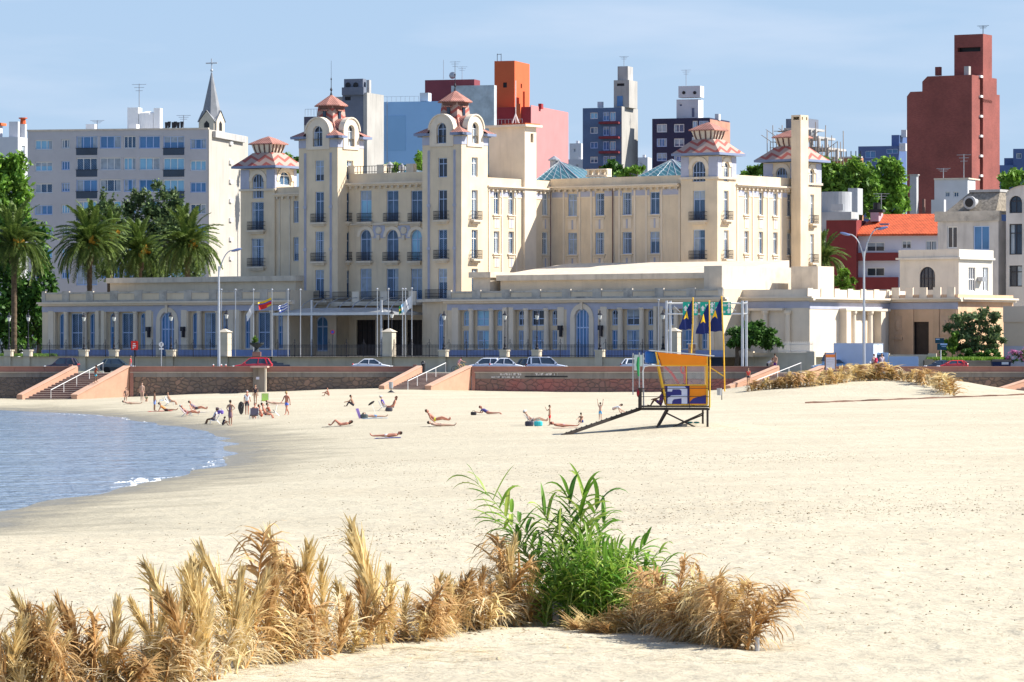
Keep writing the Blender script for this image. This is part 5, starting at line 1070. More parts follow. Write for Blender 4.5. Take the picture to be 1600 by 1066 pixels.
# 5 blank blue wall
f5 = Fr(700, 690, 2.75, 14); b5 = f5.thing('blank_building', 'plain sky blue windowless building between the two hotel towers', 'building'); bl = mat('sky_blue_render', (.30, .50, .76), .85, .05, .15); block(f5, b5, 'walls', 594, 700, None, 158, bl, dv=14)
mb = MB(); a0, a1 = f5.ua(597, 0), f5.ua(634, 0); mb.box(a0, a1, -.06, -.002, f5.z(236, a0), f5.z(181, a0)); mb.build('darker_panel', mat('deeper_blue_render', (.25, .44, .68), .85, .05, .15), b5)
mb = MB(); a = f5.ua(605, 0); mb.tube([(a, -.08, 0), (a, -.08, f5.z(158, a))], .07, 5); mb.build('drainpipe', M['grey'], b5)
mb = MB(); z = f5.z(158, 0)
for px in range(598, 656, 7): a = f5.ua(px, .3); mb.tube([(a, .3, z), (a, .3, z + .9)], .03, 4)
mb.tube([(f5.ua(598, .3), .3, z + .9), (f5.ua(654, .3), .3, z + .9)], .03, 4); mb.build('railing', M['grey'], b5); block(f5, b5, 'rooftop_block', 656, 669, 674, 145, pw, v=1, ybot=158)
# 6 maroon and stained concrete blocks
f6 = Fr(741, 735, 2.75, 16); b6 = f6.thing('apartment_block', 'maroon block with aerials behind the right hotel tower', 'building'); mar = mat('maroon_render', (.22, .055, .07), .85, .08, .4)
block(f6, b6, 'walls', 664, 741, 750, 124, mar, v=3); block(f6, b6, 'stained_wall', 705, 772, 776, 133, mat('mouldy_concrete', (.46, .50, .52), .9, .2, .5, stain=.6), v=0)
aerial(f6, b6, 693, 124, 94, 4, M['galv'], False); aerial(f6, b6, 711, 124, 96, 4); aerial(f6, b6, 722, 126, 104, 4, M['galv']); mb = MB(); a = f6.ua(707, 4); z = f6.z(118, a, 4); mb.ball((a, 4, z), (.65, .25, .65)); mb.build('satellite_dish', M['grey'], b6)
# 7 orange tower and pink block
f7 = Fr(829, 755, 2.75, 17); b7 = f7.thing('painted_block', 'bright orange tower above a maroon front and pink side wall', 'building'); og = mat('orange_render', (.60, .13, .05), .85, .05, .3); pk = mat('pink_render', (.58, .22, .22), .85, .05, .3); dr = mat('dark_red_render', (.33, .04, .045), .85, .08, .4)
o, u0, u1, v1, zt = block(f7, b7, 'walls', 728, 829, 887, 167, dr, [(764, 774, 181, 195), (749, 757, 178, 190)]); mb = MB(); mb.box(u1 + .002, u1 + .12, -.05, v1, 0, zt + .3); mb.build('pink_side', pk, b7)
block(f7, b7, 'orange_tower', 772.5, 804, 827.5, 95, og, [(786, 792, 129, 137)], [(813.5, 815.5, 131, 138)], v=2.5, ybot=168, wm=[[M['black'], M['black']]], wms=[M['black'], M['black']], mull=0)
block(f7, b7, 'chimney', 805, 813, 817, 162, og, v=-.6, ybot=190); block(f7, b7, 'chimney', 817, 820, 824.5, 143, og, v=4, ybot=168); block(f7, b7, 'chimney', 841, 846, 849, 162, dr, v=5, ybot=170)
for px in (730, 752, 770, 790): mb = MB(); a = f7.ua(px, -3); 
mb = MB(); za = f7.z(197, 0, -3); a0, a1 = f7.ua(757, -3), f7.ua(816, -3)
for k in range(12): a = a0 + (a1 - a0) * k / 11; mb.tube([(a, -3, za), (a, -3, za + 1.3)], .04, 4)
mb.tube([(a0, -3, za + 1.3), (a1, -3, za + 1.3)], .05, 4); mb.box(a0, a1 + 1.5, -3, 0, za - .4, za); mb.build('roof_terrace', M['galv'], b7); mb = MB(); a = f7.ua(739, -.3); mb.box(a - 1, a + .9, -.9, -.02, f7.z(176, a), f7.z(170, a)); mb.build('air_conditioner', M['white'], b7)
mb = MB(); 
for px in (777, 783): a = f7.ua(px, 3.5); mb.tube([(a, 3.5, f7.z(96, a, 3.5)), (a, 3.5, f7.z(84, a, 3.5))], .06, 4)
mb.tube([(f7.ua(777, 3.5), 3.5, f7.z(85, a, 3.5)), (f7.ua(783, 3.5), 3.5, f7.z(85, a, 3.5))], .06, 4); mb.build('ladder', M['iron'], b7)
# 8 small pale houses
for i, (x0, xc, x1, yt, Y, lb) in enumerate(((890, 908, 912, 224, 860, 'small pale blue house between the pink block and grey tower'), (880, 912, 918, 249, 850, 'low pale house behind the skylight'), (994, 1012, 1018, 246, 860, 'small white house left of the navy block'))):
    f = Fr(xc, Y, 2.75, 16); b = f.thing('house', lb, 'building', 'small pale houses far behind the hotel'); block(f, b, 'walls', x0, xc, x1, yt, pw, [(xc - 12, xc - 8, yt + 8, yt + 14)]); block(f, b, 'chimney', xc - 8, xc - 4, xc - 3, yt - 4, pw, v=1, ybot=yt)
# 9 grey tower
f9 = Fr(971, 800, 2.75, 20); b9 = f9.thing('apartment_tower', 'grey tower with dark red balconies and a tall stair tower on top', 'building'); gb = mat('slate_blue_render', (.10, .16, .27), .85, .12, .3, stain=.25)
w9 = [(922, 934, 176 + k * 23, 186 + k * 23) for k in range(4)] + [(942, 952, 175 + k * 23, 189 + k * 23) for k in range(4)] + [(953, 962, 175 + k * 23, 189 + k * 23) for k in range(4)]
o, u0, u1, v1, zt = block(f9, b9, 'walls', 910.5, 971, 996, 168, gb, w9, wm=WA, fw=.14); mb = MB(); mb.box(u1 + .002, u1 + .1, -.05, v1, 0, zt + .2); mb.build('side_wall', cl, b9)
for k in range(4): mb = MB(); a0, a1 = f9.ua(938, 0), f9.ua(969, 0); z = f9.z(191.5 + k * 23, a0); mb.box(a0, a1, -1.1, -.01, z - .35, z); mb.box(a0, a1, -1.1, -1.03, z, z + .1); mb.build('balcony', mat('dark_red_slab', (.20, .04, .05), .8, .1, 1), b9)
o, u0, u1, v1, zt2 = block(f9, b9, 'stair_tower', 959, 983, 996, 125, cl, [(964, 975.5, 130.5, 134.5)], v=2, ybot=168, wm=[[M['black'], M['black']]], mull=0); block(f9, b9, 'tank', 965, 981, 989, 103.5, M['concrete'], v=2.6, ybot=125)
mb = MB(); mb.box(f9.ua(964, 1.9), f9.ua(973, 1.9), 1.9, 1.98, f9.z(166, 0, 2), f9.z(150, 0, 2)); mb.build('stair_window', M['glassb'], b9); aerial(f9, b9, 975, 104, 88, 3); block(f9, b9, 'chimney', 933.5, 941, 943, 159, pw, v=2, ybot=168)
# 10 navy block
f10 = Fr(1109, 800, 2.75, 20); b10 = f10.thing('apartment_block', 'dark navy block with a salmon side and a white rooftop tank with round vents', 'building'); nv = mat('dark_brown_cladding', (.035, .035, .075), .8, .1, .4)
w10 = [(x0, x1, 194 + k * 22.5, 207 + k * 22.5) for k in range(4) for x0, x1 in ((1026, 1042), (1053, 1069))] + [(1082, 1090, 189, 202), (1092, 1107, 189, 201), (1081, 1087, 214, 226)]
o, u0, u1, v1, zt = block(f10, b10, 'walls', 1019, 1109, 1140, 184, nv, w10, wm=WA, fw=.16, mull=1); mb = MB(); mb.box(u1 + .002, u1 + .1, -.05, v1, 0, zt - .3); mb.build('salmon_side', mat('salmon_render', (.48, .24, .17), .85, .1, .4, stain=.3), b10)
mb = MB()
for x0, x1 in ((1026, 1042), (1053, 1069)): mb = MB(); mb.box(f10.ua(x0, 0), f10.ua(x1, 0), -.08, -.01, f10.z(280, 0), f10.z(207, 0)); 
block(f10, b10, 'tank', 1060, 1094, 1100, 134, pw, v=3, ybot=152); o, a0, a1, vv, z_ = block(f10, b10, 'machine_room', 1057, 1091, 1099, 155, pw, [(1061, 1066, 162, 166.5), (1080, 1086, 168, 184)], v=3.4, ybot=185, mull=0)
for px in (1068.5, 1085.5): a = f10.ua(px, 3); mb = MB(); mb.lathe([(.33, 0), (.33, .1)], (0, 0, 0), 14); mb.v = [(a + x * 1.0, 2.99 - z, f10.z(145, a, 3) + y) for x, y, z in mb.v]; mb.build('round_vent', M['black'], b10)
aerial(f10, b10, 1072, 134, 109, 3.5); block(f10, b10, 'chimney', 1117, 1123, 1126, 178, pw, v=5, ybot=188)
# 11 unfinished building with scaffolding behind the rear pavilion
f11 = Fr(1310, 560, 2.75, 26); b11 = f11.thing('unfinished_building', 'unfinished concrete building wrapped in timber scaffolding', 'building'); tim = mat('scaffold_timber', (.34, .27, .22), .9, .2, 2)
Xs = [f11.ua(x, 0) for x in (1207, 1310)]; r11 = random.Random(4)
for k, y in enumerate((250, 232, 214, 200)):
    mb = MB(); a0 = Xs[0] + k * .5; a1 = Xs[1] - k * 1.6; z = f11.z(y, a0); mb.box(a0, a1, .5, 7, z - .3, z); mb.build('floor_slab', M['concrete'], b11)
    if k < 3:
        for q in range(7): mb = MB(); a = a0 + .5 + (a1 - a0 - 1) * q / 6; mb.box(a - .2, a + .2, .6, 1, z, f11.z((250, 232, 214, 200)[k + 1], a0) - .3); mb.build('concrete_column', M['concrete'], b11)
mb = MB(); a0, a1 = f11.ua(1228, 2), f11.ua(1262, 2); mb.box(a0, a1, 2, 6, f11.z(205, a0), f11.z(186, a0, 2)); mb.build('core_wall', cg, b11)
for q in range(26):
    a = Xs[0] - .6 + (Xs[1] - Xs[0] + 1.5) * q / 25; h = f11.z(r11.choice((196, 205, 212, 222, 226)) - (14 if 7 < q < 17 else 0), a); mb = MB(); mb.tube([(a, -.4, f11.z(262, a)), (a + r11.uniform(-.1, .1), -.4, h)], .06, 4); mb.build('scaffold_pole', tim, b11)
for y in (256, 247, 238, 229, 220, 211, 203):
    mb = MB(); i_ = (262 - y) * .008; mb.tube([(Xs[0] - 1 + i_ * 3, -.45, f11.z(y, 0)), (Xs[1] + 1 - i_ * 12, -.45, f11.z(y + r11.uniform(-1.5, 1.5), 0))], .06, 4); mb.box(Xs[0] - .5 + i_ * 3, Xs[1] - i_ * 12, -.4, .3, f11.z(y, 0) - .1, f11.z(y, 0) - .04); mb.build('scaffold_board', tim, b11)
for q in range(16): a = r11.uniform(Xs[0], Xs[1] - 1.5); y = r11.uniform(212, 250); mb = MB(); mb.tube([(a, -.5, f11.z(y, a)), (a + r11.choice((-1.6, 1.6)), -.5, f11.z(y - 12, a))], .05, 4); mb.build('brace', tim, b11)
block(f11, b11, 'brick_parapet', 1300, 1345, 1349, 247, brick_mat('orange_brick', (.50, .22, .10), (.44, .18, .08), (.4, .3, .25)), v=2); mb = MB(); a0, a1 = f11.ua(1299, 1.9), f11.ua(1346, 1.9)
mb.box(a0, a1, 1.8, 2.4, f11.z(247, a0), f11.z(244.5, a0))
mb.build('coping', M['concrete'], b11)
for q in range(7): a = a0 + (a1 - a0) * q / 6.2; mb = MB(); mb.tube([(a, 2, f11.z(246, a0)), (a, 2, f11.z(236, a0))], .07, 4); mb.build('rebar_post', M['iron'], b11)
# 12 blue building at the right
f12 = Fr(1404, 800, 2.75, 18); b12 = f12.thing('office_block', 'steel blue office block left of the brick tower', 'building'); sb = mat('steel_blue_cladding', (.08, .13, .28), .6, .1, .3)
block(f12, b12, 'walls', 1341, 1404, 1416, 228, sb, [(1352, 1368, 236, 247), (1385, 1403, 233, 240), (1352, 1362, 251, 262)], wm=[[M['frame'], M['glassb']]]); block(f12, b12, 'rooftop_block', 1393, 1405, 1420, 211, sb, v=2, ybot=228); block(f12, b12, 'white_bay', 1405, 1415, 1418, 224, pw, [(1408, 1410, 229, 232)], v=-1, ybot=236); block(f12, b12, 'rooftop_block', 1408, 1416, 1420, 203, pw, v=3, ybot=214)
# 13 brick tower
f13 = Fr(1518.5, 640, 2.75, 30); b13 = f13.thing('brick_tower', 'tall dark red brick tower with a narrow stepped top and slot', 'building'); bk = brick_mat('tower_brick', (.28, .075, .06), (.235, .06, .05), (.18, .06, .05))
o, u0, u1, v1, zt = block(f13, b13, 'main_block', 1449, 1518.5, 1531, 117, bk); a = f13.ua(1441, 0); 
mb = MB(); mb.raw([(a, 0, 0), (u0 - .002, 0, 0), (u0 - .002, 0, zt), (a, 0, zt - .8), (a, 9, 0), (u0 - .002, 9, 0), (u0 - .002, 9, zt), (a, 9, zt - .8)], [(0, 1, 2, 3), (3, 2, 6, 7), (0, 3, 7, 4), (4, 7, 6, 5)]); mb.build('chamfered_bay', bk, b13)
a2 = f13.ua(1417, 0); z2_ = f13.z(143, a); mb = MB(); mb.raw([(a2, 0, 0), (a - .002, 0, 0), (a - .002, 0, z2_), (a2 + .6, 0, z2_), (a2, 0, z2_ - .7), (a2, 9, 0), (a - .002, 9, 0), (a - .002, 9, z2_), (a2 + .6, 9, z2_), (a2, 9, z2_ - .7)], [(0, 1, 2, 3, 4), (3, 2, 7, 8), (4, 3, 8, 9), (0, 4, 9, 5), (5, 9, 8, 7, 6)]); mb.build('lower_bay', bk, b13)
vB_ = f13.va(1534, u1); o, q0, q1, q2, zq = block(f13, b13, 'upper_tower', 1491, 1536, 1550, 53, bk, [(1496, 1532, 74, 81)], v=vB_, ybot=160, rev=1.2, wm=[[M['iron'], M['black']]], mull=0); mb = MB()
mb.box(u1 - 2, u1 - .3, v1 + .001, vB_ - .001, 0, zt - 1); mb.build('window_slot', M['glass'], b13)
mb = MB(); mb.box(u1 - 4, q1, vB_ + .001, f13.va(1549.9, q1), 0, f13.z(155, q1, vB_)); mb.build('rear_block', bk, b13); va1 = f13.va(1550, q1); va2 = f13.va(1557.5, q1); va3_ = f13.va(1562, q1)
mb = MB(); mb.box(q1 - 5, q1 - .001, va1, va2, 0, f13.z(122, q1, va1)); mb.build('rear_step', bk, b13); mb = MB(); mb.box(q1 - 5, q1 - .002, va2 + .002, va3_, 0, f13.z(148, q1, va2)); mb.build('rear_step', bk, b13)
for k in range(7): mb = MB(); z = f13.z(118 + 31 * k, u1, v1); mb.box(u1 - .3, u1 + .3, v1 - .3, v1 + .6, z - .35, z); mb.build('window_ledge', M['white'], b13)
block(f13, b13, 'chimney', 1461, 1469, 1471.5, 104.5, bk, v=3, ybot=118); mb = MB(); a = f13.ua(1517, 1.5); mb.box(a - .9, a - .1, .9, 1.7, zt, f13.z(103, a)); mb.build('chimney', M['concrete'], b13); aerial(f13, b13, 1536, 54, 40, vB_ + .3, M['iron'])
# 14 concrete drum
f14 = Fr(1331, 525, 2.75, 20); b14 = f14.thing('drum_building', 'pale concrete drum on a low grey block', 'building'); lg = mat('light_grey_render', (.42, .43, .45), .85, .1, .4, stain=.4, streak=True)
mb = MB(); c = Vector(((f14.ua(1282, 3) + f14.ua(1330, 3)) / 2, 3, 0)); r_ = (f14.ua(1330, 3) - f14.ua(1282, 3)) / 2; mb.lathe([(r_, f14.z(335, 0, 3)), (r_, f14.z(300, 0, 3))], c, 28); mb.build('drum', lg, b14); block(f14, b14, 'walls', 1240, 1330, 1342, 331, M['concrete'], v=-1); block(f14, b14, 'rooftop_block', 1325, 1340, 1348, 294, lg, v=8, ybot=335)
mb = MB(); mb.box(f14.ua(1301, 0) , f14.ua(1320, 0), -.9, -.3, f14.z(329, 0), f14.z(319, 0)); mb.build('louvre', M['grey'], b14)
# 15 house with red tiled roof
f15 = Fr(1475, 500, 2.75, 14); b15 = f15.thing('tiled_house', 'white and maroon house with a bright orange tiled roof', 'house'); lw_ = mat('lavender_white_render', (.62, .64, .74), .85, .05, .5); mr2 = mat('deep_maroon_render', (.20, .035, .035), .8, .1, .6)
o, u0, u1, v1, zt = block(f15, b15, 'walls', 1338, 1475, None, 366, lw_, [(1354, 1382.5, 378.5, 393.5), (1409, 1424, 376, 389), (1446, 1464, 376, 394), (1354, 1382.5, 418, 432)], dv=10, wm=[[M['wframe'], M['glass']]], fw=.12)
for ya, yb in ((394.5, 407), (433, 452)): mb = MB(); mb.box(f15.ua(1341, 0), f15.ua(1404, 0), -.9, -.01, f15.z(yb, 0), f15.z(ya, 0)); mb.build('balcony_band', mr2, b15)
mb = MB(); a0, a1 = f15.ua(1332, -1), f15.ua(1474, -1); z0 = f15.z(365, 0, -1); z1 = f15.z(334, 0, 7); a2 = f15.ua(1370, 7); mb.raw([(a0, -1, z0), (a1, -1, z0), (a1, 7, z1), (a2, 7, z1), (a0, -1, z0 - .25), (a1, -1, z0 - .25), (a0 + .3, 10, z0 + .8)], [(0, 1, 2, 3), (0, 1, 5, 4), (0, 3, 6)]); mb.build('tiled_roof', M['roofred'], b15)
block(f15, b15, 'party_wall', 1291, 1338, None, 343, mr2, v=-1.5, dv=8); mb = MB(); mb.box(f15.ua(1291, -1.5), f15.ua(1340, -1.5), -1.6, -1.1, f15.z(343, 0, -1.5), f15.z(341, 0, -1.5)); mb.build('coping', M['concrete'], b15)
block(f15, b15, 'chimney', 1360, 1373, 1380, 332, mat('mauve_chimney', (.42, .33, .37), .85, .1, 1), v=3, ybot=346); mb = MB(); a = f15.ua(1370, 4); z = f15.z(332, a, 4); mb.box(a - .9, a + .9, 3, 5, z, z + .35); mb.lathe([(.45, z + .35), (.45, z + 1.2)], (a, 4, 0), 10); mb.build('chimney_pot', M['black'], b15)
mb = MB(); a = f15.ua(1376, 2); mb.box(a, a + 1.1, 1.2, 1.9, f15.z(352, a, 2), f15.z(349.5, a, 2)); mb.build('roof_window', M['glassb'], b15); aerial(f15, b15, 1377, 334, 302, 4)
# 16 old villa at the right
f16 = Fr(1560, 470, 2.75, 30); b16 = f16.thing('old_villa', 'weathered grey villa with a mansard roof and round dormer window', 'house'); vg = mat('weathered_villa_render', (.56, .54, .52), .9, .14, .5, stain=.45, streak=True); vw_ = mat('whitewashed_render', (.66, .63, .56), .85, .08, .6, stain=.25, streak=True)
WV = [[M['wframe'], M['glass']], [M['frame'], M['glassb']]]
o, u0, u1, v1, zt = block(f16, b16, 'walls', 1465, 1560, 1576, 345, vg, [(1480, 1496, 354, 388), (1521, 1546, 353, 391)], wm=WV, fw=.12); mb = MB(); mb.box(u0 - .25, u1 + .25, -.3, .3, zt + .001, f16.z(331, u0)); mb.build('parapet', M['dirty'], b16)
mb = MB(); z0 = f16.z(332, 0, 1); z1 = f16.z(300, 0, 4); a0, a1 = f16.ua(1478, 1), f16.ua(1558, 1); mb.hexa([(a0, .6, z0), (a1, .6, z0), (a1, 8, z0), (a0, 8, z0), (a0 + 2.0, 3.2, z1), (a1 - .6, 3.2, z1), (a1 - .6, 7, z1), (a0 + 2.0, 7, z1)]); mb.build('mansard_roof', mat('mossy_slate', (.25, .22, .18), .95, .4, 3, stain=.5, stain_col=(.10, .09, .08)), b16)
mb = MB(); mb.box(a0 + 2, a1 - .5, 3, 7.2, z1 + .002, z1 + .3); mb.build('roof_ridge', M['concrete'], b16)
mb = MB(); a = f16.ua(1516, .8); zz = f16.z(317, a, 1); mb.lathe([(.55, 0), (.78, .05), (.78, .35), (.55, .4), (.5, 2.2)], (0, 0, 0), 20); mb.v = [(a + x, .5 + z, zz + y) for x, y, z in mb.v]; mb.lathe([(.52, 0), (.52, .06)], (0, 0, 0), 20, 1); n_ = 40; mb.v[-n_:] = [(a + x, .46 + z, zz + y) for x, y, z in mb.v[-n_:]]; mb.build('round_dormer', [lg, M['black']], b16)
mb = MB(); a2, a3 = f16.ua(1572, -.6), f16.ua(1640, -.6); zs_ = f16.z(306, a2, -.6)
hh = [opening(f16, 1577, 1597, 306, 333, v=-.6, arch=True), opening(f16, 1577, 1597, 350, 398, v=-.6), opening(f16, 1577, 1597, 415, 448, v=-.6)]
wall(mb, Fr.front(-.6), a2, a3, 0, zs_, hh, .4); mb.face([(a2, -.6, 0), (a2, 8, 0), (a2, 8, zs_), (a2, -.6, zs_)]); n = 12; cc = (a2 + a3) / 2; rr = (a3 - a2) / 2
for k in range(n):
    t0, t1 = math.pi * k / n, math.pi * (k + 1) / n; p, q = (cc + rr * math.cos(t0), zs_ + .45 * rr * math.sin(t0)), (cc + rr * math.cos(t1), zs_ + .45 * rr * math.sin(t1)); mb.face([(p[0], -.6, p[1]), (q[0], -.6, q[1]), (q[0], -.6, zs_), (p[0], -.6, zs_)]); mb.face([(p[0], -.8, p[1]), (q[0], -.8, q[1]), (q[0], 8, q[1] + .1), (p[0], 8, p[1] + .1)])
o = mb.build('gabled_bay', vg, b16)
for h in hh: window(o, Fr.front(-.6), *h[:4], arch=h[4], mats=[M['iron'], M['glass']], d=.3, fw=.1)
f16b = Fr(1498, 452, 2.75, 36); hb = opening(f16b, 1436, 1462, 416, 452, arch=False); o, u0, u1, v1, zt = block(f16b, b16, 'x', 1402, 1498, 1551, 404, vw_) if False else (None,) * 5
b16c = f16b.thing('villa_extension', 'whitewashed lower villa wing with a grilled arched window', 'house'); o, u0, u1, v1, zt = block(f16b, b16c, 'walls', 1406, 1498, 1551, 405, vw_, [(1437, 1461, 417, 453, True)], [(1513, 1524, 418, 455), (1535, 1544.5, 418, 455)], wm=[[M['iron'], M['glass']]], mull=3, trans=.5, fw=.1)
mb = MB(); mb.box(u0 - .35, u1 + .35, -.35, v1, zt + .001, zt + .22); mb.box(u0 - .1, u1 + .12, -.12, v1, zt + .221, f16b.z(391, u0)); mb.build('parapet', vw_, b16c); mb = MB(); a = u1 + .002; vv = f16b.va(1530, u1); mb.box(a, a + .7, vv - .5, vv + .5, f16b.z(440, u1, vv), f16b.z(433, u1, vv)); mb.build('air_conditioner', M['grey'], b16c)
# 17 slim chimney and white box
f17 = Fr(1432, 560, 2.75, 20); b = f17.thing('tall_chimney', 'slim pale concrete chimney shaft beside the brick tower', 'chimney'); block(f17, b, 'shaft', 1421.5, 1432, 1435, 273, lg); mb = MB(); mb.box(f17.ua(1421, -.1), .25, -.15, .8, f17.z(274, 0), f17.z(272.5, 0)); mb.build('cap', M['concrete'], b)
f18 = Fr(1512, 560, 2.75, 24); b = f18.thing('white_house', 'small flat white house in front of the brick tower', 'house'); block(f18, b, 'walls', 1460, 1512, 1524, 280, pw, [(1477, 1484, 300, 308), (1490, 1498, 300, 308)]); block(f18, b, 'annex', 1455, 1475, 1478, 312, pw, v=-3); mb = MB(); mb.box(f18.ua(1459, -.2), .2, -.2, 5, f18.z(280, 0), f18.z(278, 0)); mb.build('roof_slab', M['trim'], b)
block(f18, b, 'chimney', 1441, 1444, 1446, 311, M['riser'], v=-3); aerial(f18, b, 1474, 280, 263, 2); aerial(f18, b, 1506, 280, 241, 2)
# 18 far right
f19 = Fr(1640, 860, 2.75, 15); b = f19.thing('office_block', 'dark blue stepped office block at the far right edge', 'building'); block(f19, b, 'walls', 1583, 1640, None, 232, sb, [(1588, 1596, 240, 248)], dv=15); block(f19, b, 'lower_wing', 1561, 1583, None, 258, sb, v=-1, dv=12); block(f19, b, 'lower_wing', 1569, 1584, None, 247, sb, v=1, dv=12)
# 19 beige wall building right
f20 = Fr(1660, 424, 2.75, 8); b = f20.thing('garden_building', 'plain beige flat building behind the pink flowers', 'building'); bg_ = mat('beige_render', (.56, .47, .37), .85, .06, .6); o, u0, u1, v1, zt = block(f20, b, 'walls', 1568, 1660, None, 480, bg_, dv=9)
mb = MB(); mb.box(u0 - .05, u1, -.12, -.001, zt - 1.55, zt + .1); mb.build('fascia', mat('beige_fascia', (.60, .50, .40), .85, .06, .6), b); mb = MB(); mb.box(u0, u1, -.06, -.002, 0, f20.z(541, 0)); mb.build('plinth', M['lav'], b)
# ------------------------------------------------------------------ vegetation
L1 = leaf_mat('broad_leaf', (.07, .16, .022), (.20, .34, .045), .45); L2 = leaf_mat('bright_leaf', (.10, .22, .025), (.22, .38, .05), .35); L3 = leaf_mat('dull_leaf', (.06, .11, .04), (.16, .22, .085), .35)
LP = leaf_mat('palm_leaf', (.06, .11, .02), (.19, .26, .06), .25); LK = leaf_mat('dark_leaf', (.025, .08, .014), (.085, .20, .025), .3); MO = mat('palm_fruit', (.55, .28, .03), .8, .2, 3, island=.3)
def leaves(blobs, n, size, seed, shell=.55, droop=0.0):
    """leaf quads filling ellipsoidal clumps (centre, radii) unevenly"""
    rs = np.random.RandomState(seed); vol = np.array([b[1][0] * b[1][1] * b[1][2] for b in blobs]) ** .75; cnt = (vol / vol.sum() * n).astype(int); out = []
    for (c, r), k in zip(blobs, cnt):
        # sub-clumps inside each blob give light and dark masses and gaps
        m = max(5, int(k / 90)); d = rs.normal(size=(m, 3)); d /= np.linalg.norm(d, axis=1)[:, None]; rad = rs.uniform(shell, 1.02, m)[:, None]; cc = d * rad
        w_ = rs.randint(0, m, k); p = cc[w_] + rs.normal(size=(k, 3)) * .17; out.append(p * np.array(r) + np.array(c))
    p = np.concatenate(out); k = len(p); a = rs.normal(size=(k, 3)); a[:, 2] -= droop; a /= np.linalg.norm(a, axis=1)[:, None]; b = np.cross(a, rs.normal(size=(k, 3))); b /= np.linalg.norm(b, axis=1)[:, None]
    s = size * rs.uniform(.6, 1.4, k)[:, None]; v = np.stack([p - a * s, p + b * s * .45, p + a * s, p - b * s * .45], 1).reshape(-1, 3); return v
def leafmesh(name, v, m, parent):
    n = len(v) // 4; me = bpy.data.meshes.new(name); me.vertices.add(len(v)); me.vertices.foreach_set('co', v.ravel()); me.loops.add(n * 4); me.loops.foreach_set('vertex_index', np.arange(n * 4, dtype=np.int32)); me.polygons.add(n); me.polygons.foreach_set('loop_start', np.arange(0, n * 4, 4, dtype=np.int32)); me.update()
    me.materials.append(m); o = bpy.data.objects.new(name, me); COL.objects.link(o); o.parent = parent; return o
def tree(label, pxc, pyb, Y, blobs, m, n=3000, size=.32, seed=1, cat='tree', group=None, nm='broadleaf_tree', tr=.3, dep=.8):
    """blobs: photo column, row, half-width and half-height in photo pixels, depth offset in metres"""
    b = P(pxc, pyb, Y); t = empty(nm, b, 0, label, cat, group); bl = []
    for bb in blobs:
        x, y, rx, ry = bb[:4]; dy = bb[4] if len(bb) > 4 else 0; q = P(x, y, Y + dy) - b; s = Y / F; bl.append(((q.x, q.y, q.z), (rx * s, rx * s * dep, ry * s)))
    mb = MB(); zt = min(c[2] for c, r in bl); top = Vector((0, 0, max(.8, zt * .8)))
    mb.tube([(0, 0, -.3), (tr * .3, 0, top.z * .5), top], [tr * 1.3, tr, tr * .75], 8)
    for c, r in bl: e = Vector(c); mb.tube([top * .85, top.lerp(e, .5) + Vector((0, 0, .1 * e.length * .3)), e], [tr * .55, tr * .35, tr * .12], 5)
    mb.build('trunk', M['bark'], t); leafmesh('crown', leaves(bl, n, size, seed), m, t); return t
TG = 'trees behind the buildings'
tree('bright green tree at the left edge in front of the white block', 15, 560, 520, [(5, 285, 38, 42), (28, 268, 20, 28), (-15, 300, 40, 50), (20, 320, 36, 34), (34, 300, 16, 30)], L2, 7000, .42, 1, group=TG)
tree('dark leafy tree behind the leftmost palm', 60, 560, 497, [(10, 370, 38, 45), (48, 365, 30, 40), (5, 450, 45, 55), (62, 430, 22, 45), (50, 480, 30, 45), (15, 520, 40, 30), (-25, 420, 30, 80), (70, 470, 18, 70), (30, 490, 40, 60), (75, 520, 16, 36)], LK, 13000, .36, 2, group=TG)
tree('slender grey green tree left of the middle palms', 170, 560, 520, [(165, 322, 14, 32), (158, 350, 22, 30), (175, 360, 20, 40), (165, 400, 26, 40)], L3, 3800, .30, 3, group=TG)
tree('tall grey green tree rising above the palms', 238, 560, 525, [(240, 312, 26, 28), (215, 335, 24, 34), (262, 318, 20, 32), (245, 355, 40, 40), (275, 350, 20, 40), (232, 400, 48, 48), (285, 400, 30, 40)], L3, 9000, .32, 4, group=TG)
tree('small tree showing between the left pavilion and tower roofs', 455, 560, 560, [(452, 262, 18, 16), (392, 262, 10, 10), (465, 258, 12, 12)], L1, 1400, .35, 5, group=TG)
tree('small bright tree above the entrance bay roof', 615, 560, 560, [(612, 266, 16, 13), (628, 268, 12, 12), (652, 256, 12, 18)], L2, 1800, .35, 6, group=TG)
tree('dark round tree in front of the grey tower', 950, 560, 600, [(955, 264, 15, 13), (945, 270, 12, 10)], LK, 1500, .34, 7, group=TG)
tree('bright bushy tree right of the grey tower', 985, 560, 590, [(985, 270, 22, 8), (998, 264, 12, 8), (975, 274, 14, 8)], L2, 1300, .34, 8, group=TG)
tree('tree behind the right pavilion roof', 1180, 560, 570, [(1178, 272, 18, 12), (1190, 266, 10, 10), (1165, 276, 10, 8)], L1, 1400, .35, 9, group=TG)
tree('leafy tree nearest the rear pavilion in the wood', 1305, 560, 545, [(1300, 282, 24, 32), (1288, 290, 18, 36), (1318, 290, 22, 34), (1305, 315, 30, 20)], L1, 5200, .42, 10, group=TG)
tree('leafy tree in the middle of the wood by the scaffolding', 1342, 560, 543, [(1340, 290, 22, 36), (1330, 272, 18, 24), (1352, 300, 22, 34), (1345, 325, 24, 18)], L1, 5200, .42, 11, group=TG)
tree('tall bright tree against the brick tower', 1385, 560, 548, [(1382, 278, 26, 32), (1400, 270, 18, 26), (1370, 300, 24, 28), (1398, 305, 22, 30), (1380, 325, 30, 16)], L2, 6400, .42, 12, group=TG)
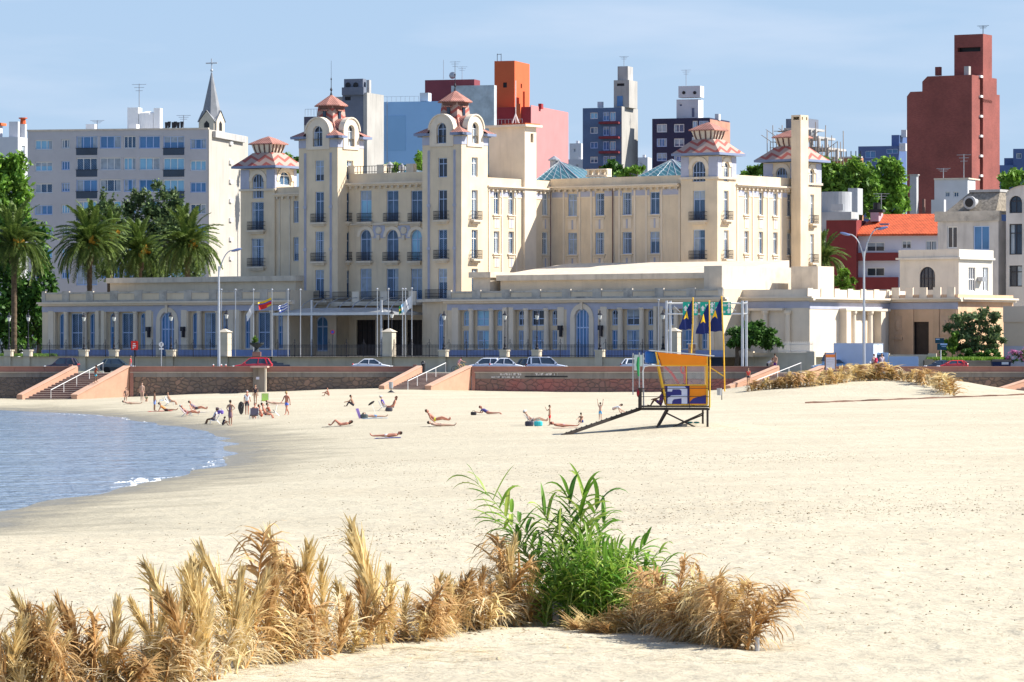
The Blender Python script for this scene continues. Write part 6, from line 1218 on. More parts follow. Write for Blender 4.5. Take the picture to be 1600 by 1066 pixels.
tree('shrubby tree under the orange roofed house', 1318, 560, 478, [(1315, 436, 14, 14), (1326, 442, 12, 10), (1308, 448, 14, 12)], L2, 1500, .3, 13, group=TG)
tree('bright tree at the far right edge behind the villa', 1580, 560, 620, [(1580, 275, 16, 14), (1570, 285, 12, 12), (1596, 288, 16, 14)], L2, 1800, .42, 14, group=TG)
tree('leafy tree far behind at the right, left of the villa roof', 1440, 560, 700, [(1440, 322, 26, 10), (1300, 330, 20, 10)], L1, 900, .5, 15, group=TG)
tree('round dark green tree in front of the right hotel wall', 1151, 573, 417.5, [(1172, 524, 30, 17), (1155, 528, 20, 14), (1195, 528, 20, 15), (1178, 512, 22, 12), (1150, 536, 14, 9), (1205, 536, 13, 9)], LK, 6500, .20, 16, nm='round_tree', tr=.22)
tree('airy grey green tree by the annexe at the right', 1522, 562, 421, [(1515, 500, 24, 14), (1545, 498, 20, 16), (1497, 515, 20, 14), (1530, 520, 30, 16), (1555, 522, 16, 16), (1500, 535, 18, 14), (1535, 542, 26, 10)], L3, 5200, .22, 17, tr=.16)
tree('low yellow green bush beside the street name sign', 1488, 562, 420, [(1485, 540, 10, 14), (1490, 525, 8, 8), (1480, 550, 10, 7)], L2, 1400, .17, 18, cat='bush', nm='bush', tr=.06)
tree('dark green bush under the grey green tree at the right', 1530, 562, 419.5, [(1520, 552, 14, 8), (1545, 553, 14, 7), (1508, 554, 10, 6), (1558, 556, 8, 5)], LK, 1700, .17, 181, cat='bush', nm='bush', tr=.06)
# bougainvillea
BG = leaf_mat('pink_blossom', (.62, .16, .40), (.75, .38, .58), .2); b = P(1585, 572, 415); t = empty('flowering_shrub', b, 0, 'pink flowering shrub behind the sea wall at the right', 'shrub')
bl = [((P(x, y, 415) - b)[:], (r * 415 / F, .8, r2 * 415 / F)) for x, y, r, r2 in ((1585, 558, 14, 9), (1600, 556, 12, 11), (1574, 564, 9, 7), (1612, 560, 12, 10))]; leafmesh('blossom', leaves(bl, 1500, .11, 21), BG, t); leafmesh('foliage', leaves([(c, tuple(q * .9 for q in r)) for c, r in bl], 900, .10, 22), LK, t)
# grass verges
def grass(label, x0, x1, Y0, Y1, z, n, h, seed):
    rs = np.random.RandomState(seed); x = rs.uniform(x0, x1, n); y = rs.uniform(Y0, Y1, n); hh = h * rs.uniform(.4, 1.2, n); a = rs.uniform(0, math.pi, n); w_ = .05; dx, dy = np.cos(a) * w_, np.sin(a) * w_; lx, ly = rs.normal(0, .1, n), rs.normal(0, .1, n); z0 = np.full(n, z)
    v = np.stack([np.stack([x - dx, y - dy, z0], 1), np.stack([x + dx, y + dy, z0], 1), np.stack([x + lx + dx * .2, y + ly, z0 + hh], 1), np.stack([x + lx - dx * .2, y + ly, z0 + hh], 1)], 1).reshape(-1, 3)
    t = leafmesh('grass', v, leaf_mat('grass_blade', (.12, .26, .03), (.26, .42, .06), .2), None); tag(t, label, 'grass', kind='stuff')
grass('bright lawn grass under the leftmost palm', GX(-60), GX(70), 457, 468, ZG, 5000, .3, 1)
grass('strip of bright grass on the tan wall at the right', 42.3, 50.2, 417, 419, 4.0, 3500, .35, 2)
mb = MB(); mb.box(42, 50.6, 416.98, 424, ZP - .1, 4.0); tag(mb.build('planting_bed', mat('soil', (.10, .07, .045), .95, .2, 2)), kind='structure')
grass('patch of grass behind the lifeguard hut', 22.0, 24.0, 416.5, 419, ZP - .09, 900, .25, 3)

# date palms
def frond_mesh(name, L, nl, seed, droop, ll):
    r = random.Random(seed); mb = MB(); pts = []; 
    for k in range(10):
        s = k / 9; pts.append(Vector((s * L * (1 - .18 * droop * s), 0, L * (.30 * math.sin(s * 1.9) - droop * .62 * s * s))))
    mb.tube(pts, [.07 * (1 - .8 * k / 9) for k in range(10)], 4)
    for k in range(nl):
        s = .16 + .84 * k / nl; f_ = s * 9; i = min(8, int(f_)); p = pts[i].lerp(pts[i + 1], f_ - i); t = (pts[i + 1] - pts[i]).normalized()
        for sg in (-1, 1):
            l = ll * math.sin(math.pi * (.12 + .85 * s)) ** .6 * r.uniform(.8, 1.15); d = (t * .75 + Vector((0, sg * .8, .18 + r.uniform(-.15, .15)))).normalized(); e = p + d * l + Vector((0, 0, -.22 * l)); m_ = p + d * l * .5 + Vector((0, 0, .02)); w_ = Vector((0, 0, 1)).cross(d).normalized() * .055
            mb.raw([p - w_ * .6, p + w_ * .6, m_ + w_, e, m_ - w_], [(0, 1, 2, 4), (4, 2, 3)])
    return mb.mesh(name, LP)
FRM = [frond_mesh('frond', 1.14 * L, 40, s, d, .72) for L, s, d in ((4.4, 1, .55), (4.2, 2, .85), (4.5, 3, .2), (4.0, 4, 1.2), (4.2, 5, .7))]
def palm(label, px, pyc, pyb, Y, sc=1.12, seed=1, nf=96, fruit=True):
    r = random.Random(seed); b = P(px, pyb, Y); z = (P(px, pyc, Y) - b).z; t = empty('date_palm', b, 0, label, 'palm tree', 'date palms'); mb = MB(); prof = []
    n = int(z / .35)
    for k in range(n): zz = z * k / n; rr = .30 + .04 * (k % 2) + (.22 if k > n - 5 else 0); prof.append((rr, zz))
    mb.lathe(prof, (0, 0, -.1), 10); mb.build('trunk', M['bark'], t)
    cr = empty('crown', (0, 0, z)); cr.parent = t
    for k in range(nf):
        u = (k + .5) / nf; el = math.asin(max(-1, min(1, 1 - 1.62 * u ** .85))); az = k * 2.39996 + r.uniform(-.2, .2)
        me = FRM[2] if el > .7 else FRM[r.choice((0, 4))] if el > .1 else FRM[r.choice((1, 3))]
        o = bpy.data.objects.new('frond', me); COL.objects.link(o); o.parent = cr; o.rotation_euler = Euler((r.uniform(-.3, .3), -el * .95 - .1, az), 'XYZ'); s = sc * r.uniform(.88, 1.08); o.scale = (s, s, s)
    if fruit:
        for q in range(3): mb = MB(); a = -1.2 + q * 1.1 + r.uniform(-.3, .3); mb.ball((1.0 * math.cos(a) , -1.0 * abs(math.sin(a)) - .3, .25 + .3 * q), (.4, .4, .6), 7, 5); mb.v = [(x + r.uniform(-.12, .12), y + r.uniform(-.12, .12), zz + r.uniform(-.12, .12)) for x, y, zz in mb.v]; o = mb.build('fruit_cluster', MO, cr)
    return t
palm('leftmost date palm, its dark trunk standing on the lawn', 22, 390, 556, 463, 1.14, 1)
palm('wide date palm left of the middle, in front of the apartment block', 140, 388, 470, 505, 1.2, 2)
palm('small date palm squeezed between the two wide ones', 218, 400, 470, 512, 1.0, 3)
palm('date palm nearest the bright apartment side wall', 293, 390, 470, 505, 1.12, 4)
palm('date palm half hidden behind the second palm', 172, 372, 470, 516, .8, 5, 56)
palm('date palm peeping out behind the right end of the hotel', 1287, 408, 470, 490, .78, 6, 60, False)
# ------------------------------------------------------------------ street furniture
def plain(name, label, cat, loc, rz=0, group=None): return empty(name, loc, rz, label, cat, group)
glow = mat('milky_glass', (.70, .70, .66), .3, .03, 2, spec=.6)
def ornate_lamp(label, loc, h=4.0):
    t = plain('ornamental_lamp', label, 'street lamp', loc, 0, 'ornamental lamp posts along the garden wall'); mb = MB()
    mb.lathe([(.2, 0), (.2, .15), (.12, .25), (.15, .5), (.08, .7), (.06, 1.2), (.1, 1.25), (.1, 1.32), (.05, 1.4), (.045, h - 1.1), (.11, h - 1.05), (.05, h - .98), (.05, h - .85)], n=8); mb.build('post', M['iron'], t)
    mb = MB(); mb.lathe([(.12, h - .85), (.23, h - .4)], n=6); mb.build('lantern', glow, t); mb = MB(); mb.lathe([(.29, h - .4), (.22, h - .28), (.05, h - .12), (.09, h - .06), (.015, h + .12)], n=6); mb.build('lantern_cap', M['iron'], t)
names = ['at the far left edge of the photo', 'in front of the leftmost palm trunk', 'just right of the leftmost palm trunk', 'left of the first row of arched windows', 'next to the red notice board', 'in front of the left blue door', 'in front of the curved hotel corner', 'right of the cyclist', 'above the silver car', 'right of the blue door of the right front building', 'nearest the road sign gantry']
for px, nm in zip(PILL, names): ornate_lamp('dark iron lantern post ' + nm, (GX(px), Yg(px) + .15, ZP - .1 + 2.35))
for px, nm in ((351, 'behind the tall left stone pillar'), (611, 'behind the tall stone pillar by the entrance')): ornate_lamp('dark iron lantern post ' + nm, (GX(px), Yg(px) + 3, ZG), 5.0)

def street_lamp(px, Y, arms, ytop, label):
    b = P(px, 575, Y); b.z = ZP; t = plain('street_lamp', label, 'street lamp', b); zt = P(px, ytop, Y).z - b.z; mb = MB(); mb.tube([(0, 0, 0), (0, 0, zt * .5), (0, 0, zt)], [.16, .13, .09], 8); mb.build('pole', M['galv'], t)
    for (ax, ay) in arms:
        q = P(ax, ay, Y) - b; pts = []
        for k in range(9): s = k / 8; pts.append((q.x * (s ** 1.6) , 0, zt - 1.2 + (q.z - zt + 1.2) * math.sin(s * math.pi / 2)))
        mb = MB(); mb.tube(pts, .055, 6); mb.build('arm', M['galv'], t); sg = 1 if q.x > 0 else -1; mb = MB()
        mb.ball((q.x + sg * .35, 0, q.z + .02), (.55, .2, .14), 10, 6, rot=Matrix.Rotation(-sg * .25, 3, 'Y')); mb.build('lamp_head', mat('lamp_head_blue', (.16, .22, .42), .3, .05, 2, metal=.3), t)
street_lamp(342, 403, [(364, 391)], 416, 'tall curved arm street lamp at the left by the red car')
street_lamp(1350, 403, [(1326, 366), (1374, 357)], 393, 'tall double armed street lamp in front of the box truck')

# flagpoles and flags
def mcol(name, c): 
    if name not in M: M[name] = mat(name, c, .75, .06, 3)
    return M[name]
mcol('cloth_white', (.78, .78, .78)); mcol('cloth_yellow', (.85, .55, .03)); mcol('cloth_blue', (.05, .09, .42)); mcol('cloth_red', (.72, .04, .03)); mcol('cloth_sky', (.30, .55, .78)); mcol('cloth_green', (.03, .30, .10)); mcol('cloth_navy', (.012, .022, .12)); mcol('cloth_orange', (.85, .33, .02)); mcol('cloth_purple', (.16, .07, .36)); mcol('cloth_grey', (.35, .35, .4))
def cloth(fn, nu, nv, mats, mf):
    mb = MB()
    V = [[fn(i / nu, j / nv) for i in range(nu + 1)] for j in range(nv + 1)]
    vs = [p for r in V for p in r]; mb.v = [tuple(p) for p in vs]
    for j in range(nv):
        for i in range(nu): mb.f.append((j * (nu + 1) + i, j * (nu + 1) + i + 1, (j + 1) * (nu + 1) + i + 1, (j + 1) * (nu + 1) + i)); mb.m.append(mf((i + .5) / nu, (j + .5) / nv))
    return mb
def flagpole(px, ytop, label, flag=None, seed=0):
    Y = Yg(px) + 5; x = P(px, 500, Y).x; z = P(px, ytop, Y).z - ZG; t = plain('flagpole', label, 'flagpole', (x, Y, ZG), 0, 'flagpoles in front of the hotel'); mb = MB(); mb.tube([(0, 0, 0), (0, 0, z)], [.055, .04], 8); mb.build('pole', M['galv'], t); mb = MB(); mb.ball((0, 0, z + .08), .12, 8, 6); mb.build('ball_finial', M['galv'], t)
    if flag:
        lab, w_, h, drop, mats, mf, y0 = flag; zt = P(px, y0, Y).z
        def fn(u, v): return Vector((-w_ * u * (1 - .12 * v), .18 * math.sin(u * 7 + v * 2 + seed) * u, -h * v - drop * u * (1 + .15 * math.sin(v * 5 + seed)) + .08 * math.sin(u * 6 + seed) * u))
        mb = cloth(fn, 14, 12, mats, mf); o = mb.build('flag', mats, None, loc=(x - .06, Y, zt)); tag(o, lab, 'flag')
W_, Y_, B_, R_, S_, G_ = (M['cloth_' + k] for k in ('white', 'yellow', 'blue', 'red', 'sky', 'green'))
flagpole(346, 454, 'bare flagpole beside the tall left pillar'); flagpole(368, 454, 'bare flagpole between the left pillar and the white flag')
flagpole(396, 454, 'flagpole carrying the drooping white flag', ('plain white flag drooping on its pole by the red car', .75, 1.0, 1.1, [W_], lambda u, v: 0, 474), 1)
flagpole(425, 454, 'flagpole carrying the yellow blue and red flag', ('yellow, blue and red striped flag flying to the left', 1.5, .85, .55, [Y_, B_, R_, Y_], lambda u, v: 3 if (u < .35 and v > .8) else (0 if v < .3 else (1 if v < .5 else 2)), 465), 2)
flagpole(450, 454, 'flagpole carrying the blue and white striped flag', ('blue and white striped flag flying to the left', 1.0, .75, .5, [W_, B_], lambda u, v: int(v * 6) % 2, 472), 3)
flagpole(469.5, 454, 'bare flagpole left of the blue tower door')
flagpole(589.5, 453, 'bare flagpole left of the white canopy post'); flagpole(607, 453, 'bare flagpole above the tall entrance pillar')
flagpole(629, 453, 'flagpole carrying a small green flag', ('small green and yellow flag hanging close to its pole', .35, .8, .25, [G_, Y_], lambda u, v: 1 if .3 < v < .55 else 0, 477), 4)
flagpole(633.5, 453, 'flagpole carrying a sky blue flag', ('sky blue and white flag between the green and the large white one', .45, .9, .2, [S_, W_], lambda u, v: 1 if .35 < v < .65 else 0, 474), 5)
flagpole(643.5, 452, 'thickest flagpole carrying the large white flag', ('large white flag with a faint grey emblem beside the entrance', .85, 1.3, .75, [W_, M['cloth_grey']], lambda u, v: 1 if (.35 < u < .7 and .42 < v < .55) else 0, 462), 6)

# entrance steps, urn, signs
t = plain('entrance_steps', 'broad dark stone steps leading up to the hotel entrance', 'steps', (P(489, 0, 441).x, 440, ZP - .1)); sm = mat('dark_step_stone', (.13, .15, .20), .7, .15, 2)
for k in range(8): mb = MB(); mb.box(-4.6, 4.4, k * .35, k * .35 + .36, 0, .18 * (k + 1)); mb.box(-4.62, 4.42, k * .35 - .03, k * .35 + .3, .18 * (k + 1), .18 * (k + 1) + .02, 1); mb.build('step', [sm, M['grey']], t)
Yu = Yg(400); t = plain('urn_planter', 'dark stone urn on a pink plinth holding a small clipped bush', 'planter', (P(401, 0, Yu).x, Yu + .2, ZP + 1.4)); mb = MB(); mb.box(-.45, .45, -.4, .4, 0, .6); mb.build('plinth', M['pinkstone'], t); mb = MB(); mb.lathe([(.4, .6), (.25, .75), (.18, 1.0), (.5, 1.25), (.75, 1.45), (.8, 1.6), (.7, 1.6)], n=14); mb.build('urn', mat('dark_urn', (.05, .06, .065), .8, .2, 3), t)
leafmesh('bush', leaves([((0, 0, 1.95), (.5, .5, .45))], 700, .07, 31), L2, t)
def post_sign(name, label, px, Y, pyb, build, cat='sign', zb=None):
    b = P(px, pyb, Y); b.z = ZP if zb is None else zb; t = plain(name, label, cat, b); build(t, lambda py: P(px, py, Y).z - b.z, Y / F); return t
def s1(t, z, k):
    mb = MB(); mb.tube([(0, 0, 0), (0, 0, z(546))], .05, 6); mb.build('post', M['iron'], t); mb = MB(); mb.box(-5 * k, 5.5 * k, -.09, .02, z(547), z(533)); mb.build('board', M['red'], t)
    mb = MB()
    for a, b, c, d in ((-2, 1.5, 538, 536.5), (-2.5, 2.5, 541, 539.5), (-2.5, -1, 545, 542), (0, 2, 543, 542)): mb.box(a * k, b * k, -.105, -.091, z(c), z(d))
    mb.build('white_marking', M['white'], t)
post_sign('notice_board', 'red notice board with white markings on a dark post', 210, 402.5, 575, s1)
def s2(t, z, k):
    mb = MB(); mb.tube([(0, 0, 0), (0, 0, z(534))], .04, 6); mb.build('post', M['galv'], t); mb = MB(); mb.lathe([(3.6 * k * 1.05, 0), (3.6 * k * 1.05, .04)], n=20); mb.v = [(x, -.06 - zz, z(538.5) + y) for x, y, zz in mb.v]; mb.box(-.03, .03, -.125, -.101, z(540.5), z(536.5), 1); mb.build('disc', [M['white'], M['black']], t); mb = MB(); mb.box(-3.6 * k, 3.6 * k, -.08, -.05, z(546.5), z(544)); mb.build('plate', M['white'], t)
post_sign('road_sign', 'white round sign with a plate below on a thin post', 252, 402.5, 575, s2)
def s3(t, z, k):
    mb = MB(); mb.tube([(0, 0, 0), (0, 0, z(519))], .04, 6); mb.build('post', M['iron'], t); mb = MB(); mb.lathe([(.24, 0), (.24, .03)], n=18); mb.v = [(x, -.05 - zz, z(519) + y) for x, y, zz in mb.v]; mb.lathe([(.17, 0), (.17, .02)], n=18, mi=1); mb.v[-36:] = [(x, -.085 - zz, z(519) + y) for x, y, zz in mb.v[-36:]]; mb.build('disc', [M['red'], M['cloth_blue']], t)
post_sign('no_parking_sign', 'small round red rimmed sign on a thin post by the tower door', 519.5, 445, 560, s3, zb=ZG)
# overhead road sign gantry
Yq = 402.6; b = P(1104, 575, Yq); b.z = ZP; t = plain('sign_gantry', 'white steel gantry carrying three green road signs', 'road sign', b); X = lambda px: P(px, 0, Yq).x - b.x; Z = lambda py: P(0, py, Yq).z - b.z
for px in (1041.5, 1048, 1160, 1167): mb = MB(); dy = 0 if px in (1041.5, 1160) else 1.0; mb.tube([(X(px), dy, 0), (X(px), dy, Z(470))], .14, 8); mb.build('post', M['galv'], t)
for py in (474, 490.5):
    for dy in (0, .9): mb = MB(); mb.tube([(X(1040), dy, Z(py)), (X(1168), dy, Z(py))], .075, 6); mb.build('beam', M['white'], t)
for a, b_ in ((1053, 1063), (1150, 1140)): mb = MB(); mb.tube([(X(a), 0, Z(478 if a < 1100 else 486)), (X(b_), 0, Z(488 if a < 1100 else 479))], .04, 5); mb.build('brace', M['white'], t)
gsn = mat('road_sign_green', (.01, .42, .30), .4, .04, 2)
for a, b_ in ((1067, 1090), (1094, 1115.5), (1117, 1142)):
    mb = MB(); mb.box(X(a), X(b_), -.16, -.1, Z(493), Z(472)); s = mb.build('sign_panel', gsn, t)
    for cx_, cy_ in ((a + 4, 482), (b_ - 3, 476.5), (b_ - 3.5, 485.5)):
        mb = MB(); x, z = X(cx_), Z(cy_); mb.raw([(x - .1, -.17, z - .25), (x + .1, -.17, z - .25), (x + .1, -.17, z), (x + .22, -.17, z), (x, -.17, z + .28), (x - .22, -.17, z), (x - .1, -.17, z)], [(0, 1, 2, 3, 4, 5, 6)]); mb.build('arrow', M['white'], s)
    mb = MB()
    for cy_, x0, x1 in ((477, a + 8, b_ - 7), (487.5, a + 9, b_ - 8)):
        k = X(x0)
        while k < X(x1): mb.box(k, k + .11, -.168, -.161, Z(cy_) - .11, Z(cy_) + .11); k += .17
    mb.build('route_text', M['white'], s)
b = P(1029, 575, 409); b.z = ZP - .1; t = plain('thin_pole', 'thin grey pole left of the sign gantry', 'pole', b); mb = MB(); mb.tube([(0, 0, 0), (0, 0, P(0, 470, 409).z - b.z)], .06, 6); mb.build('pole', M['grey'], t); mb = MB(); mb.ball((0, 0, P(0, 469, 409).z - b.z), .12, 6, 5); mb.build('cap', M['grey'], t)
b = P(1081, 575, 410); b.z = ZP - .1; t = plain('poster_pillar', 'small poster pillar with a white cap behind the hut flags', 'advertising pillar', b); mb = MB(); mb.box(-.35, .35, -.3, .3, 0, P(0, 538, 410).z - b.z); mb.build('pillar', mat('poster_paper', (.50, .30, .20), .8, .5, 5), t); mb = MB(); mb.box(-.5, .5, -.45, .45, P(0, 538, 410).z - b.z, P(0, 536.8, 410).z - b.z); mb.build('cap', M['white'], t)
# black bin and barriers on the promenade
t = plain('litter_bin', 'black litter bin at the top of the middle stairs', 'bin', (wx(661.5, 399.5), 399.5, ZP)); mb = MB(); mb.lathe([(.14, 0), (.2, .1), (.2, .95), (.22, 1.0), (.12, 1.15)], n=12); mb.build('body', M['black'], t); mb = MB(); mb.box(-.12, .12, -.215, -.19, .9, .97); mb.build('slot', M['grey'], t)
for px, lb in ((333, 'left of the street lamp'), (345.5, 'just right of the street lamp'), (352.5, 'nearest the red car')):
    t = plain('road_barrier', 'small red and white striped marker post ' + lb, 'barrier', (P(px, 0, 404).x, 404, ZP - .04), 0, 'striped marker posts'); mb = MB()
    for k in range(6): mb.lathe([(.13 - .008 * k, .75 + k * .12 - .6), (.122 - .008 * k, .87 + k * .12 - .6)], n=8, mi=k % 2)
    mb.build('post', [M['red'], M['white']], t); mb = MB(); mb.box(-.25, .25, -.25, .25, 0, .15); mb.build('foot', M['black'], t)
# information panel, street name sign, container
Yi = 391.5; gz = tz1(P(1297.5, 0, Yi).x, Yi); t = plain('information_panel', 'information panel with an orange header standing by the sea wall', 'sign', (P(1297.5, 0, Yi).x, Yi, gz)); Zi = lambda py: P(0, py, Yi).z - gz; k = Yi / F
for x in (-8, 8): mb = MB(); mb.tube([(x * k, 0, -.3), (x * k, 0, Zi(551))], .07, 6); mb.build('post', mat('brown_post', (.20, .13, .11), .8, .1, 2), t)
mb = MB(); mb.box(-7 * k, 7 * k, -.03, .03, Zi(578), Zi(558.6)); s = mb.build('panel', mat('pale_lavender_board', (.62, .62, .74), .6, .04, 2), t); mb = MB(); mb.box(-7 * k, 7 * k, -.035, .035, Zi(558.5), Zi(554)); mb.build('header', mat('orange_board', (.78, .22, .05), .6, .05, 2), t); mb = MB()
for y in (561.5, 564.5, 567, 570): mb.box(-5.5 * k, (5 if y != 570 else 2) * k, -.04, -.031, Zi(y + .5), Zi(y))
mb.box(-6 * k, 6 * k, -.04, -.031, Zi(577.3), Zi(576.2), 1); mb.build('text_lines', [M['grey'], M['red']], s)
t = plain('street_name_sign', 'dark teal street sign with pale blue plates on a white post', 'sign', (P(1470, 0, 416.2).x, 416.2, ZP - .1)); Zn = lambda py: P(0, py, 416.2).z - ZP + .1; k = 416.2 / F; mb = MB(); mb.tube([(0, 0, 0), (0, 0, Zn(530))], .05, 6); mb.build('post', M['white'], t); teal = mat('dark_teal', (.01, .07, .10), .5, .06, 2)
mb = MB(); mb.box(-9 * k, 5 * k, -.09, -.055, Zn(536.5), Zn(528.5)); mb.box(-6 * k, 9 * k, -.11, -.06, Zn(547), Zn(537)); mb.build('board', teal, t); mb = MB(); mb.box(-1 * k, 10 * k, -.14, -.111, Zn(539.5), Zn(536.8)); mb.box(-8 * k, -2 * k, -.125, -.091, Zn(531), Zn(529.5)); mb.box(1 * k, 8 * k, -.125, -.111, Zn(542), Zn(541)); mb.build('plate', mat('pale_blue_plate', (.42, .62, .85), .4, .05, 2), t)
t = plain('waste_container', 'dark blue waste container with a white plate beside the pink shrub', 'container', (P(1564, 0, 414.5).x, 414.5, ZP - .1)); mb = MB(); mb.hexa([(-.85, -.5, .15), (.85, -.5, .15), (.85, .5, .15), (-.85, .5, .15), (-.95, -.6, 1.15), (.95, -.6, 1.15), (.95, .6, 1.15), (-.95, .6, 1.15)]); mb.build('body', mat('dark_blue_plastic', (.015, .03, .09), .5, .08, 2), t); mb = MB(); mb.hexa([(-1, -.65, 1.15), (1, -.65, 1.15), (1, .65, 1.15), (-1, .65, 1.15), (-.9, -.4, 1.35), (.9, -.4, 1.35), (.9, .5, 1.35), (-.9, .5, 1.35)]); mb.build('lid', M['black'], t); mb = MB(); mb.box(0, .7, -.63, -.6, .85, 1.1); mb.build('plate', M['white'], t)

# ------------------------------------------------------------------ vehicles
tyre = mat('tyre_rubber', (.02, .02, .02), .85, .1, 4); rim = mat('wheel_rim', (.45, .46, .48), .35, .05, 3, metal=.7); cgl = mat('car_glass', (.03, .05, .08), .06, .1, 1, spec=.9)
lampw = mat('headlamp_lens', (.75, .78, .80), .15, .03, 2, spec=.9); lampr = mat('tail_lamp_lens', (.45, .01, .01), .2, .03, 2, spec=.7)
def car(label, pxa, pxb, Y, col, right=True, H_=1.5, kind='hatch', rz=0, z=ZP - .04, cat='car', lab2=None):
    L = (pxb - pxa) * Y / F; xc = P((pxa + pxb) / 2, 0, Y).x; t = plain('parked_car', label, cat, (xc, Y, z), (0 if right else math.pi) + rz, 'cars along the beach road'); W = 1.7; l = L / 2
    pm = mat('car_paint', col, .22, .03, 1, spec=.6); pm.node_tree.nodes['Principled BSDF'].inputs['Coat Weight'].default_value = .6
    # body: stations along the length (front is +x): x, sill z, belt z, half width
    st = [(-l, .45, .75, .70), (-l + .12, .28, .92, .80), (-l * .62, .22, .95, .85), (0, .22, .92, .86), (l * .45, .22, .88, .85), (l - .35, .24, .74, .80), (l - .06, .32, .62, .70), (l, .42, .55, .62)]
    if kind == 'sedan': st[1] = (-l + .1, .28, .86, .80)
    mb = MB(); ring = []
    for x, z0, z1, w_ in st: ring.append([(x, -w_ * .94, z0), (x, -w_, (z0 + z1) * .5), (x, -w_ * .97, z1 - .06), (x, -w_ * .85, z1), (x, w_ * .85, z1), (x, w_ * .97, z1 - .06), (x, w_, (z0 + z1) * .5), (x, w_ * .94, z0)])
    vs = [p for r in ring for p in r]; fs = [(i * 8 + k, i * 8 + (k + 1) % 8, (i + 1) * 8 + (k + 1) % 8, (i + 1) * 8 + k) for i in range(len(st) - 1) for k in range(8)] + [tuple(range(8))[::-1], tuple((len(st) - 1) * 8 + k for k in range(8))]
    mb.raw(vs, fs); mb.build('body', pm, t, smooth=False)
    g0, g1, r0, r1 = {'hatch': (-l + .1, l * .48, -l + .45, l * .12), 'sedan': (-l * .72, l * .46, -l * .42, l * .10), 'suv': (-l + .08, l * .50, -l + .25, l * .18)}[kind]
    bz = .88; hw, rw = .80, .60; mb = MB()
    A = [(g0, -hw, bz), (g1, -hw, bz - .02), (g1, hw, bz - .02), (g0, hw, bz)]; B = [(r0, -rw, H_ - .05), (r1, -rw, H_ - .05), (r1, rw, H_ - .05), (r0, rw, H_ - .05)]; mb.hexa(A + B); mb.build('windows', cgl, t)
    mb = MB(); mb.hexa([(r0 - .06, -rw - .02, H_ - .07), (r1 + .06, -rw - .02, H_ - .07), (r1 + .06, rw + .02, H_ - .07), (r0 - .06, rw + .02, H_ - .07), (r0 + .1, -rw * .85, H_), (r1 - .15, -rw * .85, H_), (r1 - .15, rw * .85, H_), (r0 + .1, rw * .85, H_)])
    for s in (-1, 1):
        for p, q in (((g0, s * hw, bz), (r0, s * rw, H_ - .06)), ((g1, s * hw, bz), (r1, s * rw, H_ - .06)), (((g0 + g1) / 2 - .1, s * (hw + .01), bz), ((r0 + r1) / 2, s * (rw + .01), H_ - .06))): mb.tube([p, q], .045, 4)
        if kind != 'sedan': p = Vector((g0, s * hw, bz)).lerp(Vector((g1, s * hw, bz)), .14); mb.tube([p, (r0 + .25, s * (rw + .02), H_ - .06)], .09, 4)
    mb.build('roof', pm, t)
    if kind == 'suv':
        for s in (-1, 1): mb = MB(); mb.tube([(r0 + .2, s * .55, H_ + .08), (r1 - .2, s * .55, H_ + .08)], .03, 5); mb.build('roof_rail', M['black'], t)
    for sx in (-l * .60, l * .62):
        for s in (-1, 1):
            mb = MB(); mb.lathe([(.20, -.1), (.30, -.1), (.315, -.06), (.315, .06), (.30, .1), (.20, .1)], n=16); mb.v = [(x, zz, y) for x, y, zz in mb.v]; wh = mb.build('wheel', tyre, t, loc=(sx, s * .76, .31)); mb = MB(); mb.lathe([(.2, -.085), (.05, -.1), (.05, .1), (.2, .085)], n=10); mb.v = [(x, zz, y) for x, y, zz in mb.v]; mb.build('rim', rim, wh)
    for s in (-1, 1):
        mb = MB(); mb.ball((l - .14, s * .60, .62), (.16, .14, .09), 8, 5); mb.build('headlight', lampw, t); mb = MB(); mb.ball((-l + .09, s * .68, .82), (.08, .12, .12), 8, 5); mb.build('tail_light', lampr, t); mb = MB(); mb.ball((g1 - .25, s * .92, .95), (.08, .1, .07), 6, 5); mb.build('wing_mirror', pm, t)
    return t
car('dark purple hatchback at the top of the left stairs', 69, 124, 405.5, (.03, .015, .04), False, 1.5)
car('dark green grey hatchback facing right beside the red notice board', 157, 211, 405.5, (.04, .06, .075), True, 1.42)
car('bright red hatchback facing left by the street lamp', 363, 426, 405.5, (.62, .015, .03), False, 1.5)
car('white sedan with its bonnet to the right in front of the entrance steps', 550, 614, 405.5, (.72, .76, .84), True, 1.40, 'sedan')
car('leftmost of the parked white cars right of the cyclist', 727, 787, 407.6, (.70, .76, .88), False, 1.48)
car('white sedan overlapping the white hatchback behind it', 764, 821, 405.2, (.70, .76, .88), True, 1.48, 'sedan')
car('dark hatchback half hidden between the white sedan and the silver car', 806, 850, 411.5, (.03, .04, .05), True, 1.42)
car('silver grey sport utility car with black roof rails', 822, 887, 405.5, (.52, .60, .76), True, 1.58, 'suv')
car('white hatchback behind the beach notice posts', 969, 1036, 405.5, (.72, .76, .84), True, 1.42)
car('light blue car in front of the box truck cab', 1268, 1330, 409.5, (.22, .42, .68), False, 1.35, 'sedan')
car('pale blue car right of the two people with the motorbike', 1378, 1420, 411.6, (.35, .50, .72), False, 1.45)
car('dark blue car half hidden by the red car', 1444, 1492, 411.2, (.03, .05, .09), False, 1.25, 'sedan')
car('bright red car at the right behind the dune fence', 1464, 1512, 407.5, (.68, .02, .015), False, 1.25)
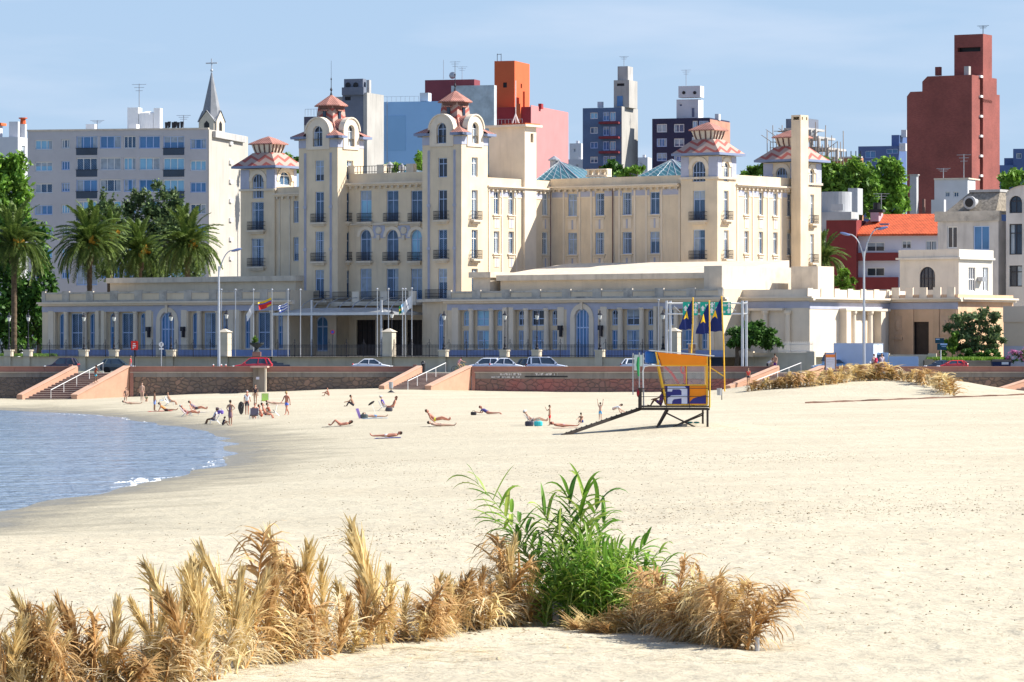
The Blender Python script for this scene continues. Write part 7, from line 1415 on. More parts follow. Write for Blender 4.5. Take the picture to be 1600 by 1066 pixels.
def truck(name, label, px, Y, rz, L, W, z0, z1, col, cabc):
    t = plain(name, label, 'truck', (P(px, 0, Y).x, Y, ZP - .04), rz); pm = mat('truck_box_paint', col, .4, .04, 1); mb = MB(); mb.box(-L / 2, L / 2, -W / 2, W / 2, z0, z1); mb.build('cargo_box', pm, t)
    mb = MB()
    for s in (-.02, W / 2 - .04, -W / 2): mb.box(L / 2 + .002, L / 2 + .04, s, s + .04, z0, z1)
    mb.box(L / 2 + .002, L / 2 + .05, -W / 2, W / 2, z1 - .08, z1); mb.build('door_frame', M['grey'], t)
    mb = MB(); c = -L / 2; mb.hexa([(c - 1.5, -W * .45, .5), (c - .1, -W * .45, .5), (c - .1, W * .45, .5), (c - 1.5, W * .45, .5), (c - 1.1, -W * .42, 2.0), (c - .1, -W * .42, 2.0), (c - .1, W * .42, 2.0), (c - 1.1, W * .42, 2.0)]); mb.build('cab', mat('cab_paint', cabc, .3, .03, 1), t)
    mb = MB(); mb.hexa([(c - 1.44, -W * .46, 1.15), (c - .5, -W * .46, 1.15), (c - .5, W * .46, 1.15), (c - 1.44, W * .46, 1.15), (c - 1.2, -W * .43, 1.8), (c - .5, -W * .43, 1.8), (c - .5, W * .43, 1.8), (c - 1.2, W * .43, 1.8)]); mb.build('cab_windows', cgl, t)
    mb = MB(); mb.box(-L / 2 - 1.4, L / 2, -W * .4, W * .4, .4, .55); mb.build('chassis', M['black'], t)
    for sx in (-L / 2 - .6, L * .28):
        for s in (-1, 1): mb = MB(); mb.lathe([(.2, -.13), (.4, -.13), (.42, 0), (.4, .13), (.2, .13)], n=16); mb.v = [(x, zz, y) for x, y, zz in mb.v]; mb.build('wheel', tyre, t, loc=(sx, s * W * .42, .42))
    return t
truck('box_truck', 'tall white box truck with closed rear doors facing right', 1341, 409.5, -R(32), 4.4, 2.2, .75, 2.95, (.60, .68, .84), (.55, .62, .75))
truck('small_truck', 'small pale blue truck parked right of the motorbike', 1412, 408.6, -R(6), 2.9, 1.7, .55, 1.62, (.42, .58, .80), (.42, .58, .80))
# ------------------------------------------------------------------ people
SK = []      # (object, head data, smooth) waiting for their skin modifier to be made into a plain mesh
_mc = {}
def cmat(c, rough=.8):
    k = tuple(round(x, 3) for x in c)
    if k not in _mc: _mc[k] = mat('fabric' if rough > .7 else 'skin', c, rough, .05, 8)
    return _mc[k]
SKIN = dict(t=(.40, .23, .155), p=(.55, .36, .27), d=(.17, .09, .055), r=(.46, .20, .135)); HAIR = dict(b=(.03, .018, .012), n=(.10, .05, .03), y=(.45, .30, .13), g=(.45, .43, .42), r=(.16, .04, .03))
def dr(a): return Vector((0, math.sin(R(a)), -math.cos(R(a))))
def skin_obj(name, verts, rad, edges, m, parent, root=0, head=None):
    bm = bmesh.new(); ly = bm.verts.layers.skin.verify(); vs = []
    for i, (v, r) in enumerate(zip(verts, rad)):
        q = bm.verts.new(v); q[ly].radius = (r, r) if not isinstance(r, tuple) else r; q[ly].use_root = (i == root); vs.append(q)
    for a, b in edges: bm.edges.new((vs[a], vs[b]))
    me = bpy.data.meshes.new(name); bm.to_mesh(me); bm.free(); me.materials.append(m)
    o = bpy.data.objects.new(name, me); COL.objects.link(o); o.parent = parent
    o.modifiers.new('skin', 'SKIN').use_smooth_shade = True; s = o.modifiers.new('sub', 'SUBSURF'); s.levels = s.render_levels = 1; SK.append((o, head)); return o
PO = dict(
 stand=dict(pz=.93, t=0, a=(2, -2), k=(2, 2), ua=(6, -4), e=(12, 10)), back=dict(pz=.93, t=2, a=(3, -3), k=(3, 3), ua=(4, 4), e=(20, 60)), walk=dict(pz=.91, t=4, a=(24, -20), k=(10, 18), ua=(-22, 24), e=(15, 25)),
 hips=dict(pz=.93, t=0, a=(2, -3), k=(2, 2), ua=(-20, -20), e=(75, 75), ab=.55), up=dict(pz=.93, t=0, a=(4, -4), k=(4, 2), ua=(172, 168), e=(4, 8), ab=.25),
 ground=dict(pz=.13, t=18, a=(128, 122), k=(98, 92), ua=(52, 48), e=(28, 30)), chair=dict(pz=.34, t=-22, a=(88, 84), k=(62, 70), ua=(12, 18), e=(52, 45)), legs=dict(pz=.14, t=-18, a=(92, 96), k=(4, 10), ua=(-30, -28), e=(4, 6)),
 recline=dict(pz=.26, t=-50, a=(96, 112), k=(18, 42), ua=(12, 20), e=(40, 30)), lie=dict(pz=.13, t=-86, a=(90, 91), k=(2, 3), ua=(82, 80), e=(6, 8)), knee=dict(pz=.13, t=-84, a=(128, 132), k=(88, 92), ua=(75, 80), e=(10, 10)),
 prone=dict(pz=.14, t=62, a=(-90, -89), k=(2, 4), ua=(30, 26), e=(75, 70)), bend=dict(pz=.30, t=70, a=(118, 112), k=(100, 95), ua=(40, 30), e=(20, 25)), perch=dict(pz=.12, t=16, a=(80, 76), k=(70, 66), ua=(20, 10), e=(50, 40)),
 climb=dict(pz=.92, t=8, a=(38, -6), k=(50, 8), ua=(-15, 25), e=(30, 35)), ride=dict(pz=.95, t=32, a=(70, 32), k=(62, 40), ua=(58, 56), e=(14, 14)), lean=dict(pz=.92, t=28, a=(4, -4), k=(8, 6), ua=(30, 20), e=(20, 30)))
def person(label, loc, rz, pose='stand', h=1.72, skin='t', hair='b', top=None, low=None, lowlen=.5, dress=None, hat=None, group=None, long=False, **ov):
    p = dict(PO[pose]); p.update(ov); t = empty('person', loc, rz, label, 'person', group); s = h / 1.75; t.scale = (s, s, s)
    P0 = Vector((0, 0, p['pz'])); td = -dr(p['t'] if False else 180 - p['t']) ; td = Vector((0, math.sin(R(p['t'])), math.cos(R(p['t'])))); ab = p.get('ab', .12)
    belly = P0 + td * .16; chest = P0 + td * .34; neck = P0 + td * .52; hd = (td + Vector((0, .15 if abs(p['t']) < 45 else 0, .55))).normalized() if abs(p['t']) > 45 else (td * .6 + Vector((0, 0, .4))).normalized(); head = neck + hd * .17
    V = [P0, belly, chest, neck, neck + hd * .08]; Rr = [.115, .105, .125, .058, .052]; E = [(0, 1), (1, 2), (2, 3), (3, 4)]; J = {}
    for i, sg in enumerate((-1, 1)):
        sh = P0 + td * .47 + Vector((sg * .17, 0, 0)); ua = p['ua'][i]; el = sh + (dr(ua) + Vector((sg * ab, 0, 0))).normalized() * .28; d2 = (dr(ua + p['e'][i]) + Vector((-sg * ab * (1.2 if ab > .4 else -.6), 0, 0))).normalized(); wr = el + d2 * .25; pl = wr + d2 * .07
        b = len(V); V += [sh, el, wr, pl]; Rr += [.058, .040, .027, .034]; E += [(2, b), (b, b + 1), (b + 1, b + 2), (b + 2, b + 3)]
        lat = Vector((1, 0, 0)) if abs(d2.x) < .8 else Vector((0, 1, 0)); nr = d2.cross(lat).normalized()
        for q, (o_, l1) in enumerate(((-.030, .040), (-.010, .048), (.010, .045), (.030, .034))):
            b2 = len(V); f1 = pl + d2 * .045 + lat * o_; V += [f1, f1 + (d2 * .8 + nr * .5).normalized() * l1]; Rr += [.0105, .009]; E += [(b + 3, b2), (b2, b2 + 1)]
        b2 = len(V); V += [wr + d2 * .05 - sg * lat * .045, wr + d2 * .085 - sg * lat * .06]; Rr += [.012, .010]; E += [(b + 3, b2), (b2, b2 + 1)]
        hp = P0 + Vector((sg * .09, 0, -.02)); a = p['a'][i]; kn = hp + dr(a) * .43; sa = a - p['k'][i]; an = kn + dr(sa) * .41; ft = dr(sa + 88 if pose not in ('lie', 'prone', 'legs') else sa + 60)
        b = len(V); V += [hp, hp.lerp(kn, .5), kn, kn.lerp(an, .35), an, an + ft * .07 + dr(sa) * .05, an + ft * .18 + dr(sa) * .05]; Rr += [.088, .078, .054, .056, .035, .036, .025]; E += [(0, b)] + [(b + j, b + j + 1) for j in range(6)]; J[sg] = (sh, el, hp, kn, an)
    body = skin_obj('body', V, Rr, E, cmat(SKIN[skin], .55), t, 0, (head, hd))
    hm = cmat(HAIR[hair]); mb = MB(); rt = hd.to_track_quat('Z', 'Y').to_matrix(); bk = rt @ Vector((0, -.022, .035)); mb.ball(head + bk, (.086, .098, .105), 10, 7, rot=rt)
    if long: mb.ball(head + rt @ Vector((0, -.06, -.08)), (.075, .05, .14), 8, 6, rot=rt)
    mb.build('hair', hm, t, True)
    if hat: mb = MB(); mb.ball(head + rt @ Vector((0, 0, .05)), (.098, .112, .09), 10, 6, rot=rt); mb.lathe([(.15, 0), (.15, .012)], n=14); mb.v[-28:] = [tuple(head + rt @ (Vector(q) + Vector((0, .03, .04)))) for q in mb.v[-28:]]; mb.build('hat', cmat(hat), t, True)
    if low:
        V = [P0 + td * .07, P0]; Rr = [.118, .128]; E = [(0, 1)]
        for sg in (-1, 1): sh, el, hp, kn, an = J[sg]; b = len(V); V += [hp, hp.lerp(kn, max(.12, lowlen))]; Rr += [.104, .098 if lowlen < .8 else .075]; E += [(1, b), (b, b + 1)]; 
        if lowlen > 1.2:
            for j, sg in enumerate((-1, 1)): b = len(V); V.append(J[sg][3].lerp(J[sg][4], .95)); Rr.append(.055); V[3 + 2 * j] = J[sg][3]; E.append((3 + 2 * j, b))
        skin_obj('shorts' if lowlen < 1 else 'trousers', V, Rr, E, cmat(low), t, 1)
    if top:
        V = [P0 + td * .04, belly, chest, P0 + td * .46]; Rr = [.122, .122, .138, .09]; E = [(0, 1), (1, 2), (2, 3)]
        for sg in (-1, 1): sh, el, *_ = J[sg]; b = len(V); V += [sh, sh.lerp(el, .55)]; Rr += [.068, .058]; E += [(2, b), (b, b + 1)]
        skin_obj('shirt', V, Rr, E, cmat(top), t, 1)
    if dress:
        V = [chest, belly, P0, (J[-1][2] + J[1][2]) / 2 * .5 + (J[-1][3] + J[1][3]) * .25, (J[-1][3] + J[1][3]) / 2]; skin_obj('dress', V, [.135, .125, .15, .17, .19], [(0, 1), (1, 2), (2, 3), (3, 4)], cmat(dress), t, 1)
    return t
FP = []
def at(px, py, **k): g = ground_at(px, py, 100); return g
def face(d): return {'l': R(90), 'r': R(-90), 'c': R(180), 'a': 0}[d]
G1, G2 = 'beachgoers', None
def beach_chair(label, g, rz, c, back=55, cat='beach chair', pad=None):
    t = plain('beach_chair', label, cat, g, rz, 'low folding beach chairs'); mb = MB(); a = R(back); w_ = .27; bk = Vector((0, -math.cos(a) * .62, .24 + math.sin(a) * .62))
    def sheet(p, q, sag=.03): n = 4; vs = []; P_ = [Vector(p).lerp(Vector(q), i / n) - Vector((0, 0, sag * math.sin(math.pi * i / n))) for i in range(n + 1)]; return [tuple(v + Vector((s * w_, 0, 0))) for v in P_ for s in (-1, 1)], [(2 * i, 2 * i + 1, 2 * i + 3, 2 * i + 2) for i in range(n)]
    v, f = sheet((0, .32, .30), (0, -.08, .22)); mb.raw(v, f); mb.build('seat', cmat(c), t); mb = MB(); v, f = sheet((0, -.08, .22), bk, .02); mb.raw(v, f); mb.raw([tuple(Vector(q) + Vector((0, -.02, -.02))) for q in v], f, 1); mb.build('backrest', [cmat(c), M['white']], t)
    for s in (-1, 1): mb = MB(); mb.tube([(s * .29, .34, 0), (s * .29, .30, .30), (s * .29, -.1, .22), tuple(bk + Vector((s * .29, 0, 0)))], .014, 5); mb.tube([(s * .29, -.38, 0), (s * .29, .1, .45), (s * .29, -.3, .50)], .014, 5); mb.build('frame', M['galv'], t)
    return t
def towel(label, g, rz, c, l=1.9, w_=.85):
    mb = MB(); n = 12; r = random.Random(int(g[0] * 99)); zz = [r.uniform(0, .02) for _ in range((n + 1) * 2)]
    t = plain('beach_towel', label, 'towel', (g[0], g[1], 0), rz); cs, sn = math.cos(rz), math.sin(rz)
    V = []
    for i in range(n + 1):
        for s in (-1, 1):
            x = s * w_ / 2; y = (i / n - .5) * l; gx = g[0] + x * cs - y * sn; gy = g[1] + x * sn + y * cs; V.append((x, y, tz1(gx, gy) + .025 + zz[2 * i + (s > 0)]))
    mb.raw(V, [(2 * i, 2 * i + 1, 2 * i + 3, 2 * i + 2) for i in range(n)]); mb.raw([(x, y, z - .03) for x, y, z in V], [(2 * i, 2 * i + 1, 2 * i + 3, 2 * i + 2) for i in range(n)]); mb.build('cloth', cmat(c), t); return t
def bag(label, g, c, s=.22, rz=0):
    t = plain('beach_bag', label, 'bag', g, rz); mb = MB(); mb.lathe([(s * .8, 0), (s, .05), (s * 1.02, s * 1.1), (s * .85, s * 1.4), (s * .6, s * 1.45)], n=12, sx=1.25, sy=.7); mb.build('body', cmat(c), t)
    for q in (-1, 1): mb = MB(); mb.tube([(-s * .6, q * s * .4, s * 1.3), (-s * .4, q * s * .4, s * 2), (s * .4, q * s * .4, s * 2), (s * .6, q * s * .4, s * 1.3)], .012, 5); mb.build('handle', cmat(c), t)
    return t
def pp(label, px, py, rot, pose, **k):
    g = at(px, py); g.z += k.pop('dz', 0); rz = rot if isinstance(rot, (int, float)) else face(rot); return person(label, g, rz, pose, **k)
# on the stairs, parapet and promenade
b = Vector((P(149, 0, 392.2).x, 392.2, 1.95)); person('man in turquoise shorts climbing the left stairs', b, R(-60), 'climb', 1.72, 'd', 'b', top=(.30, .08, .05), low=(.02, .42, .60), lowlen=.8)
person('person in a red shirt standing by the red notice board', (P(204, 0, 401).x, 401, ZP), face('l'), 'stand', 1.7, 't', 'b', top=(.65, .05, .08), low=(.2, .2, .3), lowlen=1.4)
person('person in a white top bending forward on the sea wall', (P(1199, 0, 397.6).x, 397.6, ZP), face('r'), 'lean', 1.65, 'p', 'b', top=(.72, .72, .76), low=(.03, .03, .04), lowlen=.8, t=48)
person('bare chested man in purple shorts standing behind the sea wall', (P(1211, 0, 397.3).x, 397.3, ZP), R(160), 'stand', 1.9, 't', 'b', low=(.12, .03, .25), lowlen=.8, ua=(10, -30), e=(30, 70))
g = at(1165, 603); person('person in a red vest beside the right stairs', (g.x, 391, tz1(g.x, 391) + .15), face('a'), 'stand', 1.65, 't', 'b', top=(.55, .06, .05), low=(.05, .05, .08))
# left group
pp('person sitting in dark clothes against the pink stair wall', 197, 629, 'c', 'chair', skin='t', hair='b', low=(.03, .02, .03), dz=.25); pp('woman in a pink swimsuit standing near the stair wall', 222, 627, 'a', 'stand', h=1.68, skin='p', hair='n', low=(.60, .25, .28), lowlen=.1)
pp('child in green sitting beside the woman in pink', 229, 628, 'c', 'ground', h=1.3, skin='p', hair='n', top=(.30, .36, .20)); pp('person lying on a pale towel left of the woman in pink', 205, 632, 'r', 'lie', skin='p', hair='b', low=(.25, .30, .1), lowlen=.2)
pp('woman in a blue skirt standing near the water', 241.5, 642, 'r', 'stand', skin='d', hair='b', h=1.62, low=(.14, .25, .60), lowlen=.95); pp('woman in dark swimwear sitting on a low chair', 266, 633, 'r', 'chair', skin='t', hair='b', low=(.03, .03, .06), lowlen=.2, dz=0.02)
beach_chair('blue folding beach chair leaning back', at(255, 630), R(90), (.10, .42, .85), 35); beach_chair('folding chair under the woman in dark swimwear', at(265, 634), face('r'), (.62, .66, .72))
pp('person in orange lying propped on the sand near the blue skirt woman', 259, 643, 'r', 'legs', skin='t', hair='b', top=(.60, .26, .08), low=(.1, .05, .05), t=-50); towel('red striped towel under the person in orange', at(250, 643), R(80), (.62, .15, .12)); 
pp('person reclining on a striped chair at the water side', 293, 650, 'r', 'recline', skin='r', hair='g', low=(.60, .10, .08), lowlen=.3); beach_chair('white and red striped beach chair nearest the water', at(292, 651), face('r'), (.70, .55, .55), 40); beach_chair('orange folding chair behind the striped one', at(303, 649), face('r'), (.75, .22, .06), 60)
pp('dark haired person reclining with legs out to the right', 306, 643, 'r', 'recline', skin='r', hair='b', top=(.22, .18, .25), low=(.1, .08, .1)); towel('pale towel under the dark haired reclining person', at(309, 645), R(90), (.62, .58, .60), 1.7)
pp('person in a white shirt sitting low with a purple pack behind', 334, 662, 'l', 'chair', skin='d', hair='b', top=(.62, .60, .68), low=(.05, .04, .06), hat=(.15, .10, .12)); beach_chair('folding chair under the person in the white shirt', at(336, 663), face('l'), (.50, .50, .62))
bag('purple rucksack hanging on the folding chair frame', at(344, 660) + Vector((0, .1, .55)), (.16, .10, .42), .18); pp('small child in dark clothes sitting on the sand beside the patterned dress', 348, 665, 'r', 'ground', h=1.15, skin='d', hair='b', top=(.03, .03, .06), low=(.03, .03, .05))
pp('woman in a patterned grey purple dress with hands on hips', 360, 665, R(160), 'hips', skin='t', hair='b', h=1.68, dress=(.22, .14, .20)); pp('man in a white shirt and dark shorts seen from behind', 386, 648, 'a', 'back', h=1.78, skin='r', hair='g', top=(.70, .72, .76), low=(.04, .04, .06), lowlen=.8)
pp('woman in black standing just right of the white shirted man', 399, 632, 'a', 'stand', skin='t', hair='b', h=1.66, top=(.04, .03, .04), long=True)
t = plain('body_board', 'black body board standing upright in the sand', 'body board', at(377, 648), R(20)); mb = MB(); n = 14; o = [(.24 * math.cos(a) * (1 if math.sin(a) > 0 else .8), .48 + .48 * math.sin(a)) for a in [2 * math.pi * k / n for k in range(n)]]; mb.raw([(x, 0, z) for x, z in o] + [(x, .06, z) for x, z in o], [tuple(range(n)), tuple(range(2 * n - 1, n - 1, -1))] + [(k, (k + 1) % n, n + (k + 1) % n, n + k) for k in range(n)]); mb.build('deck', M['black'], t); mb = MB(); mb.tube([(0, -.01, .9), (.1, -.03, .7), (0, -.02, .5)], .01, 4); mb.build('leash', M['grey'], t)
for i, (px, py, lb, sk, hr, lw, rot, pose) in enumerate(((398, 654, 'leftmost sunbather sitting in a low chair in the tight group', 'r', 'b', (.05, .05, .2), 'c', 'chair'), (409, 652, 'sunburnt person leaning over knees in the tight group', 'r', 'n', (.5, .1, .05), 'l', 'ground'), (415, 654, 'man with long legs in front of the tight group', 'r', 'b', (.08, .06, .1), 'r', 'chair'), (422, 649, 'person at the right end of the tight group beside an orange chair', 't', 'b', (.2, .12, .05), 'l', 'ground'))):
    pp(lb, px, py, rot, pose, skin=sk, hair=hr, low=lw, lowlen=.4, top=(.35, .12, .08) if i == 3 else None)
beach_chair('dark folding chair at the left of the tight group', at(397, 655), face('c'), (.08, .07, .10)); beach_chair('orange folding chair at the right of the tight group', at(428, 650), face('l'), (.80, .28, .05), 70); pp('person stretched out on a pink towel behind the group', 430, 632, 'r', 'lie', skin='p', hair='n', low=(.6, .2, .25), lowlen=.15); towel('pink towel behind the tight group', at(432, 633), R(90), (.72, .30, .34), 2.2)
beach_chair('lime green deck chair under the shower canopy', at(414, 631), R(180), (.55, .75, .22), 80); pp('man in blue swimming shorts walking at the right of the left group', 448, 649, R(150), 'walk', skin='r', hair='y', h=1.74, low=(.10, .20, .66), lowlen=.55)
# middle
pp('person curled up on the sand nearest the dark wall', 514, 619, 'l', 'ground', skin='r', hair='b', h=1.5); pp('person in black sitting on the sand looking left', 552, 635, 'l', 'ground', skin='t', hair='b', low=(.03, .03, .05), lowlen=1.3, top=None)
pp('woman in a blue top and white cap sitting on a chair', 600, 641, 'r', 'chair', skin='p', hair='n', top=(.08, .06, .35), low=(.6, .6, .62), hat=(.75, .75, .75)); beach_chair('white folding chair under the woman in the white cap', at(599, 642), face('r'), (.74, .74, .76)); pp('woman in a bikini sitting opposite the woman in the white cap', 614, 642, 'l', 'chair', skin='r', hair='n', low=(.1, .1, .15), lowlen=.15, long=True); bag('black and white bag between the two seated women', at(608, 643), (.08, .08, .10), .2)
pp('person lying on a blue towel behind the tilted violet board', 584, 653, 'r', 'lie', skin='p', hair='n', low=(.10, .30, .62), lowlen=.6); towel('blue towel in the middle of the beach', at(586, 654), R(90), (.12, .32, .62), 1.7)
t = plain('upright_board', 'violet foam board stuck upright in the sand', 'foam board', at(563, 654), 0); mb = MB(); mb.hexa([(-.05, -.03, -.1), (.12, -.03, -.1), (.12, .03, -.1), (-.05, .03, -.1), (-.32, -.03, .65), (-.12, -.03, .68), (-.12, .03, .68), (-.32, .03, .65)]); mb.build('board', cmat((.55, .35, .80)), t); bag('dark striped bag at the foot of the violet board', at(569, 654), (.10, .12, .12), .2)
t = plain('folded_sunshade', 'small folded black sunshade tilting over a pole', 'parasol', at(583, 646)); mb = MB(); mb.tube([(.15, 0, 0), (-.12, 0, .75)], .014, 5); mb.build('pole', M['white'], t); mb = MB(); mb.ball((-.12, 0, .72), (.28, .14, .08), 10, 5, rot=Matrix.Rotation(-.6, 3, 'Y')); mb.build('canopy', M['black'], t)
pp('woman sunbathing on her back with knees raised, left of the middle', 532, 666, 'l', 'knee', skin='r', hair='b', low=(.5, .2, .25), lowlen=.12, long=True); towel('dark towel under the woman with raised knees', at(527, 667), R(90), (.12, .11, .10), 1.9)
pp('man lying face down on a dark blue patterned towel', 606, 684, R(90), 'lie', skin='r', hair='b', low=(.60, .62, .64), lowlen=.5); towel('dark blue patterned towel closest to the camera', at(606, 685), R(90), (.06, .07, .26), 1.4, .9)
pp('person in a yellow swimsuit leaning back on the sand', 680, 662, 'r', 'recline', skin='r', hair='n', low=(.70, .68, .05), lowlen=.15, h=1.8); pp('second person lying flat beside the yellow swimsuit', 688, 667, 'r', 'lie', skin='p', hair='b', low=(.05, .05, .06), lowlen=.2); towel('pale towel under the yellow swimsuit', at(685, 666), R(90), (.66, .62, .52), 2.1)
pp('woman in a dark swimsuit lying on her front propped on elbows', 763, 648, R(70), 'prone', skin='r', hair='r', top=(.06, .05, .20)); bag('round black bag beside the propped up woman', at(740, 649), (.03, .03, .04), .16)
# right of the middle
pp('woman in a white cap reclining with her legs crossed', 833, 663, 'r', 'recline', skin='p', hair='n', hat=(.75, .75, .73), low=(.1, .1, .1), lowlen=.15); beach_chair('low chair under the woman in the white cap at the right', at(831, 665), face('r'), (.60, .60, .55), 42); bag('turquoise beach bag beside the low chair', at(841, 666), (.05, .50, .55), .2); bag('black and white rucksack behind the turquoise bag', at(827, 666), (.05, .05, .08), .2)
pp('boy in bright red shorts standing', 859, 665, 'l', 'stand', h=1.2, skin='t', hair='b', low=(.75, .02, .03), lowlen=.75, ua=(6, 60), e=(12, 95)); pp('person lying flat on a pink mat', 880, 668, 'r', 'lie', skin='r', hair='r', low=(.62, .35, .55), lowlen=.3, h=1.65); towel('pink mat in front of the sitting child', at(891, 669), R(88), (.78, .50, .36), 1.9, .6)
pp('child in dark blue shorts sitting on the sand', 909, 661, R(160), 'ground', h=1.2, skin='t', hair='b', low=(.03, .07, .28), lowlen=.7); pp('boy in bright blue shorts with both arms raised', 938, 657, R(180), 'up', h=1.12, skin='p', hair='b', low=(.04, .38, .72), lowlen=.8)
pp('person bending forward with a white top behind the ramp', 958, 645, 'r', 'bend', skin='p', hair='b', top=(.72, .72, .74), low=(.4, .3, .3), lowlen=.2, h=1.55); 
# motorbike pair
def wheel(mb, c, r, w_=.05, mi=0, spokes=False):
    n = 18; pts = [(c[0] + r * math.cos(2 * math.pi * k / n), c[1], c[2] + r * math.sin(2 * math.pi * k / n)) for k in range(n + 1)]; mb.tube(pts, w_ / 2, 6, mi, cap=False)
    for k in range(6): a = k * math.pi / 6; mb.tube([(c[0] - r * math.cos(a), c[1], c[2] - r * math.sin(a)), (c[0] + r * math.cos(a), c[1], c[2] + r * math.sin(a))], .008, 4, mi)
t = plain('motorbike', 'black motorbike with a pale headlamp behind the sea wall', 'motorbike', (P(1369, 0, 399.2).x, 399.2, ZP), math.pi)
for x in (-.65, .65): mb = MB(); wheel(mb, (0, 0, 0), .30, .1); mb.build('wheel', tyre, t, loc=(x, 0, .31))
mb = MB(); mb.ball((.05, 0, .62), (.42, .16, .2), 10, 6); mb.ball((.22, 0, .88), (.3, .15, .13), 10, 6); mb.tube([(.65, 0, .31), (.42, 0, 1.0)], .04, 6); mb.tube([(-.65, 0, .31), (0, 0, .5)], .04, 6); mb.build('frame', M['black'], t); mb = MB(); mb.box(-.75, 0, -.13, .13, .82, .92); mb.build('seat', M['black'], t); mb = MB(); mb.ball((.58, 0, .98), (.12, .12, .13), 8, 6); mb.build('headlight', lampw, t); mb = MB(); mb.tube([(.4, -.35, 1.1), (.45, 0, 1.05), (.4, .35, 1.1)], .018, 5); mb.build('handlebar', M['grey'], t)
person('person in a pink top with a red backpack by the motorbike', (P(1366, 0, 398).x, 398, ZP), R(20), 'stand', 1.85, 't', 'b', top=(.62, .42, .40), low=(.05, .05, .1), lowlen=1.4)
person('person in a pale shirt standing right of the red backpack', (P(1378, 0, 398).x, 398, ZP), R(10), 'stand', 1.92, 't', 'b', top=(.66, .60, .68), low=(.05, .06, .15), lowlen=1.4)
t = plain('backpack', 'crimson backpack worn by the person in the pink top', 'backpack', (P(1369, 0, 397.75).x, 397.76, ZP + 1.0), R(20)); mb = MB(); mb.ball((0, 0, .22), (.18, .12, .27), 12, 8); mb.build('body', cmat((.50, .02, .08)), t); mb = MB(); mb.ball((0, -.09, .12), (.12, .07, .12), 10, 6); mb.build('pocket', cmat((.62, .10, .14)), t)
# cyclist
bx_ = P(719, 0, 399).x; t = plain('bicycle', 'dark bicycle ridden along the promenade', 'bicycle', (bx_, 399, ZP))
for x in (-.52, .52): mb = MB(); wheel(mb, (0, 0, 0), .33, .035); mb.build('wheel', tyre, t, loc=(x, 0, .34))
mb = MB(); ym = mat('yellow_frame', (.55, .50, .05), .4, .05, 2)
for p, q in (((-.52, 0, .34), (-.05, 0, .30)), ((-.05, 0, .30), (-.2, 0, .82)), ((-.52, 0, .34), (-.18, 0, .75)), ((-.05, 0, .30), (.36, 0, .75)), ((-.18, 0, .75), (.34, 0, .82)), ((.52, 0, .34), (.34, 0, .95))): mb.tube([p, q], .018, 5)
mb.build('frame', ym, t); mb = MB(); mb.ball((-.22, 0, .87), (.14, .08, .04), 8, 5); mb.build('saddle', M['black'], t); mb = MB(); mb.tube([(.3, -.26, 1.0), (.36, 0, .97), (.3, .26, 1.0)], .016, 5); mb.build('handlebar', M['black'], t); mb = MB(); mb.tube([(-.05, -.15, .14), (-.05, -.03, .30), (-.05, .03, .30), (-.05, .15, .46)], .015, 5); mb.build('crank', M['grey'], t)
person('cyclist in a pink top riding to the right', (bx_ - .22, 399, ZP), face('r'), 'ride', 1.66, 't', 'b', top=(.72, .36, .42), low=(.55, .35, .30), lowlen=.4)
# ------------------------------------------------------------------ lifeguard hut
HB = ground_at(1062, 667, 100); HK = HB.y / F
yel = mat('yellow_paint', (.85, .50, .04), .45, .06, 2); orp = mat('orange_panel', (.88, .27, .008), .5, .05, 1); dkw = mat('dark_timber', (.055, .045, .04), .85, .3, 4); nav = mat('navy_panel', (.03, .03, .20), .5, .04, 2); palep = mat('pale_panel', (.62, .66, .84), .5, .04, 2)
hut = plain('lifeguard_hut', 'orange and yellow lifeguard hut on dark timber stilts with a ramp', 'lifeguard hut', HB); hx = lambda px: (px - 1062) * HK; hz_ = lambda py: (667 - py) * HK; HD = 2.1
def beam(name, p, q, w_, m=dkw, parent=hut, ys=(0,)):
    for y in ys: mb = MB(); mb.tube([(hx(p[0]), y, hz_(p[1])), (hx(q[0]), y, hz_(q[1]))], w_ / 2 * 1.2, 4); mb.build(name, m, parent)
mb = MB()
for k in range(14): mb.box(hx(1003) , hx(1108), k * HD / 14 + .01, (k + 1) * HD / 14 - .01, hz_(636.5), hz_(634.5))
mb.build('deck', dkw, hut)
beam('joist', (1002, 639.5), (1109, 639.5), .13, ys=(.05, HD)); beam('leg', (1041, 640), (1026, 668), .12, ys=(.0,)); beam('leg', (1047, 640), (1031, 668), .12, ys=(HD,)); beam('leg', (1101, 640), (1101, 668), .12, ys=(HD,)); beam('leg', (1105.5, 640), (1105.5, 668.5), .13, ys=(.0,))
beam('brace', (1040, 645), (1086, 667.5), .10, ys=(0.1,)); beam('brace', (1100, 645), (1052, 667), .09, ys=(.1,)); beam('brace', (1100, 650), (1058, 667), .08, ys=(HD,))
g = ground_at(877, 680, 100); rp = Vector((g.x - HB.x, min(0, max(g.y - HB.y, -3)), 0)); rp.z = tz1(HB.x + rp.x, HB.y + rp.y) - HB.z
mb = MB(); A = Vector((hx(1003), .2, hz_(636))); B = rp + Vector((0, 0, .02)); W2 = Vector((0, 1.1, 0)); T_ = Vector((0, 0, .17)); mb.hexa([B - T_, A - T_, A + W2 - T_, B + W2 - T_, B, A, A + W2, B + W2]); rm = mb.build('ramp', dkw, hut)
for k in range(1, 16): mb = MB(); p = B.lerp(A, k / 16); mb.hexa([p + Vector((-.03, 0, .001)), p + Vector((.03, 0, .01)), p + W2 + Vector((.03, 0, .01)), p + W2 + Vector((-.03, 0, .001)), p + Vector((-.03, 0, .03)), p + Vector((.03, 0, .04)), p + W2 + Vector((.03, 0, .04)), p + W2 + Vector((-.03, 0, .03))]); mb.build('ramp_cleat', dkw, rm)
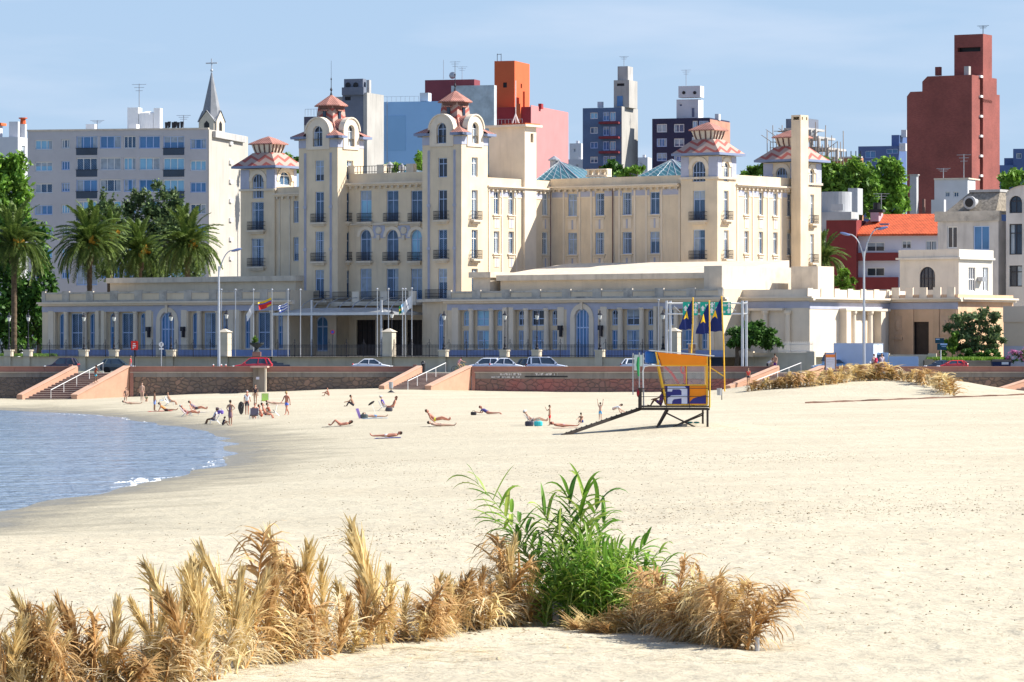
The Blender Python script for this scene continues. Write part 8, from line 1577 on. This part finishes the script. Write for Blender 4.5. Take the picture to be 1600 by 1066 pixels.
# cabin frame, panels, roof
for y in (.12, HD - .1): beam('frame_post', (1042, 633), (1025, 550), .11, yel, ys=(y,)); beam('frame_post', (1105, 633), (1105, 557), .11, yel, ys=(y,)); beam('frame_rail', (1034, 571.5), (1105, 571.5), .07, yel, ys=(y,)); beam('frame_rail', (1038, 602), (1105, 602), .07, yel, ys=(y,)); beam('frame_rail', (1041, 632.6), (1105, 632.6), .08, yel, ys=(y,)); beam('mullion', (1072.5, 571.5), (1072.5, 602), .05, yel, ys=(y,))
for (x, y_) in ((1105, 571.5), (1105, 602), (1038, 602), (1033, 571.5)): mb = MB(); mb.tube([(hx(x), .12, hz_(y_)), (hx(x), HD - .1, hz_(y_))], .035, 4); mb.build('frame_rail', yel, hut)
def slab(pts, y0, y1, m, name, parent=hut):
    n = len(pts); mb = MB(); A_ = [(hx(a), y0, hz_(b)) for a, b in pts]; B_ = [(hx(a), y1, hz_(b)) for a, b in pts]; mb.raw(A_ + B_, [tuple(range(n)), tuple(range(2 * n - 1, n - 1, -1))] + [(k, (k + 1) % n, n + (k + 1) % n, n + k) for k in range(n)]); return mb.build(name, m, parent)
slab([(1027, 550.5), (1104, 557), (1104, 570.5), (1035, 570.5)], .05, .10, orp, 'orange_fascia'); slab([(1027, 550.5), (1104, 557), (1104, 570.5), (1035, 570.5)], HD - .06, HD - .02, orp, 'orange_fascia'); mb = MB(); mb.box(hx(1104), hx(1105), .1, HD, hz_(570), hz_(557)); mb.build('orange_fascia', orp, hut)
slab([(1016, 547), (1116, 555.5), (1116, 557), (1016, 548.6)], -.25, HD + .25, M['white'], 'roof')
pl = slab([(1040, 603.5), (1076, 603.5), (1076, 631.5), (1042, 631.5)], .06, .11, nav, 'number_panel'); p2 = slab([(1077.5, 603.5), (1103, 603.5), (1103, 631.5), (1077.5, 631.5)], .06, .11, orp, 'colour_panel')
slab([(1078, 628), (1083, 623), (1092, 620), (1103, 617.5), (1103, 631), (1078, 631)], .045, .059, nav, 'wave_shape', p2)
# bold pale letter "a": stem on the right, bowl below, hook above
Lt = [[(1043, 604), (1070, 604), (1074, 608), (1074, 631), (1065, 631), (1065, 611), (1062, 608.5), (1051, 608.5), (1050, 612), (1043, 612)],
      [(1043, 622), (1049, 618), (1065, 617.5), (1065, 622.5), (1053, 624), (1050.5, 627), (1050, 631), (1043, 631)]]
for poly in Lt: slab(poly, .045, .059, palep, 'letter_a', pl)
slab([(1042, 603.5), (1106, 603.5), (1106, 631.5), (1042, 631.5)], HD - .05, HD - .02, nav, 'rear_panel'); mb = MB(); mb.box(hx(1105.5), hx(1106.5), .1, HD, hz_(631), hz_(603)); mb.build('side_panel', orp, hut)
gl = bpy.data.materials.new('clear_acrylic'); gl.use_nodes = True; n_ = gl.node_tree; tr_ = n_.nodes.new('ShaderNodeBsdfTransparent'); gg = n_.nodes.new('ShaderNodeBsdfGlossy'); gg.inputs[1].default_value = .1; ms_ = n_.nodes.new('ShaderNodeMixShader'); ms_.inputs[0].default_value = .10; n_.links.new(tr_.outputs[0], ms_.inputs[1]); n_.links.new(gg.outputs[0], ms_.inputs[2]); n_.links.new(ms_.outputs[0], n_.nodes['Material Output'].inputs[0])
for a, b in ((1038, 1071), (1074, 1103)): slab([(a - (2 if a < 1050 else 0), 573), (b, 573), (b, 601), (a + 1, 601)], .11, .125, gl, 'window_pane')
# railings
for y in (607, 620): beam('railing', (1001, y), (1108, y), .035, M['iron'], ys=(-.05,))
for x in (1001, 1005, 1041, 1077, 1108): beam('railing_post', (x, 607), (x, 638), .045, M['iron'], ys=(-.05,))
beam('corner_post', (1000, 606), (1000, 637), .22, dkw, ys=(.0,))
mb = MB(); mb.tube([(hx(1006), -.02, hz_(634)), (hx(1004.5), -.02, hz_(580)), (hx(1007), -.02, hz_(573)), (hx(1016), -.02, hz_(571)), (hx(1032), -.02, hz_(571.5))], .035, 6); mb.build('white_hoop', M['white'], hut)
mb = MB(); mb.tube([(hx(1039), .5, hz_(573)), (hx(1050), .5, hz_(583)), (hx(1061), .5, hz_(600))], .07, 6); o = mb.build('rescue_tube', M['red'], None, loc=HB); tag(o, 'long red rescue tube leaning inside the hut window', 'rescue tube')
mb = MB(); n = 16; mb.tube([(hx(1068) + .12 * math.cos(k * 2 * math.pi / n), .35, hz_(577) + .22 * math.sin(k * 2 * math.pi / n)) for k in range(n + 1)], .05, 6, cap=False); mb.tube([(hx(1070), .35, hz_(580)), (hx(1070), .35, hz_(600))], .06, 6); o = mb.build('rescue_buoy', M['red'], None, loc=HB); tag(o, 'red looped rescue float hanging in the hut', 'rescue float')
mb = MB(); mb.ball((hx(997.5), 0, hz_(614)), (.10, .12, .24), 10, 8); o = mb.build('life_buoy', mat('dark_red_plastic', (.30, .01, .02), .5, .05, 2), None, loc=HB); tag(o, 'dark red float hanging on the left corner post of the hut', 'rescue float')
mb = MB(); mb.lathe([(.3, -.32), (.36, -.25), (.36, .25), (.3, .32)], n=14, sx=1, sy=1); o = mb.build('water_drum', mat('blue_plastic', (.02, .14, .48), .4, .05, 2), None, loc=HB + Vector((hx(1020), HD - .2, hz_(559)))); tag(o, 'blue plastic drum fixed under the left eave of the hut', 'drum')
person('lifeguard in purple sitting on the hut deck', HB + Vector((hx(1033), .45, hz_(634.5))), face('l'), 'ground', 1.72, 'd', 'b', top=(.12, .05, .22), low=(.12, .05, .25), lowlen=.8, t=-8)
person('lifeguard in red seen through the hut window', HB + Vector((hx(1070), 1.2, hz_(634.5))), face('r'), 'stand', 1.60, 'd', 'b', top=(.60, .03, .03), low=(.5, .03, .03), pz=.55, a=(85, 80), k=(80, 76))
# yellow flag poles and navy flags
nf = mat('navy_flag', (.008, .02, .13), .7, .06, 3); yf = mat('yellow_emblem', (.95, .58, .02), .7, .05, 3)
for i, (x0, y0, x1, y1, fw_, fh, f0, lb) in enumerate(((1083.5, 466, 1081, 552, 20, 46, 469, 'left'), (1108, 471, 1109, 637, 20.5, 48, 474, 'middle'), (1128, 464, 1133, 612, 22, 52, 466, 'right'))):
    yb = .6 if i == 0 else -.1 if i == 1 else .4; t = plain('flag_pole', 'yellow pole of the ' + lb + ' navy flag on the hut', 'flagpole', HB + Vector((hx(x1), yb, hz_(y1))), 0, 'yellow flag poles of the lifeguard hut'); q = Vector((hx(x0) - hx(x1), 0, hz_(y0) - hz_(y1))); mb = MB(); mb.tube([(0, 0, 0), q * .5 + Vector((.03, 0, 0)), q], .035, 6); mb.build('pole', yel, t)
    mb = MB(); mb.ball(q, .05, 6, 5); mb.build('cap', yel, t)
    FW, FH = fw_ * HK, fh * HK; px_ = lambda v: HB.x + hx(x0 + (x1 - x0) * ((f0 + fh * v) - y0) / (y1 - y0)); org = Vector((0, HB.y + yb, HB.z + hz_(f0)))
    def fs(u, v, off=0): top = .82 * FH * (u ** 1.15); z = -top - (FH - top) * v * (1 - .02 * math.sin(u * 9)); vv = -z / FH; return Vector((px_(vv) - .03 - FW * u * (1 - .10 * (1 - v) ** 2), org.y + .10 * math.sin(u * 6.5 + 1.5 * v + i) * u ** .6 - off, org.z + z))
    tf = plain('flag', 'navy flag with a yellow arrowhead, ' + lb + ' one of three on the hut', 'flag', (px_(0), org.y, org.z), 0, 'navy flags with yellow arrowheads'); L0 = tf.location.copy()
    mb = cloth(lambda u, v: fs(u, v) - L0, 16, 12, [nf], lambda u, v: 0); mb.build('cloth', nf, tf)
    # emblem: concave arrowhead, mapped onto the cloth
    def wmap(ax, az):   # ax 0..1 left to right across the flag, az 0..1 down
        u = 1 - ax; top = .82 * u ** 1.15; v = max(0, min(1, (az - top) / max(.05, 1 - top))); return fs(u, v, .012) - L0
    cx_, cz = (.56, .50) if i != 2 else (.50, .45); em = [(cx_, cz - .16), (cx_ + .19, cz + .16), (cx_, cz + .09), (cx_ - .24, cz + .16)]; mb = MB(); C0 = (cx_, cz + .02)
    for a, b in zip(em, em[1:] + em[:1]):
        for s in range(4):
            p = [a[0] + (b[0] - a[0]) * s / 4, a[1] + (b[1] - a[1]) * s / 4]; q_ = [a[0] + (b[0] - a[0]) * (s + 1) / 4, a[1] + (b[1] - a[1]) * (s + 1) / 4]
            for r0, r1 in ((0, .5), (.5, 1)): m_ = lambda P_, r: wmap(C0[0] + (P_[0] - C0[0]) * r, C0[1] + (P_[1] - C0[1]) * r); mb.face([m_(p, r0), m_(q_, r0), m_(q_, r1), m_(p, r1)] if r0 else [m_(p, 0), m_(q_, r1), m_(p, r1)])
    mb.build('arrowhead_emblem', yf, tf)
beam('pole_brace', (1108, 573), (1131, 588), .06, yel, ys=(.1,)); beam('pole_brace', (1110, 606), (1131, 590), .02, M['iron'], ys=(.1,))
# notice posts left of the hut
g = ground_at(989, 617, 150); t = plain('beach_notice', 'weathered notice posts with a pale board and green cloth left of the hut', 'sign', g); k = g.y / F; zz = lambda py: (617 - py) * k
for x, y in ((0, 552), (10, 551), (16, 552)): mb = MB(); mb.tube([(x * k, 0, 0), (x * k, 0, zz(y))], .055, 6); mb.build('post', M['grey'], t)
mb = MB(); mb.box(2 * k, 9 * k, -.03, .03, zz(579), zz(554.5)); mb.box(11 * k, 15 * k, -.03, .03, zz(572), zz(554.5)); mb.build('board', mat('pale_green_board', (.55, .66, .62), .7, .05, 2), t); mb = cloth(lambda u, v: Vector(((10 - 6 * u * (1 - abs(v - .4))) * k, -.07 - .05 * math.sin(u * 5), zz(558) - 30 * k * v)), 6, 10, [M['cloth_green']], lambda u, v: 0); mb.build('green_cloth', M['cloth_green'], t)
# bins on stands
for px, py, lb in ((611, 613.5, 'grey litter bin on a stand left of the middle stairs'), (1124, 625, 'grey litter bin on a post right of the hut')):
    g = ground_at(px, py, 100); t = plain('litter_bin', lb, 'bin', g, 0, 'grey litter bins on the beach'); k = g.y / F; mb = MB(); mb.tube([((0 if px < 700 else .2), 0, -.1), ((0 if px < 700 else .2), 0, .95)], .035, 6); mb.build('post', M['iron'], t); mb = MB(); mb.lathe([(.19, .38), (.21, .95), (.23, .97), (.18, .97), (.17, .5)], n=14); mb.build('bucket', M['grey'], t)
    if px < 700: mb = MB(); mb.lathe([(.35, 0), (.04, .22)], n=8); mb.build('foot', M['iron'], t)
# shower with canopy against the wall
t = plain('beach_shower', 'concrete shower canopy on a whitish post against the sea wall', 'shower', (P(411, 0, 393.5).x, 393.5, tz1(P(411, 0, 393.5).x, 393.5))); k = 393.5 / F; mb = MB(); mb.box(-19 * k, 7.5 * k, -1.0, 2.4, 2.35, 2.5); mb.build('canopy', mat('pinkish_slab', (.55, .36, .30), .9, .1, 1), t); mb = MB(); mb.tube([(4.5 * k, -.7, 0), (4.5 * k, -.7, 2.35)], .11, 8); mb.build('post', M['trim'], t); mb = MB(); mb.box(-18 * k, 3 * k, 2.2, 2.44, -.2, 2.35); mb.build('rear_panel', conc_dark, t); mb = MB(); mb.box(-13 * k, -8 * k, 2.16, 2.199, 1.2, 1.45); mb.build('plate', palep, t)
# half buried timber at the right
mb = MB(); pr = None
for i in range(30):
    px = 1258 + i * 12.5; py = 630.5 - i * .48; g = ground_at(px, py, 100); q = [(g.x, g.y - .1, g.z - .1), (g.x, g.y + .12, g.z - .1), (g.x, g.y + .1, g.z + .11 + .03 * math.sin(i * 1.7)), (g.x, g.y - .08, g.z + .10 + .03 * math.sin(i * 1.7))]
    if pr: mb.raw(pr + q, [(0, 1, 5, 4), (1, 2, 6, 5), (2, 3, 7, 6), (3, 0, 4, 7)])
    pr = q
o = mb.build('driftwood_beam', mat('weathered_beam', (.13, .07, .05), .9, .4, .6), None); tag(o, 'long thin dark beam lying half buried in the sand at the right', 'timber')
t = plain('flip_flops', 'pair of teal flip flops under the hut', 'sandals', ground_at(1084, 662, 100)); 
for x in (-.2, .15): mb = MB(); mb.ball((x, 0, .06), (.17, .08, .05), 10, 5); mb.build('sandal', cmat((.02, .22, .22)), t)

# ------------------------------------------------------------------ dry palm leaf fences
DRY = []
for i, (a, b) in enumerate((((.62, .45, .19), (.88, .72, .38)), ((.40, .23, .09), (.70, .48, .22)), ((.66, .52, .30), (.90, .80, .58)))): DRY.append(leaf_mat('dry_palm_leaf', a, b, .22, .3, .6))
STEM = [mat('dry_leaf_stalk', (.58, .30, .09), .7, .2, 5), mat('pale_leaf_stalk', (.76, .58, .28), .7, .2, 5)]
def dry_frond(seed, L=1.5, nl=44, kind='plume', w_=.018, di=0):
    r = random.Random(seed); mb = MB(); pts = []; bend = r.uniform(-.3, .3); by = r.uniform(-.2, .2); n = 8
    for k in range(n + 1): s = k / n; pts.append(Vector((bend * s * s * L * .6, by * s * s * L, L * s)))
    mb.tube(pts, [.030 * (1 - .82 * k / n) + .002 for k in range(n + 1)], 5, 1, flat=.6); face_side = r.choice((-1, 1))
    for k in range(nl):
        s = .08 + .92 * (k / nl) ** .85; f_ = min(s * n, n - .001); i = int(f_); p = pts[i].lerp(pts[i + 1], f_ - i); ax = (pts[i + 1] - pts[i]).normalized()
        for sg in (-1, 1):
            if r.random() < .06: continue
            seg = 5; side = Vector((r.uniform(-1, 1), r.uniform(-1, 1), r.uniform(-.2, .2))).normalized()
            if kind == 'plume':
                l = (.40 + .18 * math.sin(math.pi * s) - .20 * s ** 4) * r.uniform(.6, 1.2); d = (ax * r.uniform(1.1, 1.9) + Vector((sg * r.uniform(.3, .6) * (1.1 - .7 * s), r.uniform(-.25, .25), 0))).normalized(); dk = r.uniform(0, .25) if r.random() < .75 else r.uniform(.6, 1.6)
            else:
                l = (.34 + .22 * math.sin(math.pi * s)) * r.uniform(.6, 1.3); d = (ax * r.uniform(.1, .9) + Vector((sg * r.uniform(.3, .8) + face_side * .2, r.uniform(-.5, .5), 0))).normalized(); dk = r.uniform(.7, 2.1)
            q = [p]; dd = d.copy()
            for j in range(seg): dd = (dd + Vector((r.uniform(-.14, .14), r.uniform(-.14, .14), -.40 * dk * (j + 1) / seg))).normalized(); q.append(q[-1] + dd * l / seg)
            ww = w_ * r.uniform(.6, 1.5); vs = []
            for j, v in enumerate(q): wj = ww * (1 - (j / seg) ** 2 * .9) * (.7 if j == 0 else 1); vs += [v - side * wj, v + side * wj]
            mb.raw(vs, [(2 * j, 2 * j + 1, 2 * j + 3, 2 * j + 2) for j in range(seg)])
    return mb.mesh('frond', [DRY[di], STEM[seed % 2]])
FV = [dry_frond(s, L, nl, kd, di=di) for s, L, nl, kd, di in ((1, 1.5, 52, 'plume', 0), (2, 1.35, 60, 'hang', 1), (3, 1.6, 54, 'plume', 1), (4, 1.2, 66, 'hang', 2), (5, 1.45, 60, 'hang', 0), (6, 1.3, 62, 'hang', 2), (7, 1.7, 50, 'plume', 0), (8, 1.1, 66, 'hang', 1))]
def leaf_fence(label, line, tops, n, seed, variants=FV, sc=1.0, near=40, depth=.35, full=None, lean=.22):
    """line: photo points of the fence foot on the sand; tops: photo (col,row) outline of the leaf tips"""
    r = random.Random(seed); g0 = ground_at(*line[len(line) // 2], near); t = plain('palm_leaf_fence', label, 'fence', g0)
    def it(tab, x):
        for (a, ya), (b, yb) in zip(tab[:-1], tab[1:]):
            if a <= x <= b: return ya + (yb - ya) * (x - a) / (b - a)
        return tab[-1][1] if x > tab[-1][0] else tab[0][1]
    x0, x1 = line[0][0], line[-1][0]
    for k in range(n):
        px = x0 + (x1 - x0) * (k + r.random()) / n; g = ground_at(px, it(line, px), near); top = it(tops, px); ht = (it(line, px) - top) * g.y / F * sc; ht *= r.choice((1.08, .98, .85, .70, .55, .42)) * r.uniform(.85, 1.1)
        i = r.choice((0, 2, 6, 6, 0, 1)) if (len(variants) > 4 and ht > .74 * (it(line, px) - top) * g.y / F) else r.choice((1, 3, 4, 5, 7)) if len(variants) > 4 else r.randrange(len(variants)); me = variants[i]; o = bpy.data.objects.new('frond', me); COL.objects.link(o); o.parent = t
        L = (1.5, 1.35, 1.6, 1.2, 1.45, 1.3, 1.7, 1.1)[i % 8]; s = ht / L * 1.0; o.location = g - g0 + Vector((0, r.uniform(-depth, depth), -.06)); w_ = max(.8, s ** .4) if sc > .5 else s; w_ = min(1.15, w_) * r.uniform(.8, 1.3) if near < 100 else s * 2.4
        o.scale = (w_, w_, s); o.rotation_euler = Euler((r.uniform(-.3, .3), r.gauss(0, lean), r.uniform(0, 6.28)), 'XYZ')
    return t
leaf_fence('long ragged fence of dry palm leaves in the left foreground', [(-40, 1090), (120, 1085), (300, 1072), (400, 1040), (520, 1022), (640, 1000)],
    [(-40, 980), (30, 960), (100, 922), (150, 945), (205, 985), (232, 900), (280, 868), (330, 880), (360, 850), (385, 838), (410, 850), (440, 880), (458, 840), (478, 836), (500, 880), (540, 905), (575, 890), (590, 832), (602, 838), (622, 910), (640, 940)], 98, 11, near=40)
leaf_fence('short fence of dry palm leaves left of the green reeds', [(650, 1000), (740, 985), (845, 968), (875, 956), (985, 960)], [(650, 872), (690, 885), (740, 900), (790, 850), (812, 862), (845, 895), (875, 925), (985, 925)], 72, 12)
leaf_fence('drooping fence of brown palm leaves right of the green reeds', [(1000, 980), (1080, 1000), (1166, 1015)], [(1000, 900), (1015, 885), (1060, 890), (1110, 890), (1150, 880), (1195, 905)], 60, 13, variants=[FV[1], FV[1], FV[4], FV[3], FV[7], FV[5], FV[4], FV[7]], lean=.38)
leaf_fence('low straw tufts packed around the foot of the green reeds', [(888, 982), (930, 987), (1005, 993)], [(888, 962), (930, 960), (1005, 950)], 13, 15, variants=[FV[1], FV[3], FV[4], FV[5], FV[7], FV[5], FV[4], FV[7]], lean=.5)
small = [dry_frond(40 + k, 1.2, 30, 'hang' if k % 2 else 'plume', .035, di=(k) % 3) for k in range(4)]
leaf_fence('line of dry palm leaf fencing along the top of the far dune', [(1168, 612), (1192, 609), (1260, 604), (1306, 600), (1340, 595), (1400, 594), (1440, 599), (1491, 619)], [(1168, 592), (1192, 586), (1260, 579), (1306, 574), (1340, 568), (1400, 567), (1440, 572), (1491, 587)], 98, 14, variants=small, near=150, depth=.2, lean=.15)
# posts in the foreground
for px, py, h, c, lb in ((872, 974, .30, M['grey'], 'short grey metal pipe stuck in the sand under the green reeds'), (1183, 1018, .16, M['grey'], 'small pale post at the right end of the brown leaf fence')):
    g = ground_at(px, py, 40); mb = MB(); q_ = 1 if px < 900 else .4; mb.lathe([(.085 * q_, -.3), (.085 * q_, h), (.095 * q_, h), (.095 * q_, h + .03), (.07 * q_, h + .03), (.07 * q_, h - .05)], n=18); o = mb.build('metal_pipe', c, None, loc=g); tag(o, lb, 'pipe')
for px, py, yt, lb in ((812, 972, 862, 'tall straight orange stalk, the left of two standing in the short fence'), (829, 970, 865, 'tall straight orange stalk, the right of two standing in the short fence'), (240, 1050, 885, 'thin upright bare stalk in the left foreground fence')):
    g = ground_at(px, py, 40); h = (py - yt) * g.y / F; mb = MB(); mb.tube([(0, 0, -.1), (.01, 0, h * .5), (-.02, 0, h)], [.035, .028, .012], 6); o = mb.build('bare_stalk', STEM[0], None, loc=g + Vector((0, -.35, 0))); tag(o, lb, 'stalk')
# fallen leaflets
mb = MB(); rl = random.Random(9)
for k in range(420):
    px = rl.choice((rl.uniform(640, 780), rl.uniform(560, 1200), rl.uniform(250, 640))); py = (1012 if px < 800 else 985 + (px - 800) * .1) + abs(rl.gauss(0, 16)) + (30 if px < 560 else 0); g = ground_at(px, py, 40); l = rl.uniform(.08, .3); a = rl.gauss(0, .5); d = Vector((math.cos(a), math.sin(a) * .6, 0)) * l; n = Vector((-d.y, d.x, 0)).normalized() * .008
    e = Vector((0, 0, rl.uniform(.01, .05))); c_ = [g - d - n, g - d + n, g + n * 1.3 + e, g - n * 1.3 + e, g + d + Vector((0, 0, .01))]; mb.raw(c_, [(0, 1, 2, 3), (3, 2, 4)])
tag(mb.build('fallen_leaflets', DRY[2]), 'thin dry leaflets lying on the sand below the fences', 'leaf litter', kind='stuff')

# ------------------------------------------------------------------ green reeds
RG = [leaf_mat('reed_leaf', (.12, .28, .025), (.42, .52, .11), .25, .35, .45), leaf_mat('reed_leaf_dark', (.08, .21, .022), (.22, .40, .06), .25, .35, .45)]; RS = mat('reed_stem', (.22, .30, .08), .6, .2, 4)
def cane(base, tip, seed, leaf=.42, ww=.03, nl=18, s0=.12):
    r = random.Random(seed); mb = MB(); b = Vector(base); t_ = Vector(tip); ctrl = (b + t_) / 2 + Vector(((b.x - t_.x) * .35, 0, (t_.z - b.z) * .12)); pts = []
    for k in range(11): s = k / 10; pts.append(b * (1 - s) ** 2 + ctrl * 2 * s * (1 - s) + t_ * s * s)
    mb.tube(pts, [.013 * (1 - .7 * k / 10) for k in range(11)], 5, 1); L = (t_ - b).length
    for k in range(nl):
        s = s0 + (1 - s0) * k / (nl - 1); f_ = min(s * 10, 9.999); i = int(f_); p = pts[i].lerp(pts[i + 1], f_ - i); ax = (pts[i + 1] - pts[i]).normalized(); az = k * math.pi + r.uniform(-1.1, 1.1); d = (ax * (1.0 if s < .9 else 2.2) + Vector((math.cos(az), math.sin(az) * .8, 0)) * 1.0).normalized(); l = leaf * r.uniform(.7, 1.3) * (.7 + .5 * math.sin(math.pi * min(s, .8))); seg = 7; q = [p]; dd = d.copy(); dr_ = r.uniform(.6, 2.1)
        for j in range(seg): dd = (dd + Vector((0, 0, -.30 * dr_ * (j + .4) / seg))).normalized(); q.append(q[-1] + dd * l / seg)
        side = d.cross(Vector((0, 0, 1))).normalized(); tw = r.uniform(-.7, .7); vs = []
        for j, v in enumerate(q): u = j / seg; wj = ww * r.uniform(.95, 1.05) * (math.sin(math.pi * (.18 + .80 * u)) ** .8) * (1 if j < seg else .05); sd = (side * math.cos(tw * u) + Vector((0, 0, 1)) * math.sin(tw * u)); vs += [v - sd * wj, v + Vector((0, 0, -wj * .35)), v + sd * wj]
        fs_ = []
        for j in range(seg): fs_ += [(3 * j, 3 * j + 1, 3 * j + 4, 3 * j + 3), (3 * j + 1, 3 * j + 2, 3 * j + 5, 3 * j + 4)]
        mb.raw(vs, fs_)
    return mb
g0 = ground_at(905, 972, 40); t = plain('reed_clump', 'bushy clump of bright green reeds growing through the leaf fence', 'reeds', g0); kf = g0.y / F; rr = random.Random(21)
rx = lambda px: (px - 905) * kf; rzz = lambda py: (972 - py) * kf
spec = [((852, 950), (742, 752), .50, 20), ((858, 955), (800, 835), .42, 16), ((862, 955), (770, 810), .40, 14), ((868, 960), (780, 780), .38, 12), ((880, 965), (850, 800), .46, 20), ((895, 968), (888, 772), .50, 22), ((900, 968), (912, 768), .50, 22), ((905, 970), (935, 785), .48, 22), ((912, 970), (905, 800), .46, 20), ((918, 970), (948, 810), .44, 18), ((888, 968), (872, 815), .44, 20), ((960, 975), (1005, 850), .40, 16), ((970, 975), (1030, 862), .38, 14), ((985, 978), (1042, 880), .36, 14), ((945, 975), (985, 870), .40, 16), ((1010, 985), (1046, 955), .30, 10), ((965, 975), (970, 880), .40, 14)]
for i, (b, e, lf, nl) in enumerate(spec): y = rr.uniform(-.35, .35); cane((rx(b[0]), y, -.05), (rx(e[0]), y + rr.uniform(-.3, .3), rzz(e[1])), 100 + i, lf * 1.05, .036, nl + 8).build('cane', [RG[i % 2], RS], t)
for i in range(95):
    bx = rr.uniform(848, 1020); hgt = rr.uniform(60, 150) * (1 - abs(bx - 905) / 220); y = rr.uniform(-1.5, .3) * min(1, (1040 - bx) / 60 + .4); cane((rx(bx), y, -.05), (rx(bx + rr.uniform(-40, 55)), y + rr.uniform(-.25, .1), hgt * kf), 200 + i, .36, .022, 20, .05).build('cane', [RG[rr.random() < .35], RS], t)
# ------------------------------------------------------------------ turn the skinned figures into plain meshes
bpy.context.view_layer.update(); dg = bpy.context.evaluated_depsgraph_get(); eyem = mat('eye_dark', (.02, .015, .01), .3, .05, 2)
done = []
for o, head in SK: done.append((o, bpy.data.meshes.new_from_object(o.evaluated_get(dg)), head))
for o, me, head in done:
    o.modifiers.clear(); old = o.data; mname = old.name
    if head:
        hc, hd = head; rt = hd.to_track_quat('Z', 'Y').to_matrix(); mb = MB(); mb.ball(hc, (.076, .090, .112), 12, 9, rot=rt); mb.ball(hc + rt @ Vector((0, .055, -.055)), (.05, .045, .045), 8, 6, rot=rt); mb.ball(hc + rt @ Vector((0, .095, -.012)), (.014, .020, .026), 6, 5, rot=rt)
        for s in (-1, 1): mb.ball(hc + rt @ Vector((s * .078, 0, -.005)), (.012, .022, .034), 6, 5, rot=rt)
        n0 = len(mb.f)
        for s in (-1, 1): mb.ball(hc + rt @ Vector((s * .030, .080, .012)), (.013, .010, .009), 6, 4, 1, rot=rt)
        mb.ball(hc + rt @ Vector((0, .092, -.055)), (.024, .008, .006), 6, 4, 1, rot=rt)
        hm_ = mb.mesh('h', [old.materials[0], eyem], True); bm = bmesh.new(); bm.from_mesh(me); k0 = len(bm.faces); bm.from_mesh(hm_); bm.to_mesh(me); bm.free()
        if len(me.materials) < 2: me.materials.append(eyem)
        bpy.data.meshes.remove(hm_)
    o.data = me; me.name = mname; bpy.data.meshes.remove(old)
